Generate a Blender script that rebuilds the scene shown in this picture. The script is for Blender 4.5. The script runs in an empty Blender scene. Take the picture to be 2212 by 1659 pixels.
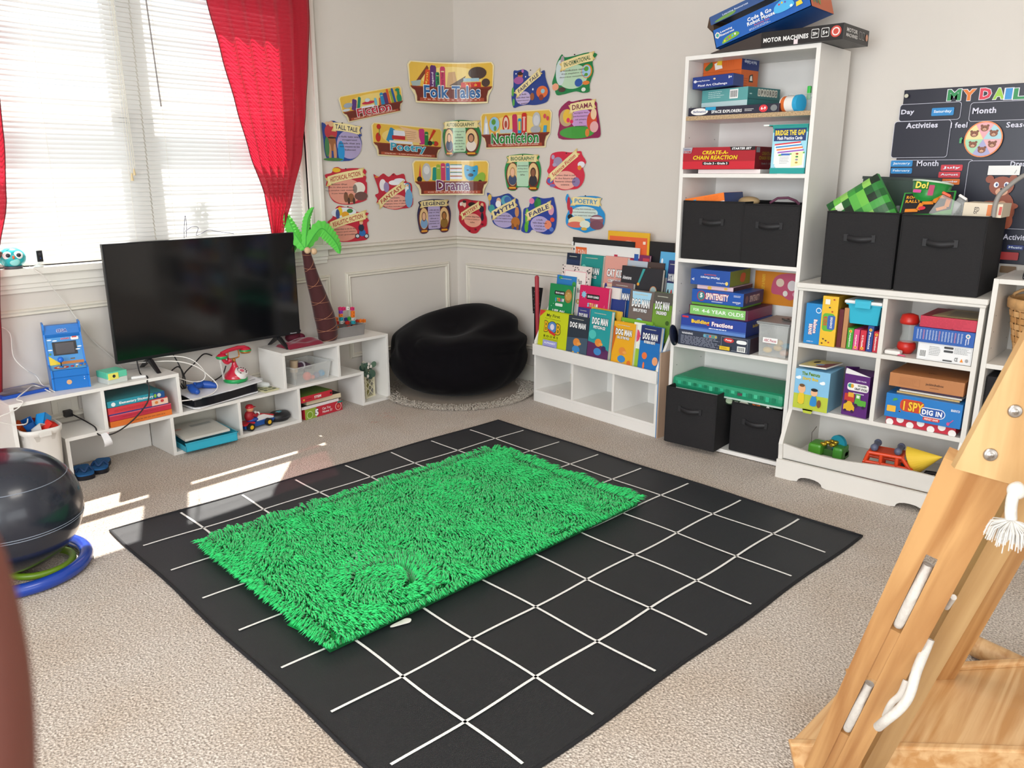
import bpy, bmesh, math, random
from mathutils import Vector, Matrix
random.seed(7)
scene = bpy.context.scene
COL = scene.collection
PI = math.pi
V = Vector
# ------------------------------------------------------------------ measured camera (pixels of the 2212x1659 frame)
FPX, CXP, CYP, EYE = 1720.535, 1106.0, 829.5, 1.325
YAW, PITCH = 0.7277518, 0.2601175
fwd = V((math.cos(YAW)*math.cos(PITCH), math.sin(YAW)*math.cos(PITCH), -math.sin(PITCH)))
rgt = V((math.sin(YAW), -math.cos(YAW), 0))
upv = rgt.cross(fwd)
CAM = V((0, 0, EYE))
WX, WY = 3.82, 3.90            # right wall plane x = WX, window wall plane y = WY
def ray(px, py):
    return fwd + rgt*((px-CXP)/FPX) - upv*((py-CYP)/FPX)
def at_z(px, py, z):
    d = ray(px, py); return CAM + d*((z-EYE)/d.z)
def at_x(px, py, x):
    d = ray(px, py); return CAM + d*(x/d.x)
def at_y(px, py, y):
    d = ray(px, py); return CAM + d*(y/d.y)
# ------------------------------------------------------------------ materials
_M = {}
def lin(c):
    return tuple(((v/255.0)/12.92 if v/255.0 <= 0.04045 else ((v/255.0+0.055)/1.055)**2.4) for v in c)
def hexc(s):
    return tuple(int(s[i:i+2], 16) for i in (0, 2, 4))
def mat(c, rough=0.5, metal=0.0, name=None, noise=0.0, nscale=60, bump=0.0, trans=0.0, alpha=1.0, coat=0.0, spec=0.5, sheen=0.0):
    """colour as 'rrggbb'; a principled material with an optional procedural speckle"""
    key = (c, rough, metal, noise, nscale, bump, trans, alpha, coat, spec, sheen)
    if key in _M: return _M[key]
    m = bpy.data.materials.new(name or ('paint_'+c)); m.use_nodes = True
    nt = m.node_tree; b = nt.nodes['Principled BSDF']
    col = lin(hexc(c))
    b.inputs['Base Color'].default_value = (*col, 1)
    b.inputs['Roughness'].default_value = rough
    b.inputs['Metallic'].default_value = metal
    b.inputs['Specular IOR Level'].default_value = spec
    if trans: b.inputs['Transmission Weight'].default_value = trans
    if alpha < 1: b.inputs['Alpha'].default_value = alpha
    if coat: b.inputs['Coat Weight'].default_value = coat; b.inputs['Coat Roughness'].default_value = 0.08
    if sheen: b.inputs['Sheen Weight'].default_value = sheen; b.inputs['Sheen Roughness'].default_value = 0.4
    if noise or bump:
        tc = nt.nodes.new('ShaderNodeTexCoord'); n = nt.nodes.new('ShaderNodeTexNoise')
        n.inputs['Scale'].default_value = nscale; n.inputs['Detail'].default_value = 5
        nt.links.new(tc.outputs['Object'], n.inputs['Vector'])
        if noise:
            r = nt.nodes.new('ShaderNodeMapRange')
            r.inputs['From Min'].default_value = 0.3; r.inputs['From Max'].default_value = 0.7
            r.inputs['To Min'].default_value = 1-noise; r.inputs['To Max'].default_value = 1+noise
            nt.links.new(n.outputs['Fac'], r.inputs['Value'])
            mx = nt.nodes.new('ShaderNodeVectorMath'); mx.operation = 'SCALE'
            mx.inputs[0].default_value = col
            nt.links.new(r.outputs['Result'], mx.inputs['Scale'])
            nt.links.new(mx.outputs['Vector'], b.inputs['Base Color'])
        if bump:
            bp = nt.nodes.new('ShaderNodeBump'); bp.inputs['Strength'].default_value = bump
            bp.inputs['Distance'].default_value = 0.01
            nt.links.new(n.outputs['Fac'], bp.inputs['Height']); nt.links.new(bp.outputs['Normal'], b.inputs['Normal'])
    _M[key] = m
    return m
def M_(c):           # a colour string becomes printed paper; a material passes through
    return mat(c, 0.42) if isinstance(c, str) else c
# ------------------------------------------------------------------ text meshes from the built-in font
_T = {}
def text_mesh(s, bold=0.0, shear=0.0):
    k = (s, bold, shear)
    if k in _T: return _T[k]
    cu = bpy.data.curves.new('t', 'FONT'); cu.body = s; cu.size = 1; cu.resolution_u = 2
    cu.offset = bold; cu.shear = shear; cu.align_x = 'CENTER'; cu.align_y = 'CENTER'
    if bold: cu.space_character = 1+bold*2.2
    ob = bpy.data.objects.new('t', cu)
    me = bpy.data.meshes.new_from_object(ob)
    vs = [v.co.copy() for v in me.vertices]; fs = [tuple(p.vertices) for p in me.polygons]
    bpy.data.objects.remove(ob); bpy.data.curves.remove(cu); bpy.data.meshes.remove(me)
    if vs:
        x0 = min(v.x for v in vs); x1 = max(v.x for v in vs); y0 = min(v.y for v in vs); y1 = max(v.y for v in vs)
        cx, cy = (x0+x1)/2, (y0+y1)/2
        vs = [(v.x-cx, v.y-cy) for v in vs]; dim = (x1-x0, y1-y0)
    else: dim = (1, 1)
    _T[k] = (vs, fs, dim); return _T[k]
# ------------------------------------------------------------------ mesh collector
class MB:
    def __init__(s):
        s.v = []; s.f = []; s.m = []; s.sm = []; s.mats = []; s.M = Matrix.Identity(4)
    def mi(s, m):
        m = M_(m)
        if m not in s.mats: s.mats.append(m)
        return s.mats.index(m)
    def add(s, vs, fs, m, smooth=False):
        b = len(s.v); i = s.mi(m)
        s.v += [s.M @ V(p) for p in vs]
        for f in fs:
            s.f.append(tuple(b+k for k in f)); s.m.append(i); s.sm.append(smooth)
        return s
    def box(s, x0, y0, z0, x1, y1, z1, m='eeeeee', bev=0.0):
        if bev <= 0:
            vs = [(x, y, z) for z in (z0, z1) for y in (y0, y1) for x in (x0, x1)]
            return s.add(vs, [(0,2,3,1),(4,5,7,6),(0,1,5,4),(2,6,7,3),(0,4,6,2),(1,3,7,5)], m)
        bm = bmesh.new(); bmesh.ops.create_cube(bm, size=1)
        for v in bm.verts:
            v.co = V(((x0+x1)/2+v.co.x*(x1-x0), (y0+y1)/2+v.co.y*(y1-y0), (z0+z1)/2+v.co.z*(z1-z0)))
        b = min(bev, abs(x1-x0)*.45, abs(y1-y0)*.45, abs(z1-z0)*.45)
        bmesh.ops.bevel(bm, geom=bm.edges[:], offset=b, segments=2, affect='EDGES', profile=0.6)
        return s.bm(bm, m)
    def bm(s, bm, m, smooth=False):
        bm.verts.index_update()
        s.add([v.co.copy() for v in bm.verts], [tuple(v.index for v in f.verts) for f in bm.faces], m, smooth)
        bm.free(); return s
    def prism(s, pts, h0, h1, m, axis='y', side=None):
        """2D polygon (a,b) extruded from h0 to h1 along axis: y->(a,h,b)  z->(a,b,h)  x->(h,a,b)"""
        f3 = {'y': lambda a, b, h: (a, h, b), 'z': lambda a, b, h: (a, b, h), 'x': lambda a, b, h: (h, a, b)}[axis]
        n = len(pts)
        s.add([f3(a, b, h0) for a, b in pts]+[f3(a, b, h1) for a, b in pts], [tuple(range(n)), tuple(range(2*n-1, n-1, -1))], m)
        vs = [f3(a, b, h0) for a, b in pts]+[f3(a, b, h1) for a, b in pts]
        return s.add(vs, [(i, i+n, (i+1) % n+n, (i+1) % n) for i in range(n)], side or m)
    def cyl(s, p0, p1, r0, m, r1=None, seg=20, caps=True, smooth=True):
        p0, p1 = V(p0), V(p1); r1 = r0 if r1 is None else r1
        d = (p1-p0).normalized(); a = d.orthogonal().normalized(); b = d.cross(a)
        vs = []
        for p, r in ((p0, r0), (p1, r1)):
            vs += [p+(a*math.cos(t)+b*math.sin(t))*r for t in [2*PI*k/seg for k in range(seg)]]
        s.add(vs, [(k, (k+1) % seg, (k+1) % seg+seg, k+seg) for k in range(seg)], m, smooth)
        if caps: s.add(vs, [tuple(range(seg-1, -1, -1)), tuple(range(seg, 2*seg))], m)
        return s
    def lathe(s, prof, c, m, seg=28, axis=(0, 0, 1), smooth=True, sq=(1, 1)):
        d = V(axis).normalized()
        a = V((1, 0, 0)) if abs(d.z) > 0.99 else d.orthogonal().normalized(); b = d.cross(a); c = V(c)
        vs = []
        for r, h in prof:
            vs += [c+d*h+(a*math.cos(t)*sq[0]+b*math.sin(t)*sq[1])*r for t in [2*PI*k/seg for k in range(seg)]]
        fs = []
        for j in range(len(prof)-1):
            fs += [(j*seg+k, j*seg+(k+1) % seg, (j+1)*seg+(k+1) % seg, (j+1)*seg+k) for k in range(seg)]
        return s.add(vs, fs, m, smooth)
    def ball(s, c, r, m, seg=20, rings=12):
        r = r if isinstance(r, (tuple, list)) else (r, r, r)
        c = V(c); vs = []; fs = []
        for j in range(rings+1):
            t = PI*j/rings
            for k in range(seg):
                p = 2*PI*k/seg
                vs.append(c+V((math.sin(t)*math.cos(p)*r[0], math.sin(t)*math.sin(p)*r[1], -math.cos(t)*r[2])))
        for j in range(rings):
            for k in range(seg):
                fs.append((j*seg+k, j*seg+(k+1) % seg, (j+1)*seg+(k+1) % seg, (j+1)*seg+k))
        return s.add(vs, fs, m, True)
    def tube(s, pts, r, m, seg=8, closed=False):
        pts = [V(p) for p in pts]; n = len(pts); vs = []
        rr = r if isinstance(r, (list, tuple)) else [r]*n
        up = None
        for i, p in enumerate(pts):
            t = (pts[(i+1) % n]-pts[i-1]) if closed else (pts[min(i+1, n-1)]-pts[max(i-1, 0)])
            t.normalize()
            if up is None: up = t.orthogonal().normalized()
            up = (up-t*up.dot(t)).normalized(); b = t.cross(up)
            vs += [p+(up*math.cos(2*PI*k/seg)+b*math.sin(2*PI*k/seg))*rr[i] for k in range(seg)]
        fs = []
        for j in range(n if closed else n-1):
            a0 = j*seg; b0 = ((j+1) % n)*seg
            fs += [(a0+k, a0+(k+1) % seg, b0+(k+1) % seg, b0+k) for k in range(seg)]
        s.add(vs, fs, m, True)
        if not closed: s.add(vs, [tuple(range(seg-1, -1, -1)), tuple(range((n-1)*seg, n*seg))], m)
        return s
    def canvas(s, o, u, v, dz=0.0003, flip=False):
        return Canvas(s, V(o), V(u).normalized(), V(v).normalized(), dz, flip)
    def obj(s, name, parent=None, bev=0, subd=0, wn=False):
        me = bpy.data.meshes.new(name)
        me.from_pydata([tuple(p) for p in s.v], [], s.f)
        for m in s.mats: me.materials.append(m)
        me.polygons.foreach_set('material_index', s.m)
        me.polygons.foreach_set('use_smooth', s.sm)
        me.update()
        o = bpy.data.objects.new(name, me); COL.objects.link(o)
        if parent: o.parent = parent
        if bev:
            b = o.modifiers.new('b', 'BEVEL'); b.width = bev; b.segments = 2; b.limit_method = 'ANGLE'
        if subd:
            b = o.modifiers.new('s', 'SUBSURF'); b.levels = subd; b.render_levels = subd
        return o
def catmull(pts, n=4, closed=True):
    out = []; N = len(pts)
    rng = range(N) if closed else range(N-1)
    for i in rng:
        if closed: p = [V((*pts[(i+k-1) % N], 0)) if len(pts[0]) == 2 else V(pts[(i+k-1) % N]) for k in range(4)]
        else: p = [V((*pts[min(max(i+k-1, 0), N-1)], 0)) if len(pts[0]) == 2 else V(pts[min(max(i+k-1, 0), N-1)]) for k in range(4)]
        for j in range(n):
            t = j/n
            q = 0.5*((2*p[1])+(p[2]-p[0])*t+(2*p[0]-5*p[1]+4*p[2]-p[3])*t*t+(3*p[1]-p[0]-3*p[2]+p[3])*t**3)
            out.append((q.x, q.y) if len(pts[0]) == 2 else q)
    if not closed: out.append(pts[-1] if len(pts[0]) == 2 else V(pts[-1]))
    return out
class Canvas:
    """flat printing on a face: every call lays one more thin layer of ink"""
    def __init__(s, mb, o, u, v, dz, flip=False):
        s.mb, s.o, s.u, s.v, s.dz = mb, o, u, v, dz; s.n = u.cross(v); s.k = 1; s.flip = flip
    def P(s, a, b, k=None):
        return s.o+s.u*a+s.v*b+s.n*(s.dz*(s.k if k is None else k))
    def poly(s, pts, m, k=None):
        s.mb.add([s.P(a, b, k) for a, b in pts], [tuple(range(len(pts)))], m); s.k += 1; return s
    def rect(s, a0, b0, a1, b1, m): return s.poly([(a0, b0), (a1, b0), (a1, b1), (a0, b1)], m)
    def rrect(s, a0, b0, a1, b1, r, m):
        pts = []
        for cx, cy, t0 in ((a1-r, b0+r, -90), (a1-r, b1-r, 0), (a0+r, b1-r, 90), (a0+r, b0+r, 180)):
            for j in range(5):
                t = math.radians(t0+j*22.5); pts.append((cx+r*math.cos(t), cy+r*math.sin(t)))
        return s.poly(pts, m)
    def ell(s, a, b, ra, rb, m, n=20, rot=0):
        c, d = math.cos(rot), math.sin(rot); pts = []
        for k in range(n):
            x, y = ra*math.cos(2*PI*k/n), rb*math.sin(2*PI*k/n); pts.append((a+x*c-y*d, b+x*d+y*c))
        return s.poly(pts, m)
    def line(s, a0, b0, a1, b1, w, m):
        d = math.hypot(a1-a0, b1-b0) or 1; x, y = -(b1-b0)/d*w/2, (a1-a0)/d*w/2
        return s.poly([(a0-x, b0-y), (a1-x, b1-y), (a1+x, b1+y), (a0+x, b0+y)], m)
    def frame(s, a0, b0, a1, b1, w, m):
        k = s.k
        for q in ((a0, b0, a1, b0), (a0, b1, a1, b1), (a0, b0, a0, b1), (a1, b0, a1, b1)):
            s.k = k; s.line(*q, w, m)
        return s
    def blob(s, pts, m, n=4): return s.poly(catmull(pts, n), m)
    def text(s, t, a, b, w, h, m, bold=0.02, rot=0, out=None, ow=0.07, shear=0, bend=0):
        """fits t in w x h centred on (a,b)"""
        c, d = math.cos(rot), math.sin(rot)
        _, _, dim = text_mesh(t, bold, shear)
        sx, sy = w/dim[0], h/dim[1]
        def lay(bd, mm):
            vs, fs, dm = text_mesh(t, bd, shear)
            rx, ry = ((dim[0]+2*(bd-bold))/dm[0], (dim[1]+2*(bd-bold))/dm[1])
            pts = []
            for x, y in vs:
                x, y = x*sx*rx, y*sy*ry
                y += bend*(1-(2*x/w)**2)
                pts.append(s.P(a+x*c-y*d, b+x*d+y*c))
            s.mb.add(pts, fs, mm); s.k += 1
        if out: lay(bold+ow, out)
        lay(bold, m)
        return s
    def lines(s, a0, b0, a1, b1, n, m, h=0.5, seed=0):
        """rows of small unreadable print"""
        rr = random.Random(seed); dy = (b1-b0)/n; k = s.k
        for i in range(n):
            y = b1-dy*(i+0.5); x = a0; e = a1-(a1-a0)*rr.random()*0.25
            while x < e-1e-6:
                w = min((a1-a0)*(0.04+0.1*rr.random()), e-x); s.k = k
                s.rect(x, y-dy*h/2, x+w, y+dy*h/2, m); x += w+(a1-a0)*0.022
        return s
# ------------------------------------------------------------------ scene graph helpers
def tag(o, label=None, cat=None, group=None, kind=None):
    if label: o['label'] = label
    if cat: o['category'] = cat
    if group: o['group'] = group
    if kind: o['kind'] = kind
    return o
def thing(name, label, cat, loc=(0, 0, 0), rz=0, group=None, rot=None):
    o = bpy.data.objects.new(name, None); COL.objects.link(o); o.empty_display_size = 0.05
    o.location = loc; o.rotation_euler = rot if rot else (0, 0, rz)
    return tag(o, label, cat, group)
def solo(mb, name, label, cat, loc=(0, 0, 0), rz=0, group=None, rot=None, bev=0, subd=0):
    o = mb.obj(name, None, bev, subd); o.location = loc; o.rotation_euler = rot if rot else (0, 0, rz)
    return tag(o, label, cat, group)
def struct(mb, name, label=None, bev=0):
    o = mb.obj(name, None, bev); o['kind'] = 'structure'
    if label: o['label'] = label
    return o
RZ = -PI/2          # local x runs along the right-hand wall, local y into that wall
WHITE = mat('e9e6e1', 0.38, name='white_laminate', noise=0.015, nscale=8)
WHITE2 = mat('dedad3', 0.45, name='white_painted_wood', noise=0.015, nscale=8)
BLACKF = mat('161416', 0.82, name='black_fabric', noise=0.12, nscale=160, bump=0.15)
PAPER = mat('efeade', 0.8, name='paper_pages')
# ================================================================== room shell
CEIL = 2.62
X0, Y0 = -1.9, -2.3
def carpet():
    m = bpy.data.materials.new('beige_carpet'); m.use_nodes = True; nt = m.node_tree; b = nt.nodes['Principled BSDF']
    N = nt.nodes.new; L = nt.links.new
    tc = N('ShaderNodeTexCoord')
    n1 = N('ShaderNodeTexNoise'); n1.inputs['Scale'].default_value = 165; n1.inputs['Detail'].default_value = 3
    n2 = N('ShaderNodeTexNoise'); n2.inputs['Scale'].default_value = 2.6; n2.inputs['Detail'].default_value = 4
    n3 = N('ShaderNodeTexVoronoi'); n3.inputs['Scale'].default_value = 150
    for n in (n1, n2, n3): L(tc.outputs['Object'], n.inputs['Vector'])
    r1 = N('ShaderNodeValToRGB'); e = r1.color_ramp.elements
    e[0].position = 0.30; e[0].color = (*lin(hexc('84776b')), 1); e[1].position = 0.66; e[1].color = (*lin(hexc('ddd1c5')), 1)
    L(n1.outputs['Fac'], r1.inputs['Fac'])
    r2 = N('ShaderNodeValToRGB'); e = r2.color_ramp.elements
    e[0].position = 0.35; e[0].color = (0.90, 0.84, 0.77, 1); e[1].position = 0.6; e[1].color = (1, 1, 1, 1)
    L(n2.outputs['Fac'], r2.inputs['Fac'])
    mx = N('ShaderNodeMix'); mx.data_type = 'RGBA'; mx.blend_type = 'MULTIPLY'; mx.inputs[0].default_value = 0.8
    L(r1.outputs['Color'], mx.inputs[6]); L(r2.outputs['Color'], mx.inputs[7]); L(mx.outputs[2], b.inputs['Base Color'])
    bp = N('ShaderNodeBump'); bp.inputs['Strength'].default_value = 0.7; bp.inputs['Distance'].default_value = 0.006
    ad = N('ShaderNodeMath'); ad.operation = 'ADD'; L(n1.outputs['Fac'], ad.inputs[0]); L(n3.outputs['Distance'], ad.inputs[1])
    L(ad.outputs[0], bp.inputs['Height']); L(bp.outputs['Normal'], b.inputs['Normal'])
    b.inputs['Roughness'].default_value = 0.95; b.inputs['Specular IOR Level'].default_value = 0.1
    b.inputs['Sheen Weight'].default_value = 0.2
    return m
WALL = mat('d7d0c8', 0.62, name='greige_wall_paint', noise=0.012, nscale=3, bump=0.02)
WAINS = mat('dbd5c8', 0.45, name='satin_trim_paint', noise=0.01, nscale=4)
CASE = mat('e6e2da', 0.35, name='white_gloss_trim', noise=0.01, nscale=4)
struct(MB().box(X0, Y0, -0.1, WX+0.1, WY+0.1, 0, carpet()), 'floor', 'beige cut pile carpet')
struct(MB().box(X0, Y0, CEIL, WX+0.1, WY+0.15, CEIL+0.1, mat('efece6', 0.8, name='ceiling_white', noise=0.01)), 'ceiling')
# --- window wall with its opening
OX0, OX1, OZ0, OZ1 = 0.90, 2.655, 0.925, 2.36
w = MB()
w.box(X0, WY, 0, OX0, WY+0.13, CEIL, WALL); w.box(OX1, WY, 0, WX+0.1, WY+0.13, CEIL, WALL)
w.box(OX0, WY, 0, OX1, WY+0.13, OZ0, WALL); w.box(OX0, WY, OZ1, OX1, WY+0.13, CEIL, WALL)
struct(w, 'wall_left', 'window wall painted greige')
struct(MB().box(WX, Y0, 0, WX+0.1, WY, CEIL, WALL), 'wall_right', 'greige wall behind the shelves')
# walls behind the camera, each with an invented opening for an added fill light
w = MB(); w.box(X0, Y0-0.1, 0, -1.2, Y0, CEIL, WALL); w.box(1.6, Y0-0.1, 0, WX+0.1, Y0, CEIL, WALL)
w.box(-1.2, Y0-0.1, 0, 1.6, Y0, 0.7, WALL); w.box(-1.2, Y0-0.1, 2.3, 1.6, Y0, CEIL, WALL)
struct(w, 'wall_back')
w = MB(); w.box(X0-0.1, Y0, 0, X0, -1.6, CEIL, WALL); w.box(X0-0.1, 1.9, 0, X0, WY+0.13, CEIL, WALL)
w.box(X0-0.1, -1.6, 0, X0, 1.9, 0.5, WALL); w.box(X0-0.1, -1.6, 2.35, X0, 1.9, CEIL, WALL)
struct(w, 'wall_far_left')
# --- chair rail, panel frames and baseboards
def rail_profile(mb, a, b, z, wall, m=WAINS, big=True):
    prof = [(0.0, 0.0), (0.012, 0.0), (0.014, 0.016), (0.026, 0.024), (0.028, 0.040), (0.016, 0.048), (0.034, 0.056), (0.034, 0.068), (0.0, 0.072)] if big else \
           [(0, 0), (0.006, 0), (0.014, 0.008), (0.016, 0.016), (0.008, 0.022), (0.012, 0.030), (0, 0.034)]
    if wall == 'l': mb.prism([(WY-d, z+h) for d, h in prof], a, b, m, axis='x')
    else: mb.prism([(WX-d, z+h) for d, h in prof], a, b, m, axis='y')
CR = 0.838
for nm, a, b in (('trim_1', 2.76, WX), ):
    t = MB(); rail_profile(t, a, b, CR, 'l'); struct(t, nm, 'moulded chair rail on the window wall beside the corner')
t = MB()
prof = [(0.0, 0.0), (0.012, 0.0), (0.014, 0.016), (0.026, 0.024), (0.028, 0.040), (0.016, 0.048), (0.034, 0.056), (0.034, 0.068), (0.0, 0.072)]
t.prism([(WX-d, CR+h) for d, h in prof], Y0, WY, WAINS, axis='y'); struct(t, 'trim_2', 'moulded chair rail on the right wall')
def panel_frame(name, wall, a0, a1, z0, z1, label):
    t = MB(); o = WY if wall == 'l' else WX; wd = 0.032
    prof = [(0, 0.0), (0.010, 0.004), (0.015, 0.010), (0.010, 0.018), (0.014, 0.026), (0.004, 0.032), (0, 0.032)]
    loops = []
    for d, h in prof:
        loops.append([(a0+h, z0+h, d), (a1-h, z0+h, d), (a1-h, z1-h, d), (a0+h, z1-h, d)])
    vs = []; fs = []
    for lp in loops: vs += [((a, o-d, z) if wall == 'l' else (o-d, a, z)) for a, z, d in lp]
    for j in range(len(loops)-1):
        fs += [(j*4+k, j*4+(k+1) % 4, (j+1)*4+(k+1) % 4, (j+1)*4+k) for k in range(4)]
    t.add(vs, fs, WAINS); struct(t, name, label)
panel_frame('trim_3', 'l', 2.885, 3.735, 0.22, 0.745, 'raised panel moulding left of the corner')
panel_frame('trim_4', 'l', 0.30, 2.775, 0.22, 0.745, 'raised panel moulding under the window')
panel_frame('trim_5', 'r', 2.30, 3.815, 0.22, 0.735, 'raised panel moulding behind the book rack')
t = MB(); t.box(X0, WY-0.014, 0, WX-0.014, WY, 0.12, WAINS); struct(t, 'baseboard_left', bev=0.004)
t = MB(); t.box(WX-0.014, Y0, 0, WX, WY, 0.12, WAINS); struct(t, 'baseboard_right', bev=0.004)
# --- window_1: casing, sill, jambs, mullion, sashes and panes
win = bpy.data.objects.new('window_1', None); COL.objects.link(win); win['kind'] = 'structure'; win['label'] = 'double window with white sashes'
c = MB()
for i, (d, o0, o1) in enumerate(((0.018, 0.0, 0.095), (0.026, 0.0, 0.02), (0.028, 0.07, 0.095))):
    c.box(OX1+o0, WY-d, OZ0-0.02, OX1+o1, WY, OZ1+o1, CASE); c.box(OX0-o1, WY-d, OZ0-0.02, OX0-o0, WY, OZ1+o1, CASE)
    c.box(OX0-o1, WY-d, OZ1+o0, OX1+o1, WY, OZ1+o1, CASE)
c.obj('window_casing', win, bev=0.003)
c = MB(); c.box(OX0-0.11, WY-0.055, OZ0-0.03, OX1+0.115, WY+0.075, OZ0, CASE)
for z0, z1, d in ((0.855, 0.895, 0.030), (0.835, 0.857, 0.022), (0.815, 0.837, 0.014)):
    c.box(OX0-0.11, WY-d, z0, OX1+0.10, WY, z1, CASE)
c.obj('window_sill', win, bev=0.003)
c = MB()
c.box(OX0, WY, OZ0, OX0+0.02, WY+0.13, OZ1, CASE); c.box(OX1-0.02, WY, OZ0, OX1, WY+0.13, OZ1, CASE)
c.box(OX0, WY, OZ1-0.02, OX1, WY+0.13, OZ1, CASE); c.box(OX0, WY+0.075, OZ0, OX1, WY+0.13, OZ0+0.02, CASE)
MX = 1.785
c.box(MX-0.05, WY+0.05, OZ0, MX+0.05, WY+0.13, OZ1, CASE)
c.obj('window_jamb', win)
for a0, a1 in ((OX0+0.02, MX-0.05), (MX+0.05, OX1-0.02)):
    for z0, z1, dy in ((OZ0+0.02, 1.575, 0.0), (1.535, OZ1-0.02, 0.028)):
        s = MB(); y0, y1 = WY+0.068+dy, WY+0.093+dy; f = 0.04
        s.box(a0, y0, z0, a0+f, y1, z1, CASE); s.box(a1-f, y0, z0, a1, y1, z1, CASE)
        s.box(a0, y0, z0, a1, y1, z0+f, CASE); s.box(a0, y0, z1-f, a1, y1, z1, CASE)
        so = s.obj('sash', win)
        g = MB(); g.box(a0+f-0.004, y0+0.010, z0+f-0.004, a1-f+0.004, y0+0.014, z1-f+0.004, mat('ffffff', 0.0, alpha=0.06, name='window_glass', spec=0.5))
        g.obj('pane', so)
# --- blinds: slats tilted so that the sun slides between them
def slat_mat():
    m = bpy.data.materials.new('blind_slat_vinyl'); m.use_nodes = True; nt = m.node_tree; b = nt.nodes['Principled BSDF']
    b.inputs['Base Color'].default_value = (*lin(hexc('e4e3e0')), 1); b.inputs['Roughness'].default_value = 0.4
    tr = nt.nodes.new('ShaderNodeBsdfTranslucent'); tr.inputs['Color'].default_value = (0.95, 0.95, 0.93, 1)
    mx = nt.nodes.new('ShaderNodeMixShader'); mx.inputs[0].default_value = 0.22
    nt.links.new(b.outputs[0], mx.inputs[1]); nt.links.new(tr.outputs[0], mx.inputs[2])
    nt.links.new(mx.outputs[0], nt.nodes['Material Output'].inputs['Surface'])
    return m
SLAT = slat_mat()
def blind(x0, x1, label, cord):
    t = thing('window_blind', label, 'blind', ((x0+x1)/2, WY+0.022, OZ0), group='mini blinds in the double window')
    hw = (x1-x0)/2; H = OZ1-0.02-OZ0
    s = MB(); s.box(-hw, -0.016, H-0.035, hw, 0.016, H, CASE); s.obj('headrail', t)
    s = MB(); tl = math.radians(56); pitch = 0.0208; n = int((H-0.07)/pitch); rr = random.Random(int(x0*100))
    for i in range(n):
        z = 0.028+i*pitch; nx = 6; sag = 0.0012*math.sin(i*0.7)
        tt = tl+rr.uniform(-0.05, 0.05); hc, hs = math.cos(tt)*0.0125, math.sin(tt)*0.0125
        vs = []
        for j in range(nx+1):
            x = -hw+2*hw*j/nx; zz = z+sag*math.sin(PI*j/nx)
            for q, bow in ((-1, 0), (0, 0.0016), (1, 0)):
                vs.append((x, q*hc-bow*math.sin(tt), zz+q*hs+bow*math.cos(tt)))
        fs = []
        for j in range(nx):
            for q in range(2): a = j*3+q; fs.append((a, a+3, a+4, a+1))
        s.add(vs, fs, SLAT, True)
    s.obj('slats', t)
    s = MB(); s.box(-hw, -0.011, 0.004, hw, 0.011, 0.018, CASE); s.obj('bottom_rail', t)
    s = MB()
    for fx in (-0.78, 0.0, 0.78):
        s.cyl((hw*fx, -0.014, 0.01), (hw*fx, -0.014, H-0.03), 0.0007, mat('f4f0e4', 0.6), seg=5)
    s.obj('ladder_cords', t)
    if cord:
        s = MB()
        for dx in (0, 0.012, 0.02): s.cyl((hw*0.80+dx, -0.024, 0.40+dx), (hw*0.80+dx*0.3, -0.024, H-0.03), 0.0011, mat('e8e3d2', 0.6), seg=6)
        s.obj('pull_cords', t)
        s = MB()
        s.cyl((hw*0.80, -0.024, 0.36), (hw*0.80, -0.024, 0.395), 0.007, mat('dcc79b', 0.5), 0.003)
        s.cyl((hw*0.80+0.012, -0.026, 0.385), (hw*0.80+0.012, -0.026, 0.415), 0.007, mat('dcc79b', 0.5), 0.003)
        s.obj('cord_tassels', t)
    else:
        s = MB(); s.cyl((-hw*0.80, -0.024, 0.70), (-hw*0.86, -0.024, H-0.03), 0.0032, mat('8e8784', 0.3, alpha=0.9), seg=6)
        s.obj('tilt_wand', t)
    return t
blind(OX0+0.025, MX-0.003, 'white mini blind in left window with tasselled pull cords', True)
blind(MX+0.003, OX1-0.025, 'white mini blind in right window behind the red curtain', False)
# ================================================================== TV bench: stepped white units along the window wall
FY = 3.63; T = 0.016; BD = 0.235
bench = thing('tv_bench', 'low stepped white laminate bench of open cubbies below the window', 'shelf unit', (0.968, FY, 0))
def board(nm, x0, z0, x1, z1, y0=0.0, y1=BD, par=bench, ox=0.968):
    s = MB(); s.box(x0-ox, y0, z0, x1-ox, y1, z1, WHITE); return s.obj(nm, par, bev=0.0012)
TOP = 0.400; MID = 0.205
board('top_panel', 0.968, TOP-T, 1.690, TOP)
board('side_panel', 0.968, 0, 0.984, TOP-T)
board('divider', 1.328, MID, 1.344, TOP-T)
board('side_panel', 1.674, MID, 1.690, TOP-T)
board('shelf', 1.158, MID-T, 1.692, MID)
board('leg_panel', 1.158, 0, 1.174, MID-T)
board('back_panel', 1.174, 0.0, 1.620, MID-T, BD-0.006, BD)
board('shelf', 1.692, MID-T, 2.345, MID)
board('leg_panel', 1.624, 0, 1.640, MID-T)
board('divider', 1.976, T, 1.992, MID-T)
board('leg_panel', 2.329, 0, 2.345, MID-T)
board('bottom_panel', 1.640, 0, 2.329, T)
board('top_panel', 2.253, TOP-T, 2.970, TOP)
board('side_panel', 2.253, MID, 2.269, TOP-T)
board('shelf', 2.345, MID-T, 2.780, MID)
board('divider', 2.604, MID, 2.620, TOP-T)
board('leg_panel', 2.764, 0, 2.780, MID-T)
board('side_panel', 2.954, 0, 2.970, TOP-T)
board('bottom_panel', 2.780, 0, 2.954, T)
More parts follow.
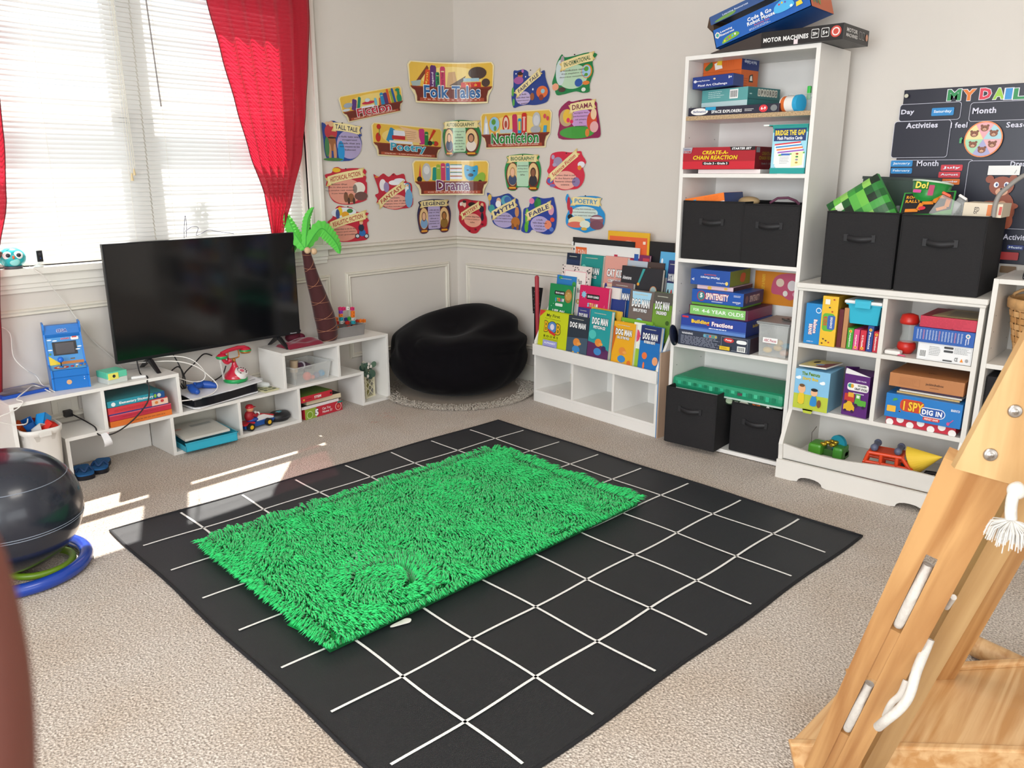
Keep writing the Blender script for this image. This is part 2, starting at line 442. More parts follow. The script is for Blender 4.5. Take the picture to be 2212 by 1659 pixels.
# ================================================================== tall bookcase
BX = 3.41; BYL, BYR = 1.985, 1.368; BDP = 0.335; BH = 1.83
def carcass(root, w, d, h, boards, t=0.018, back=True, name='shelf', mt=WHITE):
    for x0 in (0, w-t):
        s = MB(); s.box(x0, 0, 0, x0+t, d, h, mt)
        for k in range(12):
            z = 0.12+k*(h-0.2)/12
            for yy in (0.04, d-0.05):
                xx = t+0.0004 if x0 == 0 else w-t-0.0004
                s.cyl((xx-0.0003, yy, z), (xx+0.0003, yy, z), 0.0025, mat('6b6660', 0.8), seg=8)
        s.obj('side_panel', root, bev=0.001)
    for z, nm, m2 in boards:
        s = MB(); s.box(t, 0.001, z-t, w-t, d-0.006, z, m2 or mt); s.obj(nm, root, bev=0.001)
    if back:
        s = MB(); s.box(t*0.5, d-0.006, 0.01, w-t*0.5, d, h-0.004, mt); s.obj('back_panel', root)
OSB = mat('b49a78', 0.9, name='raw_chipboard', noise=0.45, nscale=220)
bc = thing('bookcase', 'tall narrow white bookcase packed with games and black fabric bins', 'bookcase', (BX, BYL, 0), RZ)
BW = BYL-BYR
carcass(bc, BW, BDP, BH, [(BH, 'top_panel', None), (1.318, 'shelf', None), (0.925, 'shelf', None), (0.510, 'shelf', None), (0.024, 'bottom_panel', None)])
s = MB(); s.box(0.018, 0.002, 1.553, BW-0.018, BDP-0.006, 1.571, WHITE); s.box(0.018, 0.0, 1.553, BW-0.018, 0.002, 1.571, OSB); s.obj('shelf', bc)['label'] = 'shelf with raw chipboard front edge'
# ================================================================== toy organizer
OXF = 3.375; OYL, OYR = 1.350, 0.640
org = thing('toy_organizer', 'white cubby organizer with a scooped toy bin at the bottom', 'organizer', (OXF, OYL, 0), RZ)
OW = OYL-OYR; OD = 0.36; OH = 0.868
s = MB(); s.box(-0.008, -0.014, OH-0.022, OW+0.008, OD, OH, WHITE2); s.box(-0.003, -0.008, OH-0.034, OW+0.003, OD, OH-0.022, WHITE2); s.obj('top_panel', org, bev=0.003)
for x0 in (0, OW-0.018):
    s = MB(); s.prism([(0, OH-0.034), (OD, OH-0.034), (OD, 0), (-0.065, 0), (-0.065, 0.10), (-0.072, 0.155), (-0.066, 0.172), (-0.055, 0.195), (0, 0.300)], x0, x0+0.018, WHITE2, axis='x')
    s.obj('side_panel', org, bev=0.001)
for z in (0.605, 0.318):
    s = MB(); s.box(0.018, 0.0, z-0.018, OW-0.018, OD-0.006, z, WHITE2); s.obj('shelf', org, bev=0.001)
for z0, z1 in ((0.605, OH-0.034), (0.318, 0.587)):
    s = MB(); s.box(OW/2-0.009, 0.0, z0, OW/2+0.009, OD-0.006, z1, WHITE2); s.obj('divider', org, bev=0.001)
s = MB(); s.box(0.01, OD-0.006, 0.0, OW-0.01, OD, OH-0.034, WHITE2); s.obj('back_panel', org)
s = MB(); s.box(0.018, -0.045, 0.062, OW-0.018, OD-0.006, 0.078, WHITE2); s.obj('bottom_panel', org)
n = 24; up = []; 
for i in range(n+1):
    x = 0.018+(OW-0.036)*i/n; t_ = i/n
    up.append((x, 0.156-0.010*math.sin(PI*t_)-0.012*math.sin(2*PI*t_)))
s = MB(); vs = []; fs = []
for x, z in up:
    f_ = (z-0.085)/0.1
    vs += [(x, -0.050, 0.085), (x, -0.050-0.016*f_, z), (x, -0.036-0.016*f_, z), (x, -0.036, 0.085)]
for i in range(n):
    a = i*4; b = a+4
    fs += [(a, b, b+1, a+1), (a+1, b+1, b+2, a+2), (a+2, b+2, b+3, a+3), (a+3, b+3, b, a)]
s.add(vs, fs, WHITE2); s.obj('bin_front', org, bev=0.001)
s = MB(); pts = [(-0.0, 0.085), (-0.0, 0.0), (0.07, 0.0)]
for i in range(9): a = PI*i/8; pts.append((0.10+0.11*(1-math.cos(a))/2, 0.030*math.sin(a)**0.7 if 0 < i < 8 else 0.004))
pts += [(0.23, 0.0), (0.49, 0.0)]
for i in range(9): a = PI*i/8; pts.append((0.51+0.11*(1-math.cos(a))/2, 0.030*math.sin(a)**0.7 if 0 < i < 8 else 0.004))
pts += [(0.64, 0.0), (OW, 0.0), (OW, 0.085)]
s.prism(pts, -0.080, -0.065, WHITE2, axis='y'); s.obj('apron', org, bev=0.001)
# ================================================================== right-hand cube cabinet
CBX = 3.38
cy0 = at_x(2137, 600, CBX).y; 
cab = thing('cube_cabinet', 'white cube cabinet at the right edge holding a woven basket', 'cabinet', (CBX, 0.628, 0), RZ)
CH = 0.945
carcass(cab, 0.62, 0.36, CH, [(CH, 'top_panel', None), (0.625, 'shelf', None), (0.31, 'shelf', None), (0.02, 'bottom_panel', None)], mt=WHITE2)
# ================================================================== book rack (stands slightly askew)
pl = at_z(1153, 865, 0); pr = at_z(1415, 945, 0)
RW = (pr-pl).length; RR = math.atan2(pr.y-pl.y, pr.x-pl.x)
rack = thing('book_rack', 'white sling style rack of picture books over three empty cubbies', 'bookshelf', (pl.x, pl.y, 0), RR)
RD = 0.30; RH = 0.80
def rside(x0):
    s = MB(); s.prism([(0, 0), (RD, 0), (RD, RH), (RD-0.05, RH), (0.0, 0.365), (0, 0.30)], x0, x0+0.015, WHITE, axis='x'); return s.obj('side_panel', rack, bev=0.001)
rside(0); rside(RW-0.015)
for nm, a in (('bottom_panel', (0.015, 0.002, 0.055, RW-0.015, RD-0.006, 0.070)), ('shelf', (0.015, 0.004, 0.285, RW-0.015, RD-0.006, 0.300)),
              ('plinth', (0.015, 0.0, 0.0, RW-0.015, 0.012, 0.055)), ('divider', (RW/3, 0.002, 0.070, RW/3+0.014, RD-0.006, 0.285)),
              ('divider', (RW*2/3, 0.002, 0.070, RW*2/3+0.014, RD-0.006, 0.285)), ('back_panel', (0.008, RD-0.006, 0.02, RW-0.008, RD, RH-0.02))):
    s = MB(); s.box(*a, WHITE); s.obj(nm, rack, bev=0.001)
s = MB(); s.box(0.0, -0.014, 0.285, RW, 0.0, 0.350, WHITE); s.obj('front_rail', rack, bev=0.002)
TIER = [(0.074*k, 0.300+0.095*k) for k in range(4)]      # (depth, height) where each row of books stands
for k in (1, 2, 3):
    yb, zb = TIER[k]
    s = MB(); s.prism([(yb-0.014, zb-0.05), (yb-0.006, zb-0.05), (yb+0.000, zb+0.05), (yb-0.008, zb+0.05)], 0.015, RW-0.015, WHITE, axis='x'); s.obj('rail', rack)
s = MB(); s.box(-0.0, 0.0, 0.02, 0.0, 0.0, 0.02)
# ================================================================== grid rug
GA, GB, GANG = 0.25656, 0.25436, -0.0778
da = V((math.sin(GANG), -math.cos(GANG), 0)); db = V((-math.cos(GANG), -math.sin(GANG), 0))
g11 = V((3.10086702, 2.86835991, 0))+da*GA+db*GB      # first crossing of the white lines
def wv(p): return 0.006*math.sin(p.x*5+1)*math.sin(p.y*4.1)
rug = MB(); RUGM = bpy.data.materials.new('black_flatweave'); RUGM.use_nodes = True
nt = RUGM.node_tree; b = nt.nodes['Principled BSDF']; tc = nt.nodes.new('ShaderNodeTexCoord')
wt = nt.nodes.new('ShaderNodeTexWave'); wt.inputs['Scale'].default_value = 95; wt.inputs['Distortion'].default_value = 0.3; wt.bands_direction = 'X'
wt2 = nt.nodes.new('ShaderNodeTexWave'); wt2.inputs['Scale'].default_value = 95; wt2.bands_direction = 'Y'
mp = nt.nodes.new('ShaderNodeMapping'); mp.inputs['Rotation'].default_value = (0, 0, GANG)
nt.links.new(tc.outputs['Object'], mp.inputs['Vector'])
for q in (wt, wt2): nt.links.new(mp.outputs[0], q.inputs['Vector'])
mm = nt.nodes.new('ShaderNodeMath'); mm.operation = 'MULTIPLY'; nt.links.new(wt.outputs['Fac'], mm.inputs[0]); nt.links.new(wt2.outputs['Fac'], mm.inputs[1])
cr = nt.nodes.new('ShaderNodeValToRGB'); cr.color_ramp.elements[0].color = (*lin(hexc('08080a')), 1); cr.color_ramp.elements[1].color = (*lin(hexc('1a1c21')), 1)
nt.links.new(mm.outputs[0], cr.inputs['Fac']); nt.links.new(cr.outputs['Color'], b.inputs['Base Color'])
bp = nt.nodes.new('ShaderNodeBump'); bp.inputs['Strength'].default_value = 0.5; bp.inputs['Distance'].default_value = 0.002
nt.links.new(mm.outputs[0], bp.inputs['Height']); nt.links.new(bp.outputs['Normal'], b.inputs['Normal'])
b.inputs['Roughness'].default_value = 0.45; b.inputs['Specular IOR Level'].default_value = 0.5; b.inputs['Sheen Weight'].default_value = 0.05; b.inputs['Sheen Tint'].default_value = (.8, .87, 1, 1)
LINEM = mat('e9e7e2', 0.8, name='white_woven_line', noise=0.12, nscale=300, bump=0.4)
def rp(i, j, z=0.0): p = g11+da*GA*(i-1)+db*GB*(j-1); return V((p.x, p.y, z))
i0, i1, j0, j1 = 0.12, 7.92, 0.10, 8.02
N = 40; vs = []; fs = []
def edge(i, j):
    # woven rugs never lie dead straight: the rim wanders a few millimetres
    return 0.02*math.sin(j*2.3+i)*(1 if i in (i0, i1) else 0), 0.02*math.sin(i*2.1+j)*(1 if j in (j0, j1) else 0)
for a in range(N+1):
    for c_ in range(N+1):
        i = i0+(i1-i0)*a/N; j = j0+(j1-j0)*c_/N
        di = 0.014*math.sin(j*2.3) if a in (0, N) else 0; dj = 0.014*math.sin(i*2.1) if c_ in (0, N) else 0
        vs.append(rp(i+di, j+dj, 0.006+0.0015*math.sin(i*3)*math.sin(j*2.6)))
for a in range(N):
    for c_ in range(N): k = a*(N+1)+c_; fs.append((k, k+1, k+N+2, k+N+1))
rug.add(vs, fs, RUGM, True)
rim = [vs[a*(N+1)] for a in range(N+1)]+[vs[N*(N+1)+c_] for c_ in range(1, N+1)]+[vs[a*(N+1)+N] for a in range(N-1, -1, -1)]+[vs[c_] for c_ in range(N-1, 0, -1)]
rugo = solo(rug, 'area_rug', 'large black flatweave rug with a white window-pane grid', 'rug')
rb = MB(); rb.tube([(p.x, p.y, 0.005) for p in rim], 0.0055, mat('0d0d12', 0.8, name='rug_binding', noise=0.2, nscale=200), seg=8, closed=True); rb.obj('bound_edge', rugo)
ln = MB()
def strip(p, q, w=0.0085):
    K = 40; d = (q-p).normalized(); n_ = V((-d.y, d.x, 0))*w/2; a = []
    for k in range(K+1):
        c_ = p.lerp(q, k/K); c_.z = 0.0085+0.001*math.sin(k)*0; off = n_.normalized()*0.0035*math.sin(k*0.55+p.x*9)
        a += [c_-n_+off, c_+n_+off]
    ln.add(a, [(2*k, 2*k+2, 2*k+3, 2*k+1) for k in range(K)], LINEM)
for i in range(1, 8): strip(rp(i, 0.22), rp(i, 7.86))
for j in range(1, 8): strip(rp(0.22, j), rp(7.80, j))
ln.obj('white_grid_lines', rugo)
# ================================================================== boxes, books and bins
from mathutils import noise as NZ
def height_over(P, py):
    lo, hi = -0.5, 3.5
    for _ in range(50):
        m = (lo+hi)/2; d = V((P.x, P.y, m))-CAM
        y = CYP-FPX*d.dot(upv)/d.dot(fwd)
        if y > py: lo = m
        else: hi = m
    return lo
class FaceSet:
    pass
def boxmesh(w, d, h, base, front=None, side=None, top=None, left=None, side_m=None, top_m=None, left_m=None, bev=0.0012):
    mb = MB(); mb.box(0, 0, 0, w, d, h, base, bev=bev)
    e = 0.0002
    if side_m: mb.canvas((w+e, 0, 0), (0, 1, 0), (0, 0, 1)).rect(0.001, 0.001, d-0.001, h-0.001, side_m)
    if top_m: mb.canvas((0, 0, h+e), (1, 0, 0), (0, 1, 0)).rect(0.001, 0.001, w-0.001, d-0.001, top_m)
    if left_m: mb.canvas((-e, d, 0), (0, -1, 0), (0, 0, 1)).rect(0.001, 0.001, d-0.001, h-0.001, left_m)
    if front: front(mb.canvas((0, -e, 0), (1, 0, 0), (0, 0, 1)), w, h)
    if side: side(mb.canvas((w+2*e, 0, 0), (0, 1, 0), (0, 0, 1)), d, h)
    if top: top(mb.canvas((0, 0, h+2*e), (1, 0, 0), (0, 1, 0)), w, d)
    if left: left(mb.canvas((-2*e, d, 0), (0, -1, 0), (0, 0, 1)), d, h)
    return mb
def gb(name, label, cat, X, z, pxL, pxR, pyT, d, base, drz=0.0, h=None, group=None, pyB=None, tilt=0, **kw):
    """box on a shelf of the right wall; pxL/pxR are where its front left and right edges show"""
    yy = pyB or pyT
    A = at_x(pxL, yy, X); B = at_x(pxR, yy, X)
    if h is None: h = at_x(pxR, pyT, X).z-z
    w = (A.y-B.y)/math.cos(drz)
    rz = RZ+drz; ux = V((math.cos(rz), math.sin(rz), 0)); uy = V((-math.sin(rz), math.cos(rz), 0))
    P = V((X, B.y, z))-ux*w
    # keep it between the boards of its compartment
    lo_, hi_ = (1.388, 1.965) if P.y > 1.36 and P.y < 2.1 and B.y > 1.34 else ((1.006, 1.330) if B.y > 0.97 else (0.660, 0.984))
    for _ in range(3):
        ys = [(P+ux*a+uy*b_).y for a in (0, w) for b_ in (0, d)]
        if max(ys)-min(ys) > hi_-lo_: w -= (max(ys)-min(ys)-(hi_-lo_))+0.002
        ys = [(P+ux*a+uy*b_).y for a in (0, w) for b_ in (0, d)]
        if max(ys) > hi_: P.y -= max(ys)-hi_
        elif min(ys) < lo_: P.y += lo_-min(ys)
    mb = boxmesh(w, d, h, base, **kw)
    o = solo(mb, name, label, cat, P, rz, group, rot=(0, tilt, rz))
    return z+h, o, P, w, h, rz
def TX(t, m='ffffff', x=0.5, y=0.5, w=0.8, h=0.4, **k):
    return lambda c, W, H: c.text(t, W*x, H*y, W*w, H*h, m, **k)
def mix(*fs):
    def f(c, W, H):
        for g in fs: g(c, W, H)
    return f
def R(x0, y0, x1, y1, m): return lambda c, W, H: c.rect(W*x0, H*y0, W*x1, H*y1, m)
def RR_(x0, y0, x1, y1, m, r=0.2): return lambda c, W, H: c.rrect(W*x0, H*y0, W*x1, H*y1, min(W*(x1-x0), H*(y1-y0))*r, m)
def E_(x, y, a, b, m): return lambda c, W, H: c.ell(W*x, H*y, W*a, H*b, m)
def L_(x0, y0, x1, y1, n, m, seed=0, h=0.5): return lambda c, W, H: c.lines(W*x0, H*y0, W*x1, H*y1, n, m, h, seed)
def FLIP(f):
    """the same print upside down"""
    def g(c, W, H):
        o, u, v = c.o, c.u, c.v
        c.o = o+u*W+v*H; c.u = -u; c.v = -v; f(c, W, H); c.o, c.u, c.v = o, u, v
    return g
def BAR(x0, y0, x1, y1):
    def g(c, W, H):
        c.rect(W*x0, H*y0, W*x1, H*y1, 'f4f4f2'); k = c.k; a = x0+(x1-x0)*0.1; rr = random.Random(3)
        while a < x1-(x1-x0)*0.14:
            w_ = (x1-x0)*rr.uniform(0.02, 0.06); c.k = k; c.rect(W*a, H*(y0+(y1-y0)*0.15), W*(a+w_), H*(y0+(y1-y0)*0.85), '222222'); a += w_*2
    return g
# ---------------------------------------------------------------- fabric bins
def fabric_bin(label, P, w, d, h, rz, group=None, bag=False):
    t = thing('storage_bin', label, 'fabric bin', P, rz, group)
    s = MB(); n = 8; th = 0.006
    def bulge(u, v, a): return a*math.sin(PI*u)*math.sin(PI*min(1, v*1.02))
    def wall(p0, p1, nrm, sgn=1, off=0.0):
        vs = []; p0 = V(p0); p1 = V(p1); nrm = V(nrm)
        for j in range(n+1):
            for i in range(n+1):
                u, v = i/n, j/n
                q = p0.lerp(p1, u)+V((0, 0, h*v))+nrm*(bulge(u, v, 0.006)+0.0022*NZ.noise(V((u*3+P.x*7+nrm.x, v*3, P.y*5)))-off)
                vs.append(q)
        fs = [(j*(n+1)+i, j*(n+1)+i+1, (j+1)*(n+1)+i+1, (j+1)*(n+1)+i) for j in range(n) for i in range(n)]
        s.add(vs, fs, BLACKF, True)
    c4 = [(0, 0, 0), (w, 0, 0), (w, d, 0), (0, d, 0)]; nr = [(0, -1, 0), (1, 0, 0), (0, 1, 0), (-1, 0, 0)]
    for k in range(4):
        wall(c4[k], c4[(k+1) % 4], nr[k]); wall(c4[(k+1) % 4], c4[k], nr[k], off=th)
    s.box(0.002, 0.002, 0.001, w-0.002, d-0.002, 0.006, BLACKF)
    for k in range(4):
        a, b2 = V(c4[k]), V(c4[(k+1) % 4]); s.tube([a+V((0, 0, h)), b2+V((0, 0, h))], 0.0035, BLACKF, 6)
        s.tube([a+V((0, 0, 0.003)), a+V((0, 0, h))], 0.0025, BLACKF, 6)
    s.obj('fabric_box', t)
    s = MB(); BW_ = mat('1c1b1e', 0.6, name='black_webbing'); cx = w*0.5; zz = h*0.66
    s.box(cx-0.062, -0.0095, zz-0.014, cx-0.045, -0.0055, zz+0.014, BW_); s.box(cx+0.045, -0.0095, zz-0.014, cx+0.062, -0.0055, zz+0.014, BW_)
    pts = []
    for i in range(9):
        u = i/8; pts.append((cx-0.05+0.10*u, -0.009-0.014*math.sin(PI*u), zz-0.006*math.sin(PI*u)))
    vs = []
    for x, y, z in pts: vs += [(x, y, z-0.011), (x, y, z+0.011), (x, y+0.002, z+0.011), (x, y+0.002, z-0.011)]
    fs = []
    for i in range(8):
        a = i*4
        for k in range(4): fs.append((a+k, a+4+k, a+4+(k+1) % 4, a+(k+1) % 4))
    s.add(vs, fs, BW_, True); s.obj('handle', t)
    return t
def bin_px(label, pl, pr, z, pyT, d, group=None, X=None, w=None):
    A = at_x(*pl, X) if X else at_z(*pl, z); B = at_x(*pr, X) if X else at_z(*pr, z)
    rz = math.atan2(B.y-A.y, B.x-A.x); w = w or (B-A).to_2d().length
    h = height_over(V((A.x, A.y, z)), pyT)-z
    if X and X > 3.415 and z < 1:
        if A.y > 1.957: A.y = 1.957
        if A.y-w < 1.396: w = A.y-1.396
    fabric_bin(label, V((A.x, A.y, z)), w, d, h, rz, group)
    return A, w, h, rz
G1 = 'black fabric storage bins'
zz = 0.926
_, bw1, bh1, _ = bin_px('black fabric bin on the bookcase shelf, left one, with a tilted orange box', (1464, 562), (1591, 571), zz, 434, 0.28, G1, X=BX+0.008)
bin_px('black fabric bin on the bookcase shelf, right one, beside the bin with the orange box', (1597, 572), (1722, 581), zz, 441, 0.28, G1, X=BX+0.008)
bin_px('black fabric bin pulled half out of the bookcase bottom with a black plastic bag inside', (1435, 952), (1541, 977), 0.026, 835, 0.27, G1)
bin_px('black fabric bin at the bookcase bottom under the green cushion, right side', (1575, 968), (1682, 997), 0.026, 868, 0.27, G1, X=BX+0.012)
bin_px('black fabric bin on the organizer holding the green checkered cushion', (1775, 596), (1925, 610), OH+0.001, 457, 0.27, G1, X=OXF+0.012)
bin_px('large black fabric bin on the organizer holding the round tub and clear boxes', (1932, 612), (2112, 624), OH+0.001, 464, 0.30, G1, X=OXF+0.006)
# plastic bag spilling from the lower bin
A = at_z(1435, 952, 0.026)
bag = MB(); n = 22; vs = []; fs = []
for j in range(9):
    for k in range(n):
        t_ = 2*PI*k/n; ph = j/8*PI*0.62; r = 0.085*(1+0.09*math.sin(9*t_)+0.06*math.sin(5*t_+j))
        vs.append((math.cos(t_)*r*math.cos(ph*0.8-0.1), math.sin(t_)*r*math.cos(ph*0.8-0.1), 0.075*math.sin(ph)*(1+0.1*math.sin(7*t_))))
for j in range(8):
    for k in range(n): fs.append((j*n+k, j*n+(k+1) % n, (j+1)*n+(k+1) % n, (j+1)*n+k))
bag.add(vs, fs, mat('101114', 0.22, name='black_plastic_film', bump=0.3, nscale=30), True)
Q = at_z(1508, 842, 0.275); 
solo(bag, 'plastic_bag', 'shiny black plastic bag puffing out of the pulled-out black bin', 'bag', V((Q.x+0.045, Q.y, 0.238)))
# ---------------------------------------------------------------- top of the bookcase
NAVY = '1d2547'
z0 = BH+0.001
def motor_front(c, w, h):
    c.text('MOTOR MACHINES', w*0.31, h*0.45, w*0.56, h*0.30, 'f2f0ee', bold=0.03)
    for i, s_ in enumerate(('20+', '5+')):
        x = w*(0.67+i*0.12); c.rrect(x-w*0.045, h*0.25, x+w*0.045, h*0.82, 0.004, 'e8e6e4'); c.rrect(x-w*0.040, h*0.29, x+w*0.040, h*0.78, 0.004, '191617')
        c.text(s_, x, h*0.52, w*0.06, h*0.24, 'f2f0ee', bold=0.03)
    c.ell(w*0.915, h*0.52, h*0.36, h*0.36, 'c9483c'); c.ell(w*0.915, h*0.52, h*0.26, h*0.26, 'e8dcd8'); c.ell(w*0.915, h*0.52, h*0.18, h*0.18, 'c9483c')
    c.rect(w*0.42, h*0.0, w*0.47, h*0.30, 'e9d9dc')
def motor_side(c, w, h):
    c.text('MOTOR', w*0.32, h*0.66, w*0.42, h*0.26, 'dedbd8', bold=0.03); c.text('MACHINES', w*0.32, h*0.34, w*0.44, h*0.22, 'dedbd8', bold=0.03)
    c.frame(w*0.60, h*0.3, w*0.68, h*0.75, 0.001, 'dedbd8'); c.frame(w*0.72, h*0.3, w*0.80, h*0.75, 0.001, 'dedbd8'); c.ell(w*0.90, h*0.5, h*0.22, h*0.22, 'c98a6c')
A = at_z(1643, 104, z0); B = at_z(1812, 85, z0)
rzm = RZ-0.02; MW = 0.345
motor = boxmesh(MW, 0.27, 0.060, '1a1718', front=motor_front, side=motor_side)
ux = V((math.cos(rzm), math.sin(rzm), 0)); Pm = V((3.395, 0, 0)); Pm.y = at_x(1643, 104, 3.395).y; Pm.z = z0
mo = solo(motor, 'building_kit_box', 'flat black box overhanging the top of the bookcase', 'box', Pm, rzm)
s = MB(); s.prism([(-0.24, 0.0), (0.0, 0.0), (0.0, 0.060), (-0.02, 0.056)], 0.004, 0.10, '3a312e', axis='y'); s.obj('open_flap', mo)
def mouse_front(c, w, h):
    c.text('Code & Go', w*0.50, h*0.72, w*0.25, h*0.20, 'f4f4f4', bold=0.03); c.text('Robot Mouse', w*0.51, h*0.50, w*0.29, h*0.20, 'f4f4f4', bold=0.03)
    c.text('Activity Set', w*0.51, h*0.31, w*0.16, h*0.13, 'e06a5a', bold=0.0)
    c.text('Learning', w*0.145, h*0.72, w*0.13, h*0.13, 'f4f4f4', bold=0.02); c.text('Resources', w*0.15, h*0.57, w*0.15, h*0.12, 'f4f4f4', bold=0.02)
    hx = [(w*0.045+h*0.16*math.cos(PI/6+PI/3*i), h*0.64+h*0.18*math.sin(PI/6+PI/3*i)) for i in range(6)]; c.poly(hx, 'f1e6d8'); c.ell(w*0.045, h*0.64, h*0.09, h*0.10, '4ba7a0')
    c.blob([(w*.08, h*.1), (w*.16, h*.12), (w*.27, h*.22), (w*.24, h*.42), (w*.12, h*.34)], '7fb63c'); 
    for i in range(5): c.ell(w*(0.11+0.03*i), h*(0.2+0.03*i), h*0.05, h*0.06, ('e8c53b', '8a5bb0', 'd9534a', '5bb0d9', 'f0f0e8')[i])
    c.blob([(w*.66, h*.40), (w*.66, h*.72), (w*.74, h*.92), (w*.82, h*.80), (w*.85, h*.45), (w*.76, h*.33)], '4fb3e8'); c.ell(w*.82, h*.45, h*.08, h*.07, 'dff3ff')
    for i, q in enumerate(('d2383a', 'f0c02f', '6a4fb0')): c.ell(w*(.71+.03*i), h*(.75+.03*(i % 2)), h*.05, h*.05, q)
    c.poly([(w*.865, h*.28), (w*.93, h*.30), (w*.92, h*.52), (w*.87, h*.50)], 'f2d23a')
    c.text('4+', w*0.945, h*0.78, w*0.06, h*0.26, 'f4f4f4', bold=0.03)
    c.lines(w*.38, h*.10, w*.64, h*.22, 2, 'c9d6ee', 0.4, 2)
Pq = at_x(1545, 105, 3.385); 
tl = -math.radians(16.5)
t = thing('robot_activity_set_box', 'open blue and orange activity set box leaning on the black box', 'box', (3.392, Pq.y, Pq.z), rot=(0, tl, RZ))
mw, mh, md = 0.43, 0.078, 0.235
mb = MB(); BL = '1a5fb4'
mb.box(0, 0, 0, mw, 0.003, mh, BL); mb.box(0, md-0.003, 0, mw, md, mh, BL); mb.box(0, 0, 0, 0.003, md, mh, BL); mb.box(mw-0.003, 0, 0, mw, md, mh, BL); mb.box(0, 0, 0, mw, md, 0.003, BL)
mouse_front(mb.canvas((0, -0.0002, 0), (1, 0, 0), (0, 0, 1)), mw, mh)
cs = mb.canvas((mw+0.0002, 0, 0), (0, 1, 0), (0, 0, 1)); cs.rect(0, 0, md, mh, 'c75a22')
for i in range(3): cs.blob([(0.02+.03*i, .03), (0.03+.03*i, .065), (0.045+.03*i, .05), (.04+.03*i, .02)], ('5d8a3a', '3c6a54', '7a8a34')[i])
mb.obj('tray', t)
mb = MB(); mb.box(0.02, 0.02, 0.02, 0.30, md-0.02, 0.074, '7cc52c'); mb.prism([(0.04, 0.074), (0.30, 0.074), (0.30, 0.098), (0.16, 0.084)], 0.05, 0.15, '86cf35', axis='y'); mb.obj('green_insert', t)
mb = MB()
mb.box(-0.01, 0.02, mh+0.062, mw*0.95, md+0.01, mh+0.066, '37517e'); mb.box(-0.01, 0.018, mh+0.030, mw*0.95, 0.021, mh+0.066, '35558c')
mb.prism([(-0.012, mh+0.066), (-0.03, mh+0.03), (-0.005, mh-0.01), (0.0, mh+0.03)], 0.02, md, '4a3626', axis='y'); mb.box(mw-0.004, 0.02, mh, mw, md, mh+0.066, 'a8501f')
c = mb.canvas((-0.01, 0.0178, mh+0.030), (1, 0, 0), (0, 0, 1)); c.text('Learning Resources', 0.12, 0.02, 0.12, 0.010, 'cfd8ea'); c.blob([(0.02, .004), (.10, .004), (.12, .016), (.05, .014)], '6f9a4a')
mb.obj('open_lid', t)['label'] = 'lid folded up over the tray'
# ---------------------------------------------------------------- shelf at 1.571
X1 = BX+0.012; z1 = 1.572
def space_f(c, w, h):
    c.ell(w*0.13, h*0.5, w*0.10, h*0.42, 'ecebe8'); c.text('Skillmatics', w*0.13, h*0.5, w*0.15, h*0.28, '2b3c77', bold=0.02)
    c.text('SPACE EXPLORERS', w*0.44, h*0.40, w*0.34, h*0.36, 'eeeeee', bold=0.03); c.lines(w*.64, h*.25, w*.74, h*.6, 2, 'cccccc', .5, 1)
    c.ell(w*0.84, h*0.5, w*0.045, h*0.42, 'd8323c'); c.text('6-9', w*0.84, h*0.52, w*0.05, h*0.34, 'ffffff', bold=0.03); c.rect(w*.20, h*.62, w*.32, h*.98, '1597c8'); c.ell(w*.95, h*.5, w*.035, h*.36, '7c7f80')
zt, *_ = gb('card_game_box', 'flat dark navy game box at the bottom of the top shelf stack', 'box', X1, z1, 1488, 1683, 229, 0.24, '232236', front=space_f, h=0.036)
def upw_f(c, w, h):
    c.rect(0, 0, w, h*0.30, 'b9d3d6'); BAR(0.62, 0.42, 0.80, 0.92)(c, w, h); c.lines(w*.15, h*.5, w*.5, h*.9, 4, 'cfe6e4', .3, 5)
def upw_s(c, w, h):
    k = c.k
    for i, ch in enumerate('UPWORDS'):
        c.k = k; x = w*(0.30+i*0.088); c.rrect(x, h*0.52, x+w*0.080, h*0.92, 0.004, 'd8d3c3'); c.text(ch, x+w*0.040, h*0.72, w*0.045, h*0.26, '2c2c2c', bold=0.03)
    c.rect(w*.05, h*.60, w*.12, h*.66, 'a9c9c4'); c.line(0, h*.36, w, h*.36, 0.0015, '1c4a4a')
zu, *_ = gb('word_game_box', 'teal game box with letter tiles printed on its side', 'box', X1+0.022, zt+0.001, 1506, 1616, 190, 0.235, '5ba3a3', drz=-math.radians(11), front=upw_f, side=upw_s, side_m='2f6f70', h=0.078)
def px_f(c, w, h):
    c.text('Pixel Art Challenge', w*0.5, h*0.22, w*0.72, h*0.24, 'e8e8f0', bold=0.02); c.text('Learning Resources', w*.25, h*.62, w*.36, h*.16, 'e8e8f0'); c.ell(w*.07, h*.62, w*.04, h*.12, 'd6d6e0')
    c.text('5+', w*.93, h*.72, w*.08, h*.2, 'ffffff', bold=.03); c.ell(w*.55, h*.7, w*.03, h*.08, 'e9c9a0'); c.ell(w*.78, h*.6, w*.025, h*.08, 'd88')if 0 else None
gb('puzzle_game_box', 'small royal blue box in front of the orange box', 'box', X1+0.002, zu+0.0015, 1497, 1584, 172, 0.10, '16337f', tilt=-0.03, front=px_f, top_m='2e5fc0', h=0.050)
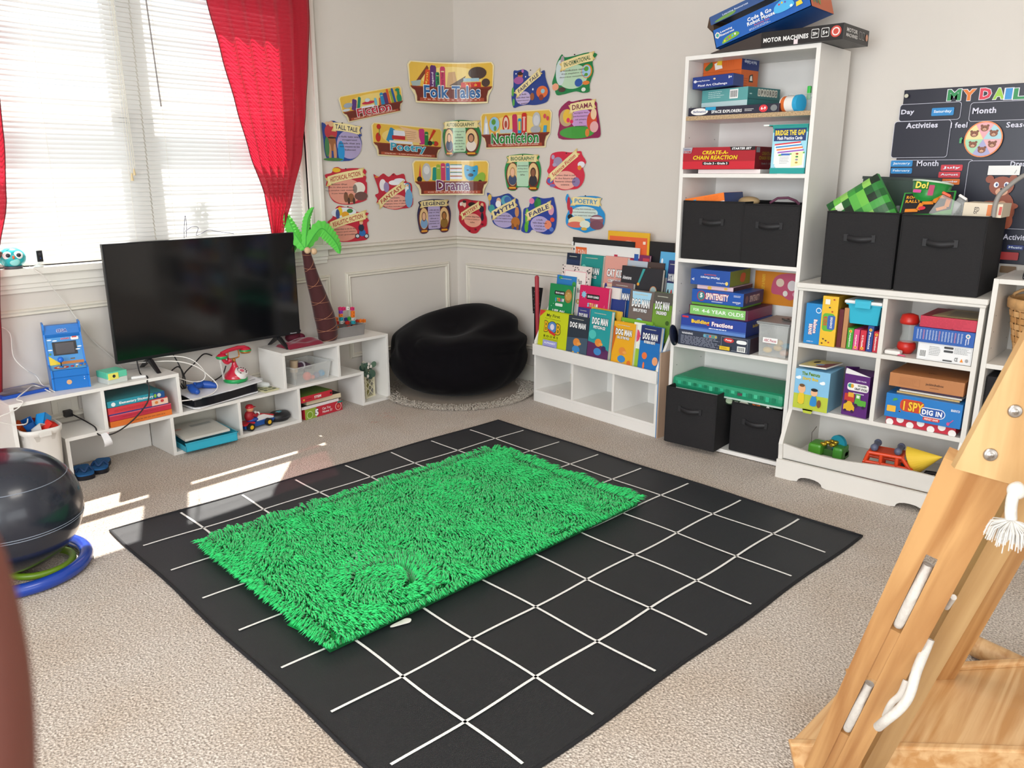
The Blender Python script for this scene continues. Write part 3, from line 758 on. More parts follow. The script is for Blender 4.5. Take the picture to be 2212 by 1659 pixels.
def or_f(c, w, h):
    for i in range(5): c.line(w*(.55+.06*i), h*.62, w*(.55+.06*i), h*.92, 0.001, 'b9531c')
    c.blob([(w*.05, h*.62), (w*.22, h*.78), (w*.25, h*.66), (w*.12, h*.55)], '3f6a34'); c.poly([(w*.33, h*.55), (w*.52, h*.58), (w*.47, h*.80), (w*.30, h*.72)], 'efe9df'); c.poly([(w*.36, h*.68), (w*.5, h*.66), (w*.5, h*.86), (w*.4, h*.84)], 'e7c02d')
    c.line(0, h*.5, w, h*.5, 0.001, 'a04413'); c.ell(w*.89, h*.84, w*.03, h*.05, 'e8e8f0')
def or_s(c, w, h):
    c.rect(0, h*.5, w, h, '1c2f6e'); FLIP(TX('Pixel Art Challenge', 'dfe3f2', .5, .28, .7, .12))(c, w, h); c.poly([(w*.45, h*.18), (w*.7, h*.18), (w*.66, h*.4), (w*.48, h*.36)], '2a2420'); c.poly([(w*.5, h*.22), (w*.66, h*.22), (w*.62, h*.36), (w*.53, h*.34)], 'e9e2d4')
    c.lines(w*.1, h*.05, w*.4, h*.3, 4, 'a04413', .2, 3)
gb('puzzle_box', 'orange and blue box at the top of the bookcase stack', 'box', X1+0.085, zu+0.0015, 1513, 1603, 129, 0.13, 'd2601f', drz=-math.radians(9), front=or_f, side=or_s, h=0.158)
# toy can
t = thing('toy_can', 'small white toy can with bright blue lid lying on the top shelf', 'can', at_x(1713, 224, X1+0.035), RZ)
t.location.z = z1+0.033
s = MB(); s.cyl((-0.045, 0.012, 0), (0.022, -0.006, 0), 0.032, 'f0ece6', seg=28); s.cyl((-0.04, 0.0107, 0), (-0.005, 0.0013, 0), 0.0323, 'e07030', seg=28, caps=False); s.cyl((-0.022, 0.0056, 0), (0.0, 0, 0), 0.0326, 'f0ece6', seg=28, caps=False); s.obj('can_body', t)
s = MB(); s.cyl((0.020, -0.0055, 0), (0.040, -0.011, 0), 0.0345, '2ea8d8', seg=28); s.obj('lid', t)
CLEAR = mat('dfe6e4', 0.12, alpha=0.25, name='clear_plastic')
FROST = mat('eceeec', 0.2, alpha=0.26, name='frosted_plastic')
def tub(mb, w, d, h, m, th=0.002, fl=0.0, rim=0.006):
    """open box with flaring walls, centred"""
    for sx, sy, a in ((0, -1, w), (0, 1, w), (-1, 0, d), (1, 0, d)):
        if sx == 0:
            y0, y1 = sy*(d/2-fl), sy*d/2; vs = [(-w/2+fl, y0, 0), (w/2-fl, y0, 0), (w/2, y1, h), (-w/2, y1, h)]; n_ = V((0, sy*th, 0))
        else:
            x0, x1 = sx*(w/2-fl), sx*w/2; vs = [(x0, -d/2+fl, 0), (x0, d/2-fl, 0), (x1, d/2, h), (x1, -d/2, h)]; n_ = V((sx*th, 0, 0))
        vv = [V(v) for v in vs]; mb.add(vv+[v-n_ for v in vv], [(0, 1, 2, 3), (7, 6, 5, 4), (0, 4, 5, 1), (1, 5, 6, 2), (2, 6, 7, 3), (3, 7, 4, 0)], m)
    mb.box(-w/2+fl, -d/2+fl, 0, w/2-fl, d/2-fl, th, m)
    if rim:
        for a in ((-w/2-rim, -d/2-rim, w/2+rim, -d/2), (-w/2-rim, d/2, w/2+rim, d/2+rim), (-w/2-rim, -d/2, -w/2, d/2), (w/2, -d/2, w/2+rim, d/2)): mb.box(a[0], a[1], h-0.005, a[2], a[3], h, m)
    return mb
Pc = at_x(1738, 236, BX+0.16)
t = thing('clear_caddy', 'clear plastic container with bright green handle beside the toy can', 'container', (BX+0.17, Pc.y-0.005, z1), RZ)
tub(MB(), 0.11, 0.16, 0.075, CLEAR).obj('container_body', t); s = MB(); s.box(0.025, -0.075, 0.05, 0.04, -0.060, 0.105, '35c04a', bev=.003); s.obj('handle', t)
# ---------------------------------------------------------------- shelf at 1.318
z2 = 1.3185
zp, *_ = gb('workbook', 'thick white workbook under the large red box', 'book', X1+0.004, z2, 1508, 1642, 370, 0.25, 'ece4e2', h=0.018, top_m='b02a3c')
def chain_f(c, w, h):
    c.rect(0, h*.36, w, h, 'a81626'); c.text('CREATE-A-', w*.46, h*.76, w*.36, h*.17, 'f2d21e', bold=.03, shear=.2, out='5a1010', ow=.02); c.text('CHAIN REACTION', w*.46, h*.53, w*.62, h*.19, 'f2d21e', bold=.03, shear=.2, out='5a1010', ow=.02)
    c.rrect(w*.29, h*.19, w*.66, h*.34, .003, '1a1416'); c.text('Grade 3 - Grade 5', w*.475, h*.265, w*.33, h*.10, 'ffffff', bold=.03)
    c.poly([(w*.68, h*.84), (w, h*.84), (w, h), (w*.66, h)], '1a1416'); c.text('STARTER SET', w*.82, h*.92, w*.26, h*.10, 'ffffff', bold=.03, shear=.2)
    c.poly([(0, h*.74), (w*.12, h*.74), (w*.14, h), (0, h)], 'a9a7ae'); c.text('STEM', w*.065, h*.80, w*.10, h*.09, 'b01020', bold=.03); c.text('Lakeshore', w*.065, h*.91, w*.09, h*.06, '2c3f8a', bold=.02)
def chain_s(c, w, h):
    c.text('CREATE-A-', w*.45, h*.70, w*.4, h*.15, 'a8861e', bold=.03); c.text('CHAIN REACT', w*.45, h*.5, w*.6, h*.16, 'a8861e', bold=.03); c.text('Grade 3 - Grade 5', w*.5, h*.25, w*.5, h*.08, 'b0a8a8'); c.rect(w*.02, h*.74, w*.16, h*.97, '8a8a90')
zc, *_ = gb('building_set_box', 'large red box with yellow lettering on the middle shelf', 'box', X1-0.022, zp+0.001, 1470, 1625, 316, 0.26, 'c81e30', front=chain_f, side=chain_s, side_m='7a1420')
def bridge_f(c, w, h):
    c.rect(0, h*.12, w, h*.86, '9fd8ea'); c.rect(w*.04, h*.68, w*.96, h*.94, '1d3a72'); c.text('BRIDGE THE GAP', w*.5, h*.85, w*.86, h*.11, 'f2d63a', bold=.04); c.text('Math Practice Cards', w*.5, h*.74, w*.72, h*.07, 'f4f4f8', bold=.03)
    for i, q in enumerate(('d8394a', '3b8fd0', 'f07a3a', '9a5fc0', '5cae4a')):
        x, y = w*(.08+.035*i), h*(.62-.055*i); c.poly([(x, y-h*.42), (x+w*.75, y-h*.42+h*.05), (x+w*.75, y+h*.05), (x, y)], 'f6f4ee'); c.poly([(x, y-h*.03), (x+w*.75, y+h*.02), (x+w*.75, y+h*.05), (x, y)], q)
    c.poly([(w*.60, h*.14), (w*.92, h*.18), (w*.92, h*.46), (w*.60, h*.44)], 'f2ecb4'); c.lines(w*.26, h*.2, w*.55, h*.36, 5, '9aa0b0', .3, 4); c.rect(w*.3, h*.38, w*.55, h*.42, '3a6ac0')
    for i in range(4): c.ell(w*.76, h*(.41-.06*i), w*.04, h*.018, ('a8432f', '3c8a4a', '8f86a8', 'c09a3a')[i])
    c.rect(0, 0, w, h*.12, '1d9c98'); c.rect(0, h*.94, w, h, '178f8b')
A = at_x(1663, 378, X1-0.01); B = at_x(1744, 381, X1-0.01); B.y = max(B.y, 1.390)
t = thing('flash_card_box', 'teal math practice cards box with its lid flap open', 'box', (X1-0.01, A.y, z2), RZ)
wq = A.y-B.y; hq = height_over(V((X1-.01, A.y, z2)), 272)-z2
boxmesh(wq, 0.10, hq, '1d9c98', front=bridge_f).obj('box_body', t); s = MB(); s.box(-0.045, 0.0, hq+0.001, wq, 0.09, hq+0.004, '22a79c'); s.box(-0.045, -0.001, hq, -0.02, 0.09, hq+0.006, 'e8ecea'); s.obj('open_flap', t)
# in the two bins of the middle shelf
def tilt_f(c, w, h): c.rect(0, h*.42, w, h, 'f07a26'); c.rect(0, 0, w, h*.42, 'e8e8ea'); c.poly([(w*.2, h*.55), (w*.3, h*.58), (w*.28, h*.85), (w*.18, h*.78)], '3aa6dc'); c.lines(w*.5, h*.5, w*.9, h*.9, 5, 'c85a14', .2, 8); c.lines(w*.5, h*.05, w*.95, h*.35, 3, '8a93a8', .4, 3)
Pb = at_x(1474, 434, BX+0.03)
solo(boxmesh(0.20, 0.19, 0.062, 'f07a26', front=tilt_f, side_m='24407e'), 'activity_box', 'orange and white box sticking up tilted from the left shelf bin', 'box', V((BX+0.03, Pb.y-0.025, 1.140)), rot=(0.0, -0.17, RZ))
s = MB(); s.ball((0, 0, 0), (0.04, 0.05, 0.022), mat('b79a70', .7, name='wood_disc')); P_ = at_x(1618, 436, BX+0.12)
solo(s, 'wooden_disc', 'round tan wooden piece peeking over the right shelf bin', 'toy', (BX+0.12, P_.y, 1.195))
s = MB(); s.tube([(0, 0, 0), (0.02, 0.03, 0.02), (0.06, 0.05, 0.022), (0.10, 0.04, 0.01), (0.13, 0.0, 0.0)], 0.006, mat('6a3a52', .6)); P_ = at_x(1652, 440, BX+0.06)
solo(s, 'purple_strap', 'dark purple strap coiled on top of the right shelf bin', 'strap', (BX+0.07, P_.y-.02, 1.192), RZ)
# ---------------------------------------------------------------- shelf at 0.510
z3 = 0.511
def warn_f(c, w, h):
    c.text('WARNING', w*.13, h*.82, w*.16, h*.13, 'e6e6ea', bold=.03); c.lines(w*.04, h*.08, w*.60, h*.68, 7, '8f93a4', .45, 9); c.rrect(w*.36, h*.70, w*.56, h*.94, h*.1, '6f8f98')
    for i in range(5): c.ell(w*(.38+.04*i), h*.82, h*.07, h*.08, ('5aa8c8', '3a6aa0', 'd8605a', '5a9a6a', 'c8a84a')[i])
    c.frame(w*.62, h*.10, w*.97, h*.92, .0012, 'a9acb6'); c.ell(w*.72, h*.74, w*.07, h*.16, 'c83a3a'); c.text('FoxFire', w*.72, h*.74, w*.09, h*.14, 'ffffff', bold=.03, shear=.2) if 0 else c.text('Puzzy', w*.72, h*.74, w*.09, h*.14, 'ffffff', bold=.03, shear=.2)
    c.rect(w*.62, h*.08, w*.76, h*.34, '2a2c34'); c.rect(w*.60, h*.08, w*.74, h*.32, 'e2bd2c'); c.lines(w*.62, h*.12, w*.72, h*.28, 3, '8a6a10', .3, 2); BAR(.84, .10, .95, .45)(c, w, h); c.blob([(w*.84, h*.62), (w*.95, h*.62), (w*.95, h*.82), (w*.84, h*.82)], 'eef0f0')
zA, *_ = gb('puzzle_kit_box', 'dark slate box printed WARNING at the bottom of the bookcase game stack', 'box', BX-0.012, z3, 1464, 1620, 733, 0.20, '33394b', front=warn_f, side_m='2a1c28', pyB=745)
s = MB(); s.lathe([(0.0, 0.0), (0.04, 0.0), (0.052, 0.006), (0.05, 0.010), (0.0, 0.008)], (0, 0, 0), mat('12192e', .35, name='navy_gloss'), sq=(1.0, 0.7))
Pn = at_x(1452, 722, BX-0.028); solo(s, 'navy_disc', 'dark navy round disc poking out left of the game stack', 'disc', (BX-0.026, Pn.y+0.000, Pn.z-0.005), rot=(0, math.radians(78), RZ))
def frac_f(c, w, h):
    c.rect(0, 0, w, h*.28, '5f86c8'); c.rect(0, h*.20, w, h*.30, '3f64b0'); c.text('Building', w*.31, h*.62, w*.28, h*.32, 'f4d42c', bold=.04, out='c03040', ow=.03); c.text('Fractions', w*.65, h*.62, w*.32, h*.30, 'f6f2f4', bold=.04, out='c03050', ow=.03)
    c.rect(w*.02, h*.84, w*.12, h*.96, 'd2303c'); c.lines(w*.45, h*.24, w*.8, h*.36, 1, 'dfe6f4', .5, 2)
def frac_s(c, w, h): c.text('Building Fractions', w*.5, h*.6, w*.5, h*.26, 'c9a838', bold=.04)
zB, *_ = gb('math_game_box', 'blue fractions game box second from the bottom of the stack', 'box', BX+0.0, zA+0.001, 1470, 1611, 697, 0.28, '26429a', front=frac_f, side=frac_s, side_m='182a6c', pyB=715)
def yr_f(c, w, h): c.rect(w*.02, h*.10, w*.96, h*.96, '86c46c'); c.text('FOR', w*.13, h*.55, w*.10, h*.26, 'f4faf0', bold=.02); c.text('4-6 YEAR OLDS', w*.58, h*.53, w*.70, h*.36, 'f4faf0', bold=.02)
zC, *_ = gb('storybook_set', 'green and purple box printed FOR 4-6 YEAR OLDS under the thin green box', 'book set', BX+0.02, zB+0.001, 1487, 1615, 672, 0.26, '55203f', front=yr_f, side_m='7a2448', pyB=690)
zD, *_ = gb('card_box', 'thin bright green box in the middle of the game stack', 'box', BX+0.03, zC+0.001, 1494, 1600, 655, 0.22, '5e9a34', h=0.012, pyB=656)
def spin_f(c, w, h):
    c.ell(w*.19, h*.52, w*.085, h*.40, 'b0303c'); c.ell(w*.19, h*.52, w*.07, h*.33, '3f7f86'); c.text('5', w*.19, h*.56, w*.05, h*.36, 'eaf2ea', bold=.05)
    c.text('SPINTENSITY', w*.50, h*.54, w*.44, h*.50, 'f4e9e2', bold=.04, out='c02a3a', ow=.05); c.lines(w*.40, h*.12, w*.62, h*.20, 1, 'e8ecf6', .6, 1); c.text('MINDWARE', w*.88, h*.28, w*.15, h*.10, 'f2f4fa', bold=.02); c.text('Ages 8+', w*.9, h*.18, w*.06, h*.08, 'f2f4fa'); c.lines(w*.82, h*.66, w*.96, h*.84, 2, 'c8d2ea', .5, 3)
def spin_s(c, w, h): c.text('SPINTENSITY', w*.55, h*.5, w*.5, h*.5, 'b8a8a4', bold=.04, out='7a2430', ow=.05); c.ell(w*.15, h*.5, w*.08, h*.3, '6a4a52')
zE, *_ = gb('dice_game_box', 'blue game box with jagged white and red lettering in the stack', 'box', BX+0.028, zD+0.001, 1494, 1606, 635, 0.21, '1c53a8', front=spin_f, side=spin_s, side_m='221f48', pyB=648)
zF, *_ = gb('small_card_box', 'pale pink card box just under the upside-down magnet kit', 'box', BX+0.045, zE+0.001, 1506, 1584, 617, 0.20, 'c9a6b4', h=0.020, side_m='2a1a26', front=mix(R(.0, .1, 1, .9, 'dcc0ca'), E_(.35, .4, .06, .4, 'e8b84a'), E_(.8, .5, .05, .3, 'e8b84a')), pyB=625)
def mag_f(c, w, h):
    def f(c, w, h):
        c.text('Magnet Movers', w*.5, h*.48, w*.48, h*.20, 'e6ecf8', bold=.03); c.text('Demonstration Kit', w*.5, h*.32, w*.30, h*.10, 'd8604c'); c.text('Learning Resources', w*.2, h*.78, w*.26, h*.12, 'e6ecf8'); c.ell(w*.07, h*.78, w*.035, h*.12, 'e8d070'); c.text('5+', w*.93, h*.66, w*.06, h*.16, 'ffffff', bold=.03)
    FLIP(f)(c, w, h)
gb('magnet_kit_box', 'blue and olive magnet kit lying upside down on the game stack', 'box', BX+0.030, zF+0.001, 1492, 1577, 587, 0.21, '204ea0', front=mag_f, side_m='6b7a24', side=lambda c, w, h: c.blob([(w*.5, h*.3), (w*.7, h*.2), (w*.75, h*.7), (w*.55, h*.75)], 'c0502a'), pyB=600)
# wall calendar leaf pinned inside
A = at_x(1632, 586, BX+BDP-0.010); s = MB(); c = s.canvas((0, 0, 0), (0, -1, 0), (0, 0, 1)); c.rect(0, 0, 0.24, 0.16, 'e08a1e'); c.text('MICKEY & FRIENDS', .045, .10, .09, .016, 'f0c03a', rot=PI/2, bold=.03)
c.blob([(.09, .06), (.10, .13), (.15, .155), (.22, .15), (.235, .08), (.19, .03), (.14, .05)], 'cf5a78'); c.ell(.13, .11, .02, .02, 'f2d9c0'); c.ell(.19, .10, .022, .025, 'f0e6e6'); c.ell(.21, .06, .015, .012, 'e8a0b8'); c.ell(.16, .06, .012, .014, 'f6efe4')
solo(s, 'picture_calendar', 'orange picture calendar page fixed inside the bookcase above the clear box', 'calendar', (BX+BDP-0.0085, A.y, A.z-0.155))
# clear box of letters
A = at_x(1634, 762, BX+0.015); B = at_x(1697, 772, BX+0.015); B.y = max(B.y, 1.400); wq = A.y-B.y
t = thing('letter_box', 'clear plastic box with grey lid and handwritten ABC label in the bookcase', 'container', (BX+0.015+0.10, (A.y+B.y)/2, z3), RZ)
hh = height_over(V((BX+.015, B.y, z3)), 706)-z3
tub(MB(), wq, 0.19, hh, FROST, fl=0.006).obj('box_body', t)
s = MB(); s.box(-wq/2-.010, -.105, hh, wq/2+.008, .105, hh+.010, mat('8b8c8c', .35, name='grey_lid_plastic'), bev=.004); s.obj('lid', t)
s = MB(); c = s.canvas((-.045, -.0975, hh*.42), (1, 0, 0), (0, 0, 1)); c.rect(0, 0, .07, .024, 'f2f0ee'); c.text('ABC Pieces', .035, .012, .058, .013, 'b03050'); s.obj('handwritten_label', t)
s = MB()
for i, (x, z, q) in enumerate(((-.04, .02, 'e8b62a'), (0, .03, 'e8b62a'), (.035, .04, '3f9fc0'), (.04, .015, 'd9a890'), (-.02, .055, '6fb0b8'), (-.05, .05, 'd86a6a'), (.01, .06, 'e0b040'))): s.ball((x, -.05+.02*(i % 3), z), (.022, .014, .014), q, 12, 8)
tag(s.obj('foam_letters', t), kind='stuff')
s = MB(); MT = mat('6b6863', .3, metal=.8, name='dark_metal'); s.box(-.045, -.004, 0, .0, .004, .008, MT, bev=.002); s.cyl((0, 0, .005), (.04, -.02, .005), .004, mat('cfc9bd', .3, metal=.8)); s.cyl((.01, .006, .004), (.05, .016, .004), .003, MT); s.box(-.06, .0, .001, -.03, .018, .01, MT, bev=.002)
P_ = at_z(1694, 702, z3+hh+.010); solo(s, 'metal_clip', 'dark and silver metal clip lying on the grey lid', 'clip', (BX+.08, P_.y, z3+hh+.011), RZ-.3)
# green cushion tray above the bottom bins, and the puzzle boxes beneath it
GRN = mat('1f8f68', .5, name='green_cushion', noise=.05)
A = at_x(1453, 830, BX+.005); B = at_x(1692, 845, BX+.005); A.y = min(A.y, 1.964); B.y = 1.385
t = thing('green_cushion', 'flat emerald green cushion with pixel pattern edge lying over the bottom bins', 'cushion', (BX-.005, A.y, .286), RZ)
wq = A.y-B.y-.004
s = MB(); s.box(0, 0, 0, wq, .29, .060, GRN, bev=.022); s.box(.004, .004, -.004, wq-.004, .286, .004, 'b9cfc4'); rr = random.Random(5)
c = s.canvas((0, -.0004, 0), (1, 0, 0), (0, 0, 1))
for i in range(18):
    k = c.k; x = wq*(.06+.05*i); c.rect(x, .018+.01*rr.random(), x+wq*.03, .042, ('2fae84', '1a7a58', '44b98e', '167050')[i % 4])
c.rect(wq*.62, .024, wq*.66, .036, '5a3a44')
s.obj('cushion_body', t)
def bug_f(c, w, h): c.text('BUG', w*.62, h*.5, w*.05, h*.8, 'd8642a', bold=.05, rot=-PI/2) if 0 else c.text('BUG', w*.66, h*.5, w*.16, h*.55, 'd8642a', bold=.05); c.ell(w*.40, h*.5, w*.10, h*.38, 'c9c6b4'); c.ell(w*.08, h*.5, w*.08, h*.36, 'a8b89a'); c.ell(w*.90, h*.5, w*.035, h*.34, 'e6e4dc'); c.lines(w*.2, h*.3, w*.28, h*.7, 2, 'd8d8c8', .4, 1)
gb('science_kit_box', 'dark green box squeezed between the cushion and the right bottom bin', 'box', BX+.02, .247, 1568, 1672, 845, .2, '243a26', h=.036, front=bug_f, pyB=855)
# ---------------------------------------------------------------- organizer, upper left cubby
OX = OXF+0.012; z4 = .606
def beans_f(c, w, h): c.text('Balance', w*.62, h*.44, h*.34, w*.20, 'f4f2ee', bold=.03, rot=-PI/2, out='c02a2a', ow=.06); c.text('BEANS', w*.36, h*.36, h*.26, w*.20, 'f4f2ee', bold=.03, rot=-PI/2, out='c02a2a', ow=.06); c.ell(w*.75, h*.84, w*.16, h*.07, 'dfeaf6'); c.ell(w*.75, h*.84, w*.12, h*.05, '1b82c4'); c.text('AGES 5+', w*.4, h*.06, w*.4, h*.03, 'cfe2f4')
gb('logic_game_box', 'blue game box standing at the far left of the upper cubby', 'box', OX, z4, 1735, 1772, 657, .22, '1b82c4', front=beans_f, pyB=735)
def yel_f(c, w, h):
    c.rrect(w*.1, h*.30, w*.85, h*.66, w*.2, '5fae3a'); c.rrect(w*.42, h*.34, w*.90, h*.62, w*.1, '3a62b0'); c.text('SEQUENCE', w*.66, h*.48, h*.22, w*.16, 'f0ede0', bold=.03, rot=-PI/2); c.text('KIDS', w*.28, h*.50, h*.18, w*.24, 'd0312c', bold=.04, rot=-PI/2)
    for i in range(8): c.ell(w*(.2+.6*((i*37) % 10)/10), h*(.05+.03*i if i < 4 else .62+.08*(i-3)), w*.06, w*.05, ('5a3a20', 'b0402a', '3a3a3a')[i % 3])
    c.rect(w*.2, h*.84, w*.5, h*.94, 'ece8da')
gb('board_game_box', 'tall yellow game box standing beside the blue one'.replace(' style', ''), 'box', OX-.006, z4, 1769, 1803, 641, .25, 'e8b92c', front=yel_f, side_m='b08a22', pyB=735)
for nm, lb, a, b, yt, q, d_ in (('hardback_book', 'dark maroon book standing in the upper cubby right of the yellow box', 1806, 1816, 668, '5e1420', .18), ('wooden_board', 'plain tan board standing beside the maroon book', 1817, 1827, 665, 'b98456', .2)):
    gb(nm, lb, 'book' if 'book' in nm else 'board', OX+.004, z4, a, b, yt, d_, q, pyB=740)
def fc(tt, q2): return lambda c, w, h: (c.text(tt, w*.45, h*.42, h*.66, w*.34, 'f4ece6', bold=.03, rot=-PI/2), c.ell(w*.5, h*.12 if q2 else h*.85, w*.26, w*.26, 'e8cf3a'), c.ell(w*.5, h*.12 if q2 else h*.85, w*.14, w*.14, 'd2483a'))
zs = []
for nm, a, b, yt, q, tt, f2 in (('green', 1828, 1841, 709, '3f9a2e', 'Multiplication', 0), ('pink', 1842, 1854, 712, 'd84a86', 'Alphabet', 1), ('red', 1856, 1869, 714, 'c8243a', '0-12 Numbers', 1), ('dark blue', 1871, 1884, 705, '233f86', 'Phonics', 0), ('crimson', 1886, 1898, 717, 'c02036', 'Subtraction', 0)):
    z_, o_, *_ = gb('flash_card_pack', '%s flash card pack reading %s in the row under the teal container' % (nm, tt), 'card box', OX+.002, z4, a, b, yt, .12, q, front=fc(tt, f2), pyB=745, group='flash card packs in the upper left cubby'); zs.append(z_)
A = at_x(1828, 705, OX+.01); B = at_x(1900, 705, OX+.01); zt_ = max(zs)+.001; wq = A.y-B.y
t = thing('lidded_tub', 'turquoise plastic tub with white lid sitting on the flash card packs', 'container', (OX+.08, (A.y+B.y)/2, zt_), RZ)
TQ = mat('35b3cf', .35, name='turquoise_plastic'); hh = .085
tub(MB(), wq, .15, hh, TQ, fl=.010).obj('tub_body', t); s = MB(); s.box(-wq/2-.012, -.088, hh, wq/2+.006, .088, hh+.014, mat('e6e8e8', .3), bev=.005); s.obj('lid', t)
s = MB(); s.box(-wq*.25, -.096, hh-.016, wq*.22, -.086, hh+.020, TQ, bev=.003); s.box(-wq*.25, -.096, hh+.016, wq*.22, -.06, hh+.020, TQ); s.obj('clip', t)
# upper right cubby
P_ = at_x(1957, 750, OX+.075)
t = thing('sensory_bottle', 'clear waisted bottle with red caps in the upper right cubby', 'bottle', (OX+.08, P_.y, z4), RZ)
RED = mat('c8281e', .35, name='red_plastic')
s = MB(); s.lathe([(.022, .035), (.030, .055), (.022, .085), (.027, .115), (.031, .135)], (0, 0, 0), CLEAR, 24); s.obj('bottle_body', t)
s = MB(); s.lathe([(0, 0), (.022, 0), (.036, .022), (.034, .042), (.026, .048), (0, .048)], (0, 0, 0), RED, 24); s.obj('cap', t)
s = MB(); s.lathe([(.0, .120), (.034, .122), (.037, .132), (.030, .158), (.012, .164), (0, .164)], (0, 0, 0), RED, 24); s.obj('cap', t)
s = MB(); s.box(-.032, -.02, 0, .03, .02, .018, 'e9e5e0', bev=.008); s.cyl((.02, -.016, .004), (.05, -.022, .003), .0028, 'e85a80'); P_ = at_z(1936, 762, z4)
solo(s, 'white_adapter', 'small rounded white gadget in front of the red capped bottle', 'gadget', (OX+.02, P_.y, z4+.0005), RZ)
def wb_f(c, w, h):
    c.frame(w*.02, h*.06, w*.98, h*.94, .0008, 'b8b8b8'); BAR(.04, .12, .18, .62)(c, w, h); c.lines(w*.22, h*.3, w*.46, h*.85, 6, '9a9a9a', .4, 2); c.lines(w*.68, h*.55, w*.97, h*.9, 5, '9a9a9a', .4, 5)
    c.rrect(w*.49, h*.78, w*.66, h*.9, .003, '3a3a3c'); c.rrect(w*.49, h*.58, w*.66, h*.70, .003, '3a3a3c'); c.rect(w*.49, h*.08, w*.66, h*.16, '444444'); c.text('CE', w*.73, h*.25, w*.06, h*.22, '555555'); c.poly([(w*.80, h*.14), (w*.86, h*.14), (w*.83, h*.34)], 'e88a20'); c.ell(w*.92, h*.25, w*.03, h*.1, 'a0a0a0')
zG, *_ = gb('craft_kit_box', 'white printed box at the bottom of the upper right cubby stack', 'box', OX-.004, z4+.0005, 1979, 2099, 752, .2, 'e8e8e8', front=wb_f, pyB=775)
def lb_f(c, w, h):
    for i in range(15): x = w*(.06+.052*i); c.lines(x, h*.2, x+w*.03, h*.88, 14, 'c9d8ee' if i % 5 != 2 else 'd8909a', .5, i)
    c.ell(w*.90, h*.74, h*.14, h*.15, 'ead9d0'); c.ell(w*.90, h*.74, h*.07, h*.08, '4a8fb0'); c.text('Learning', w*.915, h*.40, h*.40, w*.03, 'eef2fa', bold=.03, rot=-PI/2); c.text('Resources', w*.88, h*.35, h*.40, w*.025, 'eef2fa', bold=.03, rot=-PI/2)
zH, *_ = gb('learning_game_box', 'blue box with columns of white print under the red box', 'box', OX-.012, zG+.001, 1972, 2106, 720, .22, '1d56a8', front=lb_f, pyB=740)
def rb_f(c, w, h): c.lines(0, h*.1, w, h*.9, 7, 'ab1c38', .3, 3); c.poly([(w*.55, 0), (w*.62, 0), (w*.60, h*.14)], '8a1830')
def rb_t(c, w, h): c.rect(w*.18, h*.05, w, h, 'cbb487'); c.poly([(w*.0, h*.0), (w*.14, h*.0), (w*.34, h), (w*.2, h)], 'a02838'); c.rect(w*.4, h*.2, w*.95, h*.8, 'a99a80')
gb('gift_box', 'raspberry red patterned box on top of the upper right cubby stack', 'box', OX-.002, zH+.001, 1986, 2110, 694, .24, 'c22844', front=rb_f, top=rb_t, pyB=705)
# lower left cubby
z5 = .319
def pea_f(c, w, h):
    c.rect(0, h*.0, w, h*.42, 'b9c43e'); c.rect(0, h*.38, w, h, '84bde0'); c.text('The Peanuts', w*.45, h*.90, w*.52, h*.09, '3a7a2c', bold=.04, bend=h*.01, out='e8cf3a', ow=.02); c.text('Story Box', w*.45, h*.77, w*.46, h*.10, 'e6c41e', bold=.04, bend=h*.01, out='3f7a2c', ow=.02)
    for x, y in ((.1, .78), (.80, .72)): c.ell(w*x, h*y, w*.08, h*.035, 'eef2f4'); c.ell(w*(x+.03), h*(y+.02), w*.05, h*.035, 'eef2f4')
    # two plain children's-book figures
    c.ell(w*.23, h*.14, w*.09, h*.012, '2c3a1c'); c.blob([(w*.15, h*.15), (w*.16, h*.40), (w*.30, h*.40), (w*.31, h*.15)], 'e2c22c'); c.ell(w*.23, h*.52, w*.11, h*.12, 'e9b48a'); c.ell(w*.23, h*.60, w*.08, h*.04, '6a4a2c')
    c.blob([(w*.50, h*.14), (w*.54, h*.36), (w*.66, h*.36), (w*.68, h*.14)], '2f86c8'); c.ell(w*.60, h*.46, w*.10, h*.09, 'e9b48a'); c.ell(w*.60, h*.53, w*.10, h*.04, '1c1618'); c.ell(w*.76, h*.20, w*.06, h*.10, '7a4a2e')
zI, po, PP, pw, ph, prz = gb('storybook_box', 'sky blue and green storybook box with a green ribbon tab', 'book set', OX-.030, z5, 1712, 1787, 806, .16, '84bde0', front=pea_f, side_m='6f9fb8', pyB=880)
s = MB(); s.box(-.022, -.002, -.006, .022, .0, .004, 'aebb3a'); s.prism([(-.018, -.018), (.018, -.018), (.022, .0), (-.022, .0)], -.002, -.001, 'b9c43e'); o_ = s.obj('green_ribbon_tab', po); o_.location = (pw*.45, -.002, .002)
def cov(c, w, h): c.rect(0, 0, w, h, 'd8c98a'); c.ell(w*.35, h*.5, w*.25, h*.35, 'e6d27a'); c.ell(w*.30, h*.6, w*.1, h*.15, '3a2a22'); c.poly([(w*.6, 0), (w, 0), (w, h*.8), (w*.7, h*.5)], '8a4a52'); c.ell(w*.6, h*.3, w*.15, h*.12, '9aa8c8')
solo(boxmesh(.125, .15, .007, 'e9e4da', top=cov), 'picture_book', 'thin illustrated paperback lying on top of the storybook box', 'book', V((OX-.018, PP.y-.006, zI+.008)), rot=(0, -.05, RZ-.12))
s = MB()
for i, q in enumerate(('e88a1a', '1d4f9a', 'efe9dc', '6a4030')): s.box(.018*i, 0, 0, .018*i+.016, .12, .15-.012*i, q, bev=.003)
P_ = at_x(1742, 790, OXF+.14)
tag(solo(s, 'magazine_row', 'orange, blue and white book spines behind the storybook box', 'book', (OXF+.15, P_.y, z5), RZ), kind='stuff')
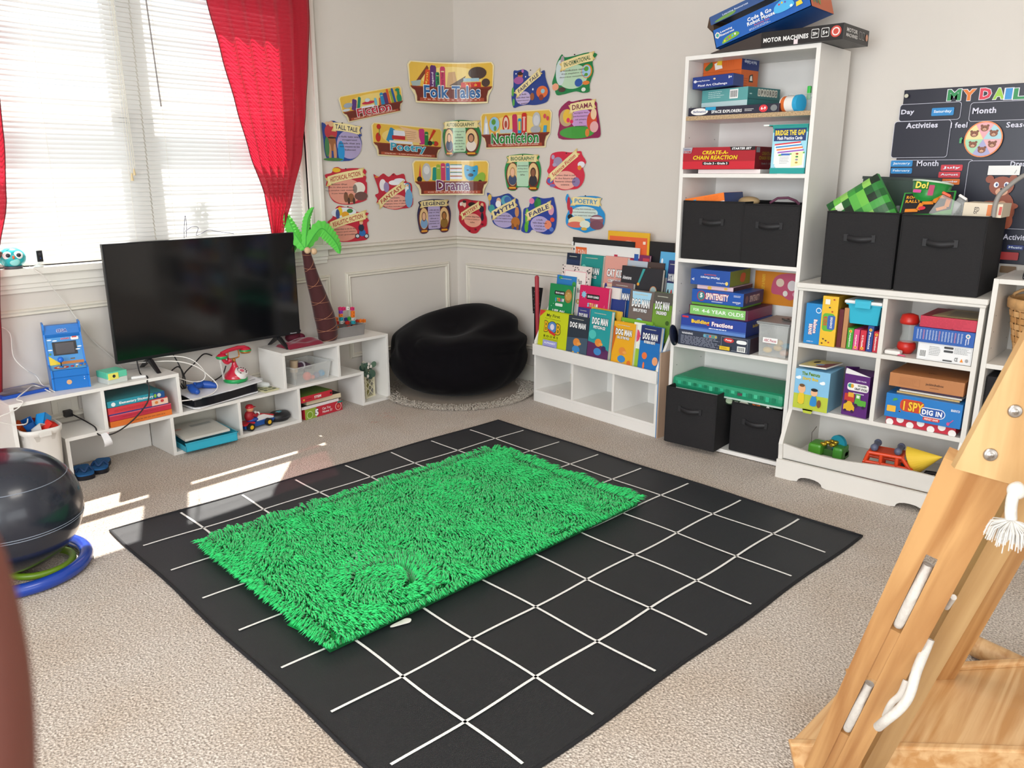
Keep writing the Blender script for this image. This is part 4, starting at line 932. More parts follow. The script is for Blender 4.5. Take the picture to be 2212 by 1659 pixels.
def stick_f(c, w, h):
    c.rrect(w*.14, h*.62, w*.98, h*.80, h*.06, 'f0ede8'); c.ell(w*.26, h*.73, w*.10, h*.05, '3f9a8a'); c.ell(w*.34, h*.73, w*.06, h*.05, 'e0a030'); c.text('WOODEN', w*.72, h*.755, w*.34, h*.05, '2a2430', bold=.04); c.text('CRAFT STICKS', w*.69, h*.675, w*.50, h*.055, '2a2430', bold=.04)
    c.text('1,000 PACK', w*.68, h*.87, w*.40, h*.035, 'e6d8ee', bold=.03); c.lines(w*.4, h*.54, w*.96, h*.59, 1, 'd8c8e0', .5, 2)
    c.rrect(w*.08, h*.34, w*.48, h*.54, .004, 'c03a34'); c.rect(w*.22, h*.46, w*.44, h*.57, 'e0a83a'); c.rrect(w*.5, h*.28, w*.95, h*.42, .004, '5aa83a'); c.rrect(w*.52, h*.4, w*.72, h*.56, .004, '5aa83a'); c.rect(w*.56, h*.46, w*.68, h*.53, 'dfe8d8')
    c.rrect(w*.08, h*.12, w*.52, h*.28, .006, 'e0b02c'); c.ell(w*.3, h*.28, w*.14, h*.08, 'e0b02c')
    for x, y, r in ((.16, .12, .06), (.44, .12, .06), (.56, .28, .08), (.86, .26, .06), (.16, .34, .06)): c.ell(w*x, h*y, w*r, w*r, '3a1c44')
zJ, po, PP, pw, ph, prz = gb('craft_stick_box', 'purple WOODEN CRAFT STICKS box with torn white flap', 'box', OX-.004, z5, 1817, 1874, 815, .13, '5a2272', front=stick_f, side_m='421a56', drz=-.10, pyB=880)
s = MB(); s.prism([(0, 0), (pw, 0), (.004, .024)], .0, .002, 'e6e2e2'); s.prism([(0, .0), (0, .030), (.13, .006), (.13, 0)], 0, .002, '5a2272', axis='x'); o_ = s.obj('torn_flap', po); o_.location = (0, 0, ph)
# lower right cubby
def dot_f(c, w, h):
    for i in range(7): c.ell(w*(.06+.15*i), h*(.75 if i % 2 else .25), w*.055, w*.055 if h > w*.12 else h*.5, 'efeae6')
zK, *_ = gb('polka_dot_box', 'red box with big white polka dots at the bottom of the lower right cubby', 'box', OX-.002, z5+.0005, 1912, 2066, 902, .22, 'c2283c', h=.034, front=dot_f, pyB=918)
def spy_f(c, w, h):
    c.rrect(w*.20, h*.34, w*.52, h*.86, h*.2, 'c8401e'); c.rrect(w*.46, h*.26, w*.80, h*.66, h*.2, 'eeeef2'); c.rrect(w*.47, h*.29, w*.79, h*.63, h*.17, '2050a0')
    c.text('I SPY', w*.38, h*.58, w*.27, h*.40, 'f2c02c', bold=.04, out='7a1c10', ow=.03); c.text('DIG IN', w*.63, h*.46, w*.26, h*.22, 'f4f4f8', bold=.04); c.rrect(w*.52, h*.12, w*.74, h*.26, h*.06, 'd0382c'); c.text('FRENZY GAME', w*.63, h*.19, w*.18, h*.08, 'f4e0dc', bold=.03)
    c.rrect(w*.03, h*.24, w*.15, h*.50, .003, 'e8b23a'); c.poly([(w*(.21+.018*math.cos(PI/2+i*2*PI/5*2)), h*.32+w*.018*math.sin(PI/2+i*2*PI/5*2)) for i in range(5)], 'e8904a'); c.blob([(w*.10, h*.7), (w*.16, h*.78), (w*.15, h*.84), (w*.11, h*.82)], '4aa04a'); c.text('BRIARPATCH', w*.92, h*.72, w*.11, h*.10, 'eef4fa', bold=.02); c.line(w*.84, h*.1, w*.91, h*.34, .003, 'c84a86'); c.ell(w*.85, h*.15, w*.02, h*.07, 'c84a86')
zL, *_ = gb('party_game_box', 'bright blue game box directly above the polka dot box', 'box', OX-.020, zK+.001, 1909, 2077, 875, .24, '1b76c0', front=spy_f, pyB=900)
zMm = zL
for i, (q, a, b) in enumerate((('c9a86a', 1935, 2074), ('e8e4dc', 1940, 2078), ('4a2c48', 1942, 2074), ('efeae2', 1945, 2070))):
    zMm, *_ = gb('magazine', ('tan', 'cream', 'dark purple', 'white')[i]+' magazine in the stack between the blue box and the brown carton', 'magazine', OX+.004+.006*i, zMm+.0008, a, b, 870, .2, q, h=.007, pyB=862, group='magazines in the lower right cubby')
def jack_f(c, w, h): c.lines(w*.16, h*.25, w*.40, h*.7, 5, 'a2663c', .2, 3); c.frame(w*.15, h*.2, w*.42, h*.75, .0006, '9a6038'); c.text('jackinthebox', w*.62, h*.5, w*.24, h*.22, '4a2a1a', bold=.02); c.rect(w*.56, h*.26, w*.68, h*.30, '8a5432')
zN, *_ = gb('brown_carton', 'flat brown cardboard carton on top of the lower right cubby stack', 'box', OX-.022, zMm+.001, 1918, 2082, 828, .27, 'b67848', front=jack_f, top=lambda c, w, d: c.text('jib', w*.5, d*.3, .03, .012, '5a3420', bold=.03), pyB=845)
# ================================================================== books in the rack
rnx = V((math.cos(RR), math.sin(RR), 0)); rny = V((-math.sin(RR), math.cos(RR), 0))
def rkp(px, py, yk):
    """where the sight line meets the rack's upright plane at depth yk -> (local x, z)"""
    d = ray(px, py); o = pl+rny*yk
    t = (o-CAM).dot(rny)/d.dot(rny); p = CAM+d*t
    return (p-pl).dot(rnx), p.z
def book(pxL, pxR, pyT, yk, zb, base, art, th, label, cat='book', name='picture_book', lean=0.105, pyM=None, group='picture books in the rack', pages=True, skew=0.0):
    xa, zt = rkp(pxL, pyT, yk); xb, _ = rkp(pxR, pyT, yk)
    xa = max(xa, 0.017); xb = min(xb, RW-0.017); w = xb-xa; h = (zt-zb)/math.cos(lean)
    mb = MB(); mb.box(0, 0, 0, w, 0.0018, h, base); mb.box(0, th-0.0018, 0, w, th, h, base); mb.box(0, 0, 0, 0.002, th, h, base)
    art(mb.canvas((0, -0.0002, 0), (1, 0, 0), (0, 0, 1)), w, h)
    P = pl+rnx*xa+rny*yk+V((0, 0, zb))
    o = solo(mb, name, label, cat, P, group=group, rot=(-lean, skew, RR))
    if pages:
        q = MB(); q.box(0.002, 0.0018, 0.003, w-0.003, th-0.0018, h-0.003, PAPER); q.obj('pages', o)
    return o
def dog(sub, extra=None, bg=None, ty=0.80):
    def f(c, w, h):
        if bg:
            for q in bg: c.poly([(w*a, h*b_) for a, b_ in q[0]], q[1])
        if extra:
            for x, y, a, b_, q in extra: c.ell(w*x, h*y, w*a, w*b_, q)
        c.lines(w*.2, h*.925, w*.8, h*.95, 1, 'c8c8b8', .5, 4)
        c.text('DOG MAN', w*.5, h*ty, w*.74, h*.13, 'f6f6f6', bold=.05, out='101010', ow=.05)
        if sub: c.text(sub, w*.5, h*(ty-.11), w*.56, h*.055, 'f6f6f6', bold=.05, out='101010', ow=.05)
    return f
HERO = [(.5, .42, .16, .14, 'e08a3a'), (.62, .40, .10, .05, 'e9a04e'), (.5, .26, .18, .13, '3d86c4'), (.38, .18, .05, .05, 'e0ad4a'), (.62, .18, .05, .05, 'e0ad4a')]
def bob_f(c, w, h):
    c.poly([(0, h*.84), (w*.22, h), (0, h)], 'd23a34'); c.text('My First', w*.48, h*.895, w*.46, h*.09, '1a1a1a', bold=.01); c.line(w*.2, h*.83, w*.75, h*.82, .0012, '1a1a1a')
    c.text('B', w*.27, h*.64, w*.14, h*.24, 'e8b21c', bold=.02, out='1a1a1a', ow=.04); c.ell(w*.48, h*.64, w*.17, h*.14, '1a1a1a'); c.ell(w*.48, h*.64, w*.155, h*.13, '5a86c4'); c.ell(w*.48, h*.65, w*.07, h*.07, 'e6dcec'); c.poly([(w*.33, h*.60), (w*.62, h*.50), (w*.60, h*.45), (w*.40, h*.50)], 'd2342c')
    c.text('B', w*.70, h*.62, w*.14, h*.24, 'e8b21c', bold=.02, out='1a1a1a', ow=.04); c.text('B O O K S', w*.46, h*.42, w*.5, h*.05, '1a1a1a', bold=.01); c.line(w*.2, h*.36, w*.72, h*.36, .0012, '1a1a1a')
    c.rect(w*.2, 0, w*.70, h*.33, '9fa0d6'); c.text('ALPHABET', w*.45, h*.27, w*.4, h*.04, 'f0f0fa', bold=.03); c.lines(w*.24, h*.04, w*.66, h*.22, 3, '6a6ab0', .3, 7)
def life_f(c, w, h):
    c.rrect(w*.22, h*.80, w*.66, h*.875, .003, '1c1a1a'); c.text('BRAIN GAMES', w*.45, h*.838, w*.36, h*.035, 'f2f2f2', bold=.03); c.ell(w*.82, h*.80, w*.16, h*.13, 'a07a3a'); c.ell(w*.82, h*.80, w*.12, h*.08, 'c69c54')
    for i, (ch, q) in enumerate(zip('STEAM', ('4aa8d8', 'e8b23a', 'e8604a', 'b07ad0', 'f0f0f0'))): c.text(ch, w*(.30+.08*i), h*.71, w*.07, h*.065, q, bold=.06); 
    c.rrect(w*.30, h*.585, w*.62, h*.64, .006, 'dfeae2'); c.text('LIFE ON', w*.46, h*.47, w*.52, h*.10, 'f2f6f2', bold=.06); c.text('EARTH', w*.52, h*.33, w*.52, h*.10, 'f2f6f2', bold=.06)
    for i in range(9): c.ell(w*(.08+.84*((i*29) % 11)/11), h*(.3+.6*((i*17) % 13)/13), w*.012, w*.012, 'd8efe0')
def imag_f(c, w, h):
    c.poly([(w*.16+w*.10*(1 if k % 2 else .62)*math.cos(k*PI/8), h*.84+w*.10*(1 if k % 2 else .62)*math.sin(k*PI/8)) for k in range(16)], '8cc8e0'); c.rrect(w*.26, h*.77, w*.70, h*.86, .003, '1c1a1a'); c.text('BRAIN GAMES', w*.49, h*.815, w*.38, h*.04, 'f2f2f2', bold=.03)
    for i, (ch, q) in enumerate(zip('STEAM', ('8ad0e8', 'e8e070', 'f0a080', 'c8d070', 'f0f0f0'))): c.text(ch, w*(.34+.075*i), h*.67, w*.065, h*.07, q, bold=.06)
    c.rrect(w*.32, h*.52, w*.62, h*.58, .006, 'f0d8e0'); c.text('IMAGINE', w*.48, h*.40, w*.56, h*.11, 'f6eef2', bold=.06); c.text('NATION', w*.5, h*.24, w*.5, h*.09, 'f6eef2', bold=.06); c.line(w*.8, h*.5, w*.9, h*.7, .001, 'f0a0b8'); c.line(w*.9, h*.7, w*.97, h*.5, .001, 'f0a0b8')
def les_f(c, w, h):
    rr = random.Random(2); k = c.k
    for i in range(90):
        s_ = rr.random(); e = rr.choice((0, 1, 2, 3)); x, y = ((s_, rr.random()*.09), (s_, 1-rr.random()*.09), (rr.random()*.11, s_), (1-rr.random()*.11, s_))[e]
        c.k = k+1; c.ell(w*x*.97+w*.015, h*y*.97+h*.015, w*.022, w*.016, ('2a2226', '5a4a4e', 'efe6e2')[i % 3], 7)
    c.k = k+2; c.rect(w*.12, h*.1, w*.88, h*.9, 'e89aa8'); c.rect(w*.135, h*.11, w*.865, h*.89, 'f2eae4'); c.text('Lesson Plan', w*.5, h*.72, w*.5, h*.09, '4a4448'); c.text('and Record Book', w*.5, h*.56, w*.6, h*.08, '4a4448'); c.text('DOTS', w*.7, h*.36, w*.3, h*.1, 'c9a83a', bold=.04)
def space_f2(c, w, h):
    c.text('Adventures', w*.15, h*.82, w*.22, h*.06, 'e8e8ea', bold=.03); c.poly([(w*.42, h*.74), (w*.52, h*.98), (w*.58, h*.98), (w*.45, h*.72)], '3aa0a0'); c.ell(w*.44, h*.74, w*.03, w*.03, 'e8a03a'); c.ell(w*.25, h*.62, w*.06, w*.085, '7a3a3a'); c.ell(w*.25, h*.60, w*.04, w*.05, 'e8a878'); c.ell(w*.29, h*.42, w*.08, w*.05, '3aa8b8')
    c.ell(w*.82, h*.66, w*.085, w*.095, 'c88a5a'); c.ell(w*.82, h*.66, w*.07, w*.08, '9fb8b8'); c.ell(w*.645, h*.54, w*.07, w*.085, 'a8843a'); c.ell(w*.645, h*.54, w*.05, w*.065, 'f2f0ec'); c.rect(w*.37, h*.50, w*.49, h*.64, '6a4a9a'); c.rect(w*.38, h*.54, w*.48, h*.58, 'd86a9a')
    c.text('Find it!', w*.80, h*.31, w*.14, h*.08, 'e8b03a', bold=.06, out='c0402a', ow=.05); c.text('SPACE', w*.70, h*.12, w*.36, h*.14, 'f2f2f2', bold=.06); c.ell(w*.5, h*.08, w*.12, w*.06, 'c82a3a')
zt0 = 0.301
t0, t1, t2, t3 = ((.006, .301), (.080, .396), (.152, .491), (.216, .586))
book(1158, 1222, 669, t0[0], t0[1], 'c6cf1c', bob_f, .036, 'lime yellow boxed reading set at the left of the front row', name='boxed_book_set', pages=False)
book(1221, 1267, 681, t0[0]+.003, t0[1], '2a3440', dog('', HERO, [([(0, .1), (1, .1), (1, .55), (0, .5)], '44586a')]), .024, 'dark slate comic book second from the left in the front row')
book(1268, 1314, 668, t0[0], t0[1], '23989a', dog('FETCH-22', HERO[:3]+[(.2, .55, .18, .16, '4fc0b8'), (.78, .33, .1, .1, '3a2a5a')], [([(0, 0), (1, 0), (1, .30), (.6, .38), (0, .42)], '5c2a5a')]), .026, 'teal and plum comic book, tallest of the front row')
book(1320, 1367, 694, t0[0]+.002, t0[1], 'e8a81e', dog('CALL OF THE WILD', HERO+[(.85, .2, .09, .1, 'd8702c')], [([(0, 0), (1, 0), (1, .1), (0, .05)], 'b02a24'), ([(0, .3), (.15, .7), (.1, .9), (0, .9)], 'c8641c')]), .026, 'golden yellow comic book in the front row')
book(1363, 1385, 697, t0[0]+.024, t0[1], 'e8ece0', mix(R(0, 0, 1, .5, '9ac03a'), E_(.4, .75, .3, .12, 'd84a70'), TX('OH', 'd83a5a', .5, .75, .8, .14)), .012, 'narrow white and green book behind the golden yellow comic book')
book(1379, 1427, 703, t0[0], t0[1], '1b6fb8', dog('MOTHERING HEIGHTS', [(.3, .42, .13, .14, 'e8743a'), (.3, .22, .05, .16, 'e8743a'), (.85, .35, .14, .17, 'e8a070'), (.6, .12, .1, .06, 'd8602c')], [([(0, .7), (1, .7), (1, 1), (0, 1)], '1d2f66'), ([(0, 0), (1, 0), (1, .2), (.5, .10), (0, .18)], 'a8b03a')]), .026, 'bright blue comic book at the right of the front row')
book(1171, 1231, 611, t1[0], t1[1], '148a4e', life_f, .016, 'green LIFE ON EARTH workbook in the second row')
book(1242, 1267, 664, t1[0]-.026, t1[1]-.06, '3a3a80', dog('', None, None, .82), .012, 'indigo comic book peeking between the green and pink workbooks')
book(1271, 1337, 664, t1[0]-.012, t1[1]-.03, 'e0b23a', mix(E_(.25, .88, .07, .05, '5a3a22'), E_(.8, .80, .06, .05, '5a3a22'), TX('CALM', '2a2420', .72, .62, .4, .12)), .010, 'yellow CALM book behind the teal and plum comic book')
book(1245, 1308, 616, t1[0]+.004, t1[1], 'd21f5c', imag_f, .016, 'hot pink IMAGINE workbook in the second row')
book(1337, 1405, 686, t1[0]-.016, t1[1]-.03, '7cb32e', mix(E_(.08, .88, .03, .03, 'e8f0d8'), E_(.6, .78, .03, .03, 'e8d040'), L_(.1, .5, .5, .7, 2, 'c8e09a', 3)), .008, 'wide leaf green book behind the bright blue comic book')
book(1353, 1405, 626, t1[0], t1[1], '6f625c', dog('BRAWL OF THE WILD', [(.5, .50, .16, .14, '8fd0e8'), (.3, .22, .12, .10, '4a3a30'), (.6, .2, .2, .1, '2f5a8a'), (.6, .3, .06, .05, 'e8902c')], [([(.1, .98), (.9, .98), (.85, .8), (.15, .78)], 'a6d6ee')]), .020, 'grey brown comic book under the dark space book')
book(1405, 1449, 631, t1[0], t1[1], '6f9a34', dog('UNLEASHED', [(.5, .40, .24, .15, 'e8963c'), (.5, .22, .24, .12, '3f86b0'), (.12, .45, .1, .14, 'c8c8d0'), (.85, .55, .1, .1, '3a5a1c')], [([(0, .82), (1, .82), (1, 1), (0, 1)], '55524c'), ([(0, 0), (1, 0), (1, .25), (0, .25)], '4a5a44')]), .020, 'olive green comic book at the right of the second row')
book(1196, 1238, 594, t2[0]-.020, t2[1]-.04, '2b7fc4', dog('', [(.2, .95, .1, .06, '3f9a4a'), (.9, .85, .1, .1, '3f9a4a')], None, .72), .022, 'sky blue comic book behind the green workbook')
book(1314, 1344, 646, t2[0]-.040, t2[1]-.09, '253a80', mix(TX('STAY', '9aa0b8', .5, .72, .7, .10), TX('CURIOUS', '9aa0b8', .5, .58, .7, .08)), .012, 'dark blue STAY CURIOUS book right of the pink workbook')
book(1300, 1333, 620, t2[0]-.028, t2[1]-.06, 'e9e2dc', TX('S', '8a2a3a', .6, .7, .2, .14), .012, 'plain white book behind the pink workbook')
book(1315, 1361, 608, t2[0]-.012, t2[1]-.03, '23569a', dog('', [(.6, .12, .14, .1, 'c83a2a')], [([(0, .0), (1, 0), (1, .3), (0, .3)], '3a2a40'), ([(0, .9), (1, .9), (1, 1), (0, 1)], '7a5a5a')], .74), .022, 'deep blue comic book below the dark space book')
book(1206, 1268, 571, t2[0], t2[1], 'e4d8d2', les_f, .012, 'speckled Lesson Plan and Record Book with pink frame')
book(1335, 1424, 574, t2[0]+.010, t2[1], '26262c', space_f2, .020, 'large charcoal space themed picture book in the third row')
book(1432, 1453, 612, t2[0]+.004, t2[1]-.03, '9ac8d8', mix(E_(.2, .8, .1, .1, '2a2a2a'), E_(.55, .8, .1, .1, 'c83a3a'), E_(.3, .6, .1, .1, '3a8a8a'), E_(.8, .6, .1, .1, '3aa8c8')), .010, 'pale blue book with coloured dots at the right end of the rack')
book(1205, 1246, 545, t3[0], t3[1]-.02, '1b3358', dog('', None, [([(0, .88), (1, .88), (1, 1), (0, 1)], '16263e')], .62), .022, 'navy comic book at the left of the back row')
book(1249, 1296, 549, t3[0]+.002, t3[1]-.02, '1d8f8a', dog('FETCH-22', [(.6, .20, .12, .1, '2a2a2a'), (.85, .25, .08, .08, 'c8c8d8'), (.15, .75, .1, .1, '6fd0c0')], None, .70), .022, 'plain teal comic book in the back row, next to the navy one')
book(1300, 1348, 553, t3[0], t3[1]-.02, 'e0a093', mix(R(0, 0, 1, .5, 'f0d2b4'), TX('CAT KID', 'f4f4f4', .5, .70, .72, .14, bold=.05, out='141414', ow=.05), TX('COMIC CLUB', 'f4f4f4', .5, .56, .56, .06, bold=.05, out='141414', ow=.05), E_(.15, .45, .06, .06, '3a3a8a'), E_(.2, .38, .04, .05, 'c83a3a')), .022, 'salmon pink comic book in the back row')
book(1319, 1396, 546, t3[0]+.026, t3[1]-.01, '7a2258', mix(TX('ABCs of', 'f0e4ea', .55, .62, .36, .22), R(0, .4, .1, 1, 'b82a4a'), R(.82, 0, 1, .95, 'c03a4a')), .014, 'purple and red ABCs book behind the salmon pink one')
book(1346, 1392, 562, t3[0]+.010, t3[1]-.01, 'b9c4cf', mix(R(.3, .5, .45, .9, 'e0c8a8'), R(0, 0, 1, .3, 'd8dee4')), .008, 'pale grey photo book above the space book')
book(1390, 1428, 566, t3[0]+.012, t3[1]-.01, '4a3a36', mix(E_(.2, .7, .2, .2, 'a8856a'), E_(.7, .6, .25, .2, 'd8b090')), .008, 'brown photo book right of the pale grey photo book')
book(1418, 1455, 544, t3[0]+.024, t3[1]-.02, '5aaede', mix(R(.2, 0, 1, .62, 'eeeef0'), TX('I', 'd0304a', .32, .40, .06, .3, bold=.06), E_(.15, .86, .06, .04, 'e8f0f8')), .010, 'light blue book against the bookcase side in the back row')
book(1437, 1456, 563, t3[0]+.004, t3[1]-.02, '2a2f6a', dog('', [(.5, .35, .4, .3, '1f4f9a'), (.5, .12, .4, .12, 'b02a2a')], None, .72), .016, 'indigo and red comic book at the far right of the back row')
# tall boards behind everything
def learn_f(a): return mix(RR_(.0, .0, 1, 1, 'e8e8e6', .04), R(.02, .72, .2 if a else .55, .93, 'e0642a'), TX('LEARN', 'f2dcd0', .11 if a else .28, .82, .15 if a else .42, .14), L_(.05, .3, .95, .6, 4, 'c8ccd0', 2, .15))
def big_f(c, w, h):
    learn_f(1)(c, w, h); c.ell(w*.86, h*.72, w*.085, h*.10, 'd0303c'); c.text('Melissa & Doug', w*.86, h*.72, w*.13, h*.08, 'f4e0e0', bold=.03); c.rect(w*.93, h*.62, w*.99, h*.90, '2a5aa8'); c.frame(w*.34, h*.3, w*.62, h*.72, .0008, '9aa0a8'); c.line(w*.48, h*.3, w*.48, h*.64, .0008, '9aa0a8')
book(1215, 1237, 520, .276, .60, 'e8e8e6', learn_f(0), .004, 'white LEARN board at the far left behind the back row', cat='board', name='learning_board', lean=.02, group=None, pages=False)
book(1240, 1381, 524, .268, .60, 'e8e8e6', big_f, .005, 'wide white LEARN board with red oval logo at the rack back', cat='board', name='learning_board', lean=.02, group=None, pages=False)
book(1236, 1370, 512, .279, .60, '17161a', mix(RR_(.01, .01, .99, .99, '202024', .08)), .004, 'black tray edge showing above the white LEARN board', cat='tray', name='black_tray', lean=.02, group=None, pages=False)
book(1312, 1402, 498, .286, .62, 'e9b32a', mix(R(.045, 0, .955, .93, 'e8663a'), TX('NATIONAL', 'f2dcc8', .52, .86, .14, .03), TX('GEOGRAPHIC', 'f2dcc8', .52, .82, .18, .03), E_(.62, .78, .02, .02, 'e8c03a'), R(.86, .84, .92, .88, 'f2dcc8')), .006, 'orange magazine with yellow border rising above the rack', cat='magazine', name='large_magazine', lean=.02, group=None)
book(1404, 1457, 521, .296, .55, '1b1b1f', lambda c, w, h: None, .006, 'black flat case at the right behind the rack', cat='case', name='black_case', lean=.0, group=None, pages=False)
# blue board leaning on the rack's right end
A = at_z(1415, 945, 0); hb = .352
s = MB(); s.box(0, 0, 0, .004, .26, .45, '2a86c8'); s.box(.004, 0, 0, .012, .26, .45, 'b59a84')
solo(s, 'blue_board', 'thin blue edged board standing between the book rack and the bookcase', 'board', V((A.x-.006, A.y-.002, .0))+rnx*.003, RR)
# red stick and dotted black folder at the rack's left end
A = at_x(1170, 660, 3.60)
s = MB(); q = at_x(1166, 600, 3.62); s.cyl((0, 0, 0), (-.004, .016, q.z), .011, mat('a8303c', .5), .013, 16); s.ball((-.004, .016, q.z), .013, mat('a8303c', .5)); solo(s, 'red_rod', 'dull red round rod standing at the left end of the book rack', 'rod', (q.x, q.y+.003, 0.0))
s = MB(); s.prism([(0, 0), (.05, 0), (.075, .16), (-.01, .16)], 0, .004, '141316'); c = s.canvas((0, -.0003, 0), (1, 0, 0), (0, 0, 1))
for i in range(18): c.ell(.005+.055*((i*7) % 10)/10, .01+.14*i/18, .0018, .0018, 'd8d8d8', 6)
s.box(.01, 0, -.5, .045, .003, 0, '141316'); q = at_x(1152, 661, 3.64); solo(s, 'dotted_folder', 'black folder with white dots behind the red rod', 'folder', (q.x, q.y+.003, .50), RZ)
# ================================================================== toys in the organizer's bottom bin
zb = .0785
P_ = at_z(1770, 985, zb)
t = thing('toy_nest', 'green toy with gold foil and a blue disc at the left of the toy bin', 'toy', (OXF+.13, OYL-.15, zb), RZ)
s = MB(); s.box(-.08, -.04, 0, -.02, .05, .055, '4f9a2a', bev=.012); s.box(.03, -.04, 0, .075, .05, .06, '3f8a2a', bev=.012); s.box(-.08, .0, 0, .075, .05, .03, '3a6a2a'); s.obj('green_body', t)
s = MB(); rr = random.Random(4)
for i in range(14): x = -.03+.06*rr.random(); s.ball((x, -.02+.05*rr.random(), .05+.02*rr.random()), (.014, .010, .008), mat('c9a83a', .2, metal=.8, name='gold_foil'), 8, 6)
tag(s.obj('gold_foil', t), kind='stuff')
s = MB(); s.cyl((.03, .02, .06), (.035, .035, .06), .038, '1f8fa8', seg=28); s.obj('blue_disc', t)
s = MB(); s.tube([(-.08, 0, .03), (-.085, .01, .09), (-.07, .02, .12)], .0015, '4a4038'); s.obj('wire', t)
t = thing('toy_ladder_truck', 'red plastic toy truck frame with grey rollers in the middle of the toy bin', 'toy truck', (OXF+.05, OYL-.43, zb), RZ+.12); t.scale = (1.22, 1.22, 1.22)
OR = mat('d8451f', .35, name='orange_red_plastic')
s = MB()
for yy in (-.035, .035):
    for a, b_ in (((-.085, 0), (-.06, .085)), ((-.06, .085), (.045, .085)), ((.045, .085), (.075, .045)), ((.075, .045), (.075, 0)), ((-.02, .0), (-.02, .085)), ((.03, .0), (.03, .085)), ((-.085, 0), (.075, 0)), ((-.075, .05), (.075, .05))):
        s.cyl((a[0], yy, a[1]), (b_[0], yy, b_[1]), .0065, OR, seg=8)
for x, z in ((-.06, .085), (-.02, .085), (.03, .085), (.045, .085), (.075, .045), (-.085, .0), (.075, 0)): s.cyl((x, -.035, z), (x, .035, z), .006, OR, seg=8)
s.box(-.06, -.035, .082, .045, .035, .090, OR); s.obj('truck_frame', t)
for x in (-.045, .03):
    s = MB(); s.cyl((x, -.028, .104), (x, .03, .104), .010, mat('5a6078', .4), seg=14); s.ball((x, -.03, .104), .013, mat('5a6078', .4), 12, 8); s.ball((x, .03, .104), .013, mat('5a6078', .4), 12, 8); s.obj('roller', t)
s = MB(); n = 14; vs = [(0, 0, .135)]; 
for k in range(n+1):
    a = -1.5+3.0*k/n; vs.append((.062*math.sin(a), .05-.062*math.cos(a), .0))
s.add(vs, [(0, k+1, k+2) for k in range(n)], mat('eec93c', .6, name='yellow_card')); s.add([(x, y+.0015, z) for x, y, z in vs], [(0, k+2, k+1) for k in range(n)], mat('eec93c', .6, name='yellow_card'))
o_ = solo(s, 'paper_cone', 'yellow card cone lying tipped over in the right of the toy bin', 'paper cone', (OXF+.045, OYL-.515, zb+.075), rot=(.35, 1.05, RZ+.3))
s = MB(); s.tube([(0, 0, .01), (.02, .01, .04), (.05, .012, .045), (.07, .0, .03), (.11, .0, .03)], [.006, .012, .008, .010, .007], mat('17161a', .5), 8); s.box(-.10, .02, .0, -.06, .05, .05, '1b1a1e', bev=.006)
solo(s, 'black_toy_part', 'small black toy pieces beside the yellow card cone', 'toy', (OXF+.075, OYL-.555, zb), RZ)
s = MB(); s.prism([(0, 0), (.11, .0), (.16, .16), (.11, .17)], 0, .003, mat('e2502c', .5)); P_ = at_x(2070, 990, OXF-.02)
solo(s, 'orange_card', 'thin orange card wedged upright at the right side of the toy bin', 'card', (OXF-.025, OYR+.026, .15), 0.0)
# ================================================================== on top of the organizer
zo = OH+.001
BIN1 = at_z(1775, 596, zo); BIN2 = at_z(1932, 612, zo)
# checkered cushion rising from the first bin
t_ = MB(); rr = random.Random(12); N_ = 7; W_ = .235
cols = ['3f9a3c', '5cb34a', '2a7a34', '8fca5c', 'e6ecd8', '1f5a2a', '6fbf4a', '102818']
vs = []; 
for j in range(N_*2+1):
    for i in range(N_*2+1):
        u, v = i/(N_*2), j/(N_*2); e = math.sin(PI*u)*math.sin(PI*v)
        vs.append((W_*(u-.5), -.03*e**.4-.012, W_*(v-.5)))
for j in range(N_*2):
    for i in range(N_*2):
        q = cols[(random.Random((i//2)*31+(j//2)*17+3).randrange(len(cols)))]
        a = j*(N_*2+1)+i; t_.add([vs[a], vs[a+1], vs[a+N_*2+2], vs[a+N_*2+1]], [(0, 1, 2, 3)], mat(q, .35)); b4 = [(x, -y, z) for x, y, z in (vs[a], vs[a+1], vs[a+N_*2+2], vs[a+N_*2+1])]; t_.add(b4, [(3, 2, 1, 0)], mat('4fa04a', .35))
for k in range(4):
    a0 = [(-.5, -.5), (.5, -.5), (.5, .5), (-.5, .5)][k]; a1 = [(.5, -.5), (.5, .5), (-.5, .5), (-.5, -.5)][k]
    t_.add([(W_*a0[0], -.012, W_*a0[1]), (W_*a1[0], -.012, W_*a1[1]), (W_*a1[0], .012, W_*a1[1]), (W_*a0[0], .012, W_*a0[1])], [(0, 1, 2, 3)], mat('3f9a3c', .35))
P_ = at_x(1866, 462, OXF+.125); solo(t_, 'checkered_cushion', 'green and white pixel checkered cushion standing on its corner in the left bin', 'cushion', (OXF+.125, P_.y, P_.z), rot=(-.18, math.radians(-34), RZ))
s = MB(); s.box(0, 0, 0, .31, .006, .30, mat('20372c', .5, name='chalk_green')); s.box(-.004, -.002, .296, .314, .008, .304, '1d2c26'); P_ = at_x(1846, 450, OXF+.30)
solo(s, 'green_board', 'dark green board standing behind the two black bins', 'board', (OXF+.315, P_.y, zo+.0), RZ-.0, rot=(-.04, 0.03, RZ)); 
bpy.data.objects['green_board'].scale = (1, 1, (at_x(1850, 380, OXF+.315).z-zo)/.304)
s = MB()
for i in range(7): s.box(.022*i, 0, 0, .022*i+.012, .012, .16+.01*(i % 3), CLEAR)
P_ = at_x(1915, 440, OXF+.22); tag(solo(s, 'clear_strips', 'clear plastic strips standing between the cushion and the round tub', 'plastic strips', (OXF+.24, P_.y+.01, zo+.14), RZ), kind='stuff')
P_ = at_x(2003, 432, OXF+.17)
t = thing('snack_tub', 'round green tub leaning in the right bin on the organizer', 'tub', (OXF+.17, P_.y, P_.z-.03), rot=(-.12, .10, RZ))
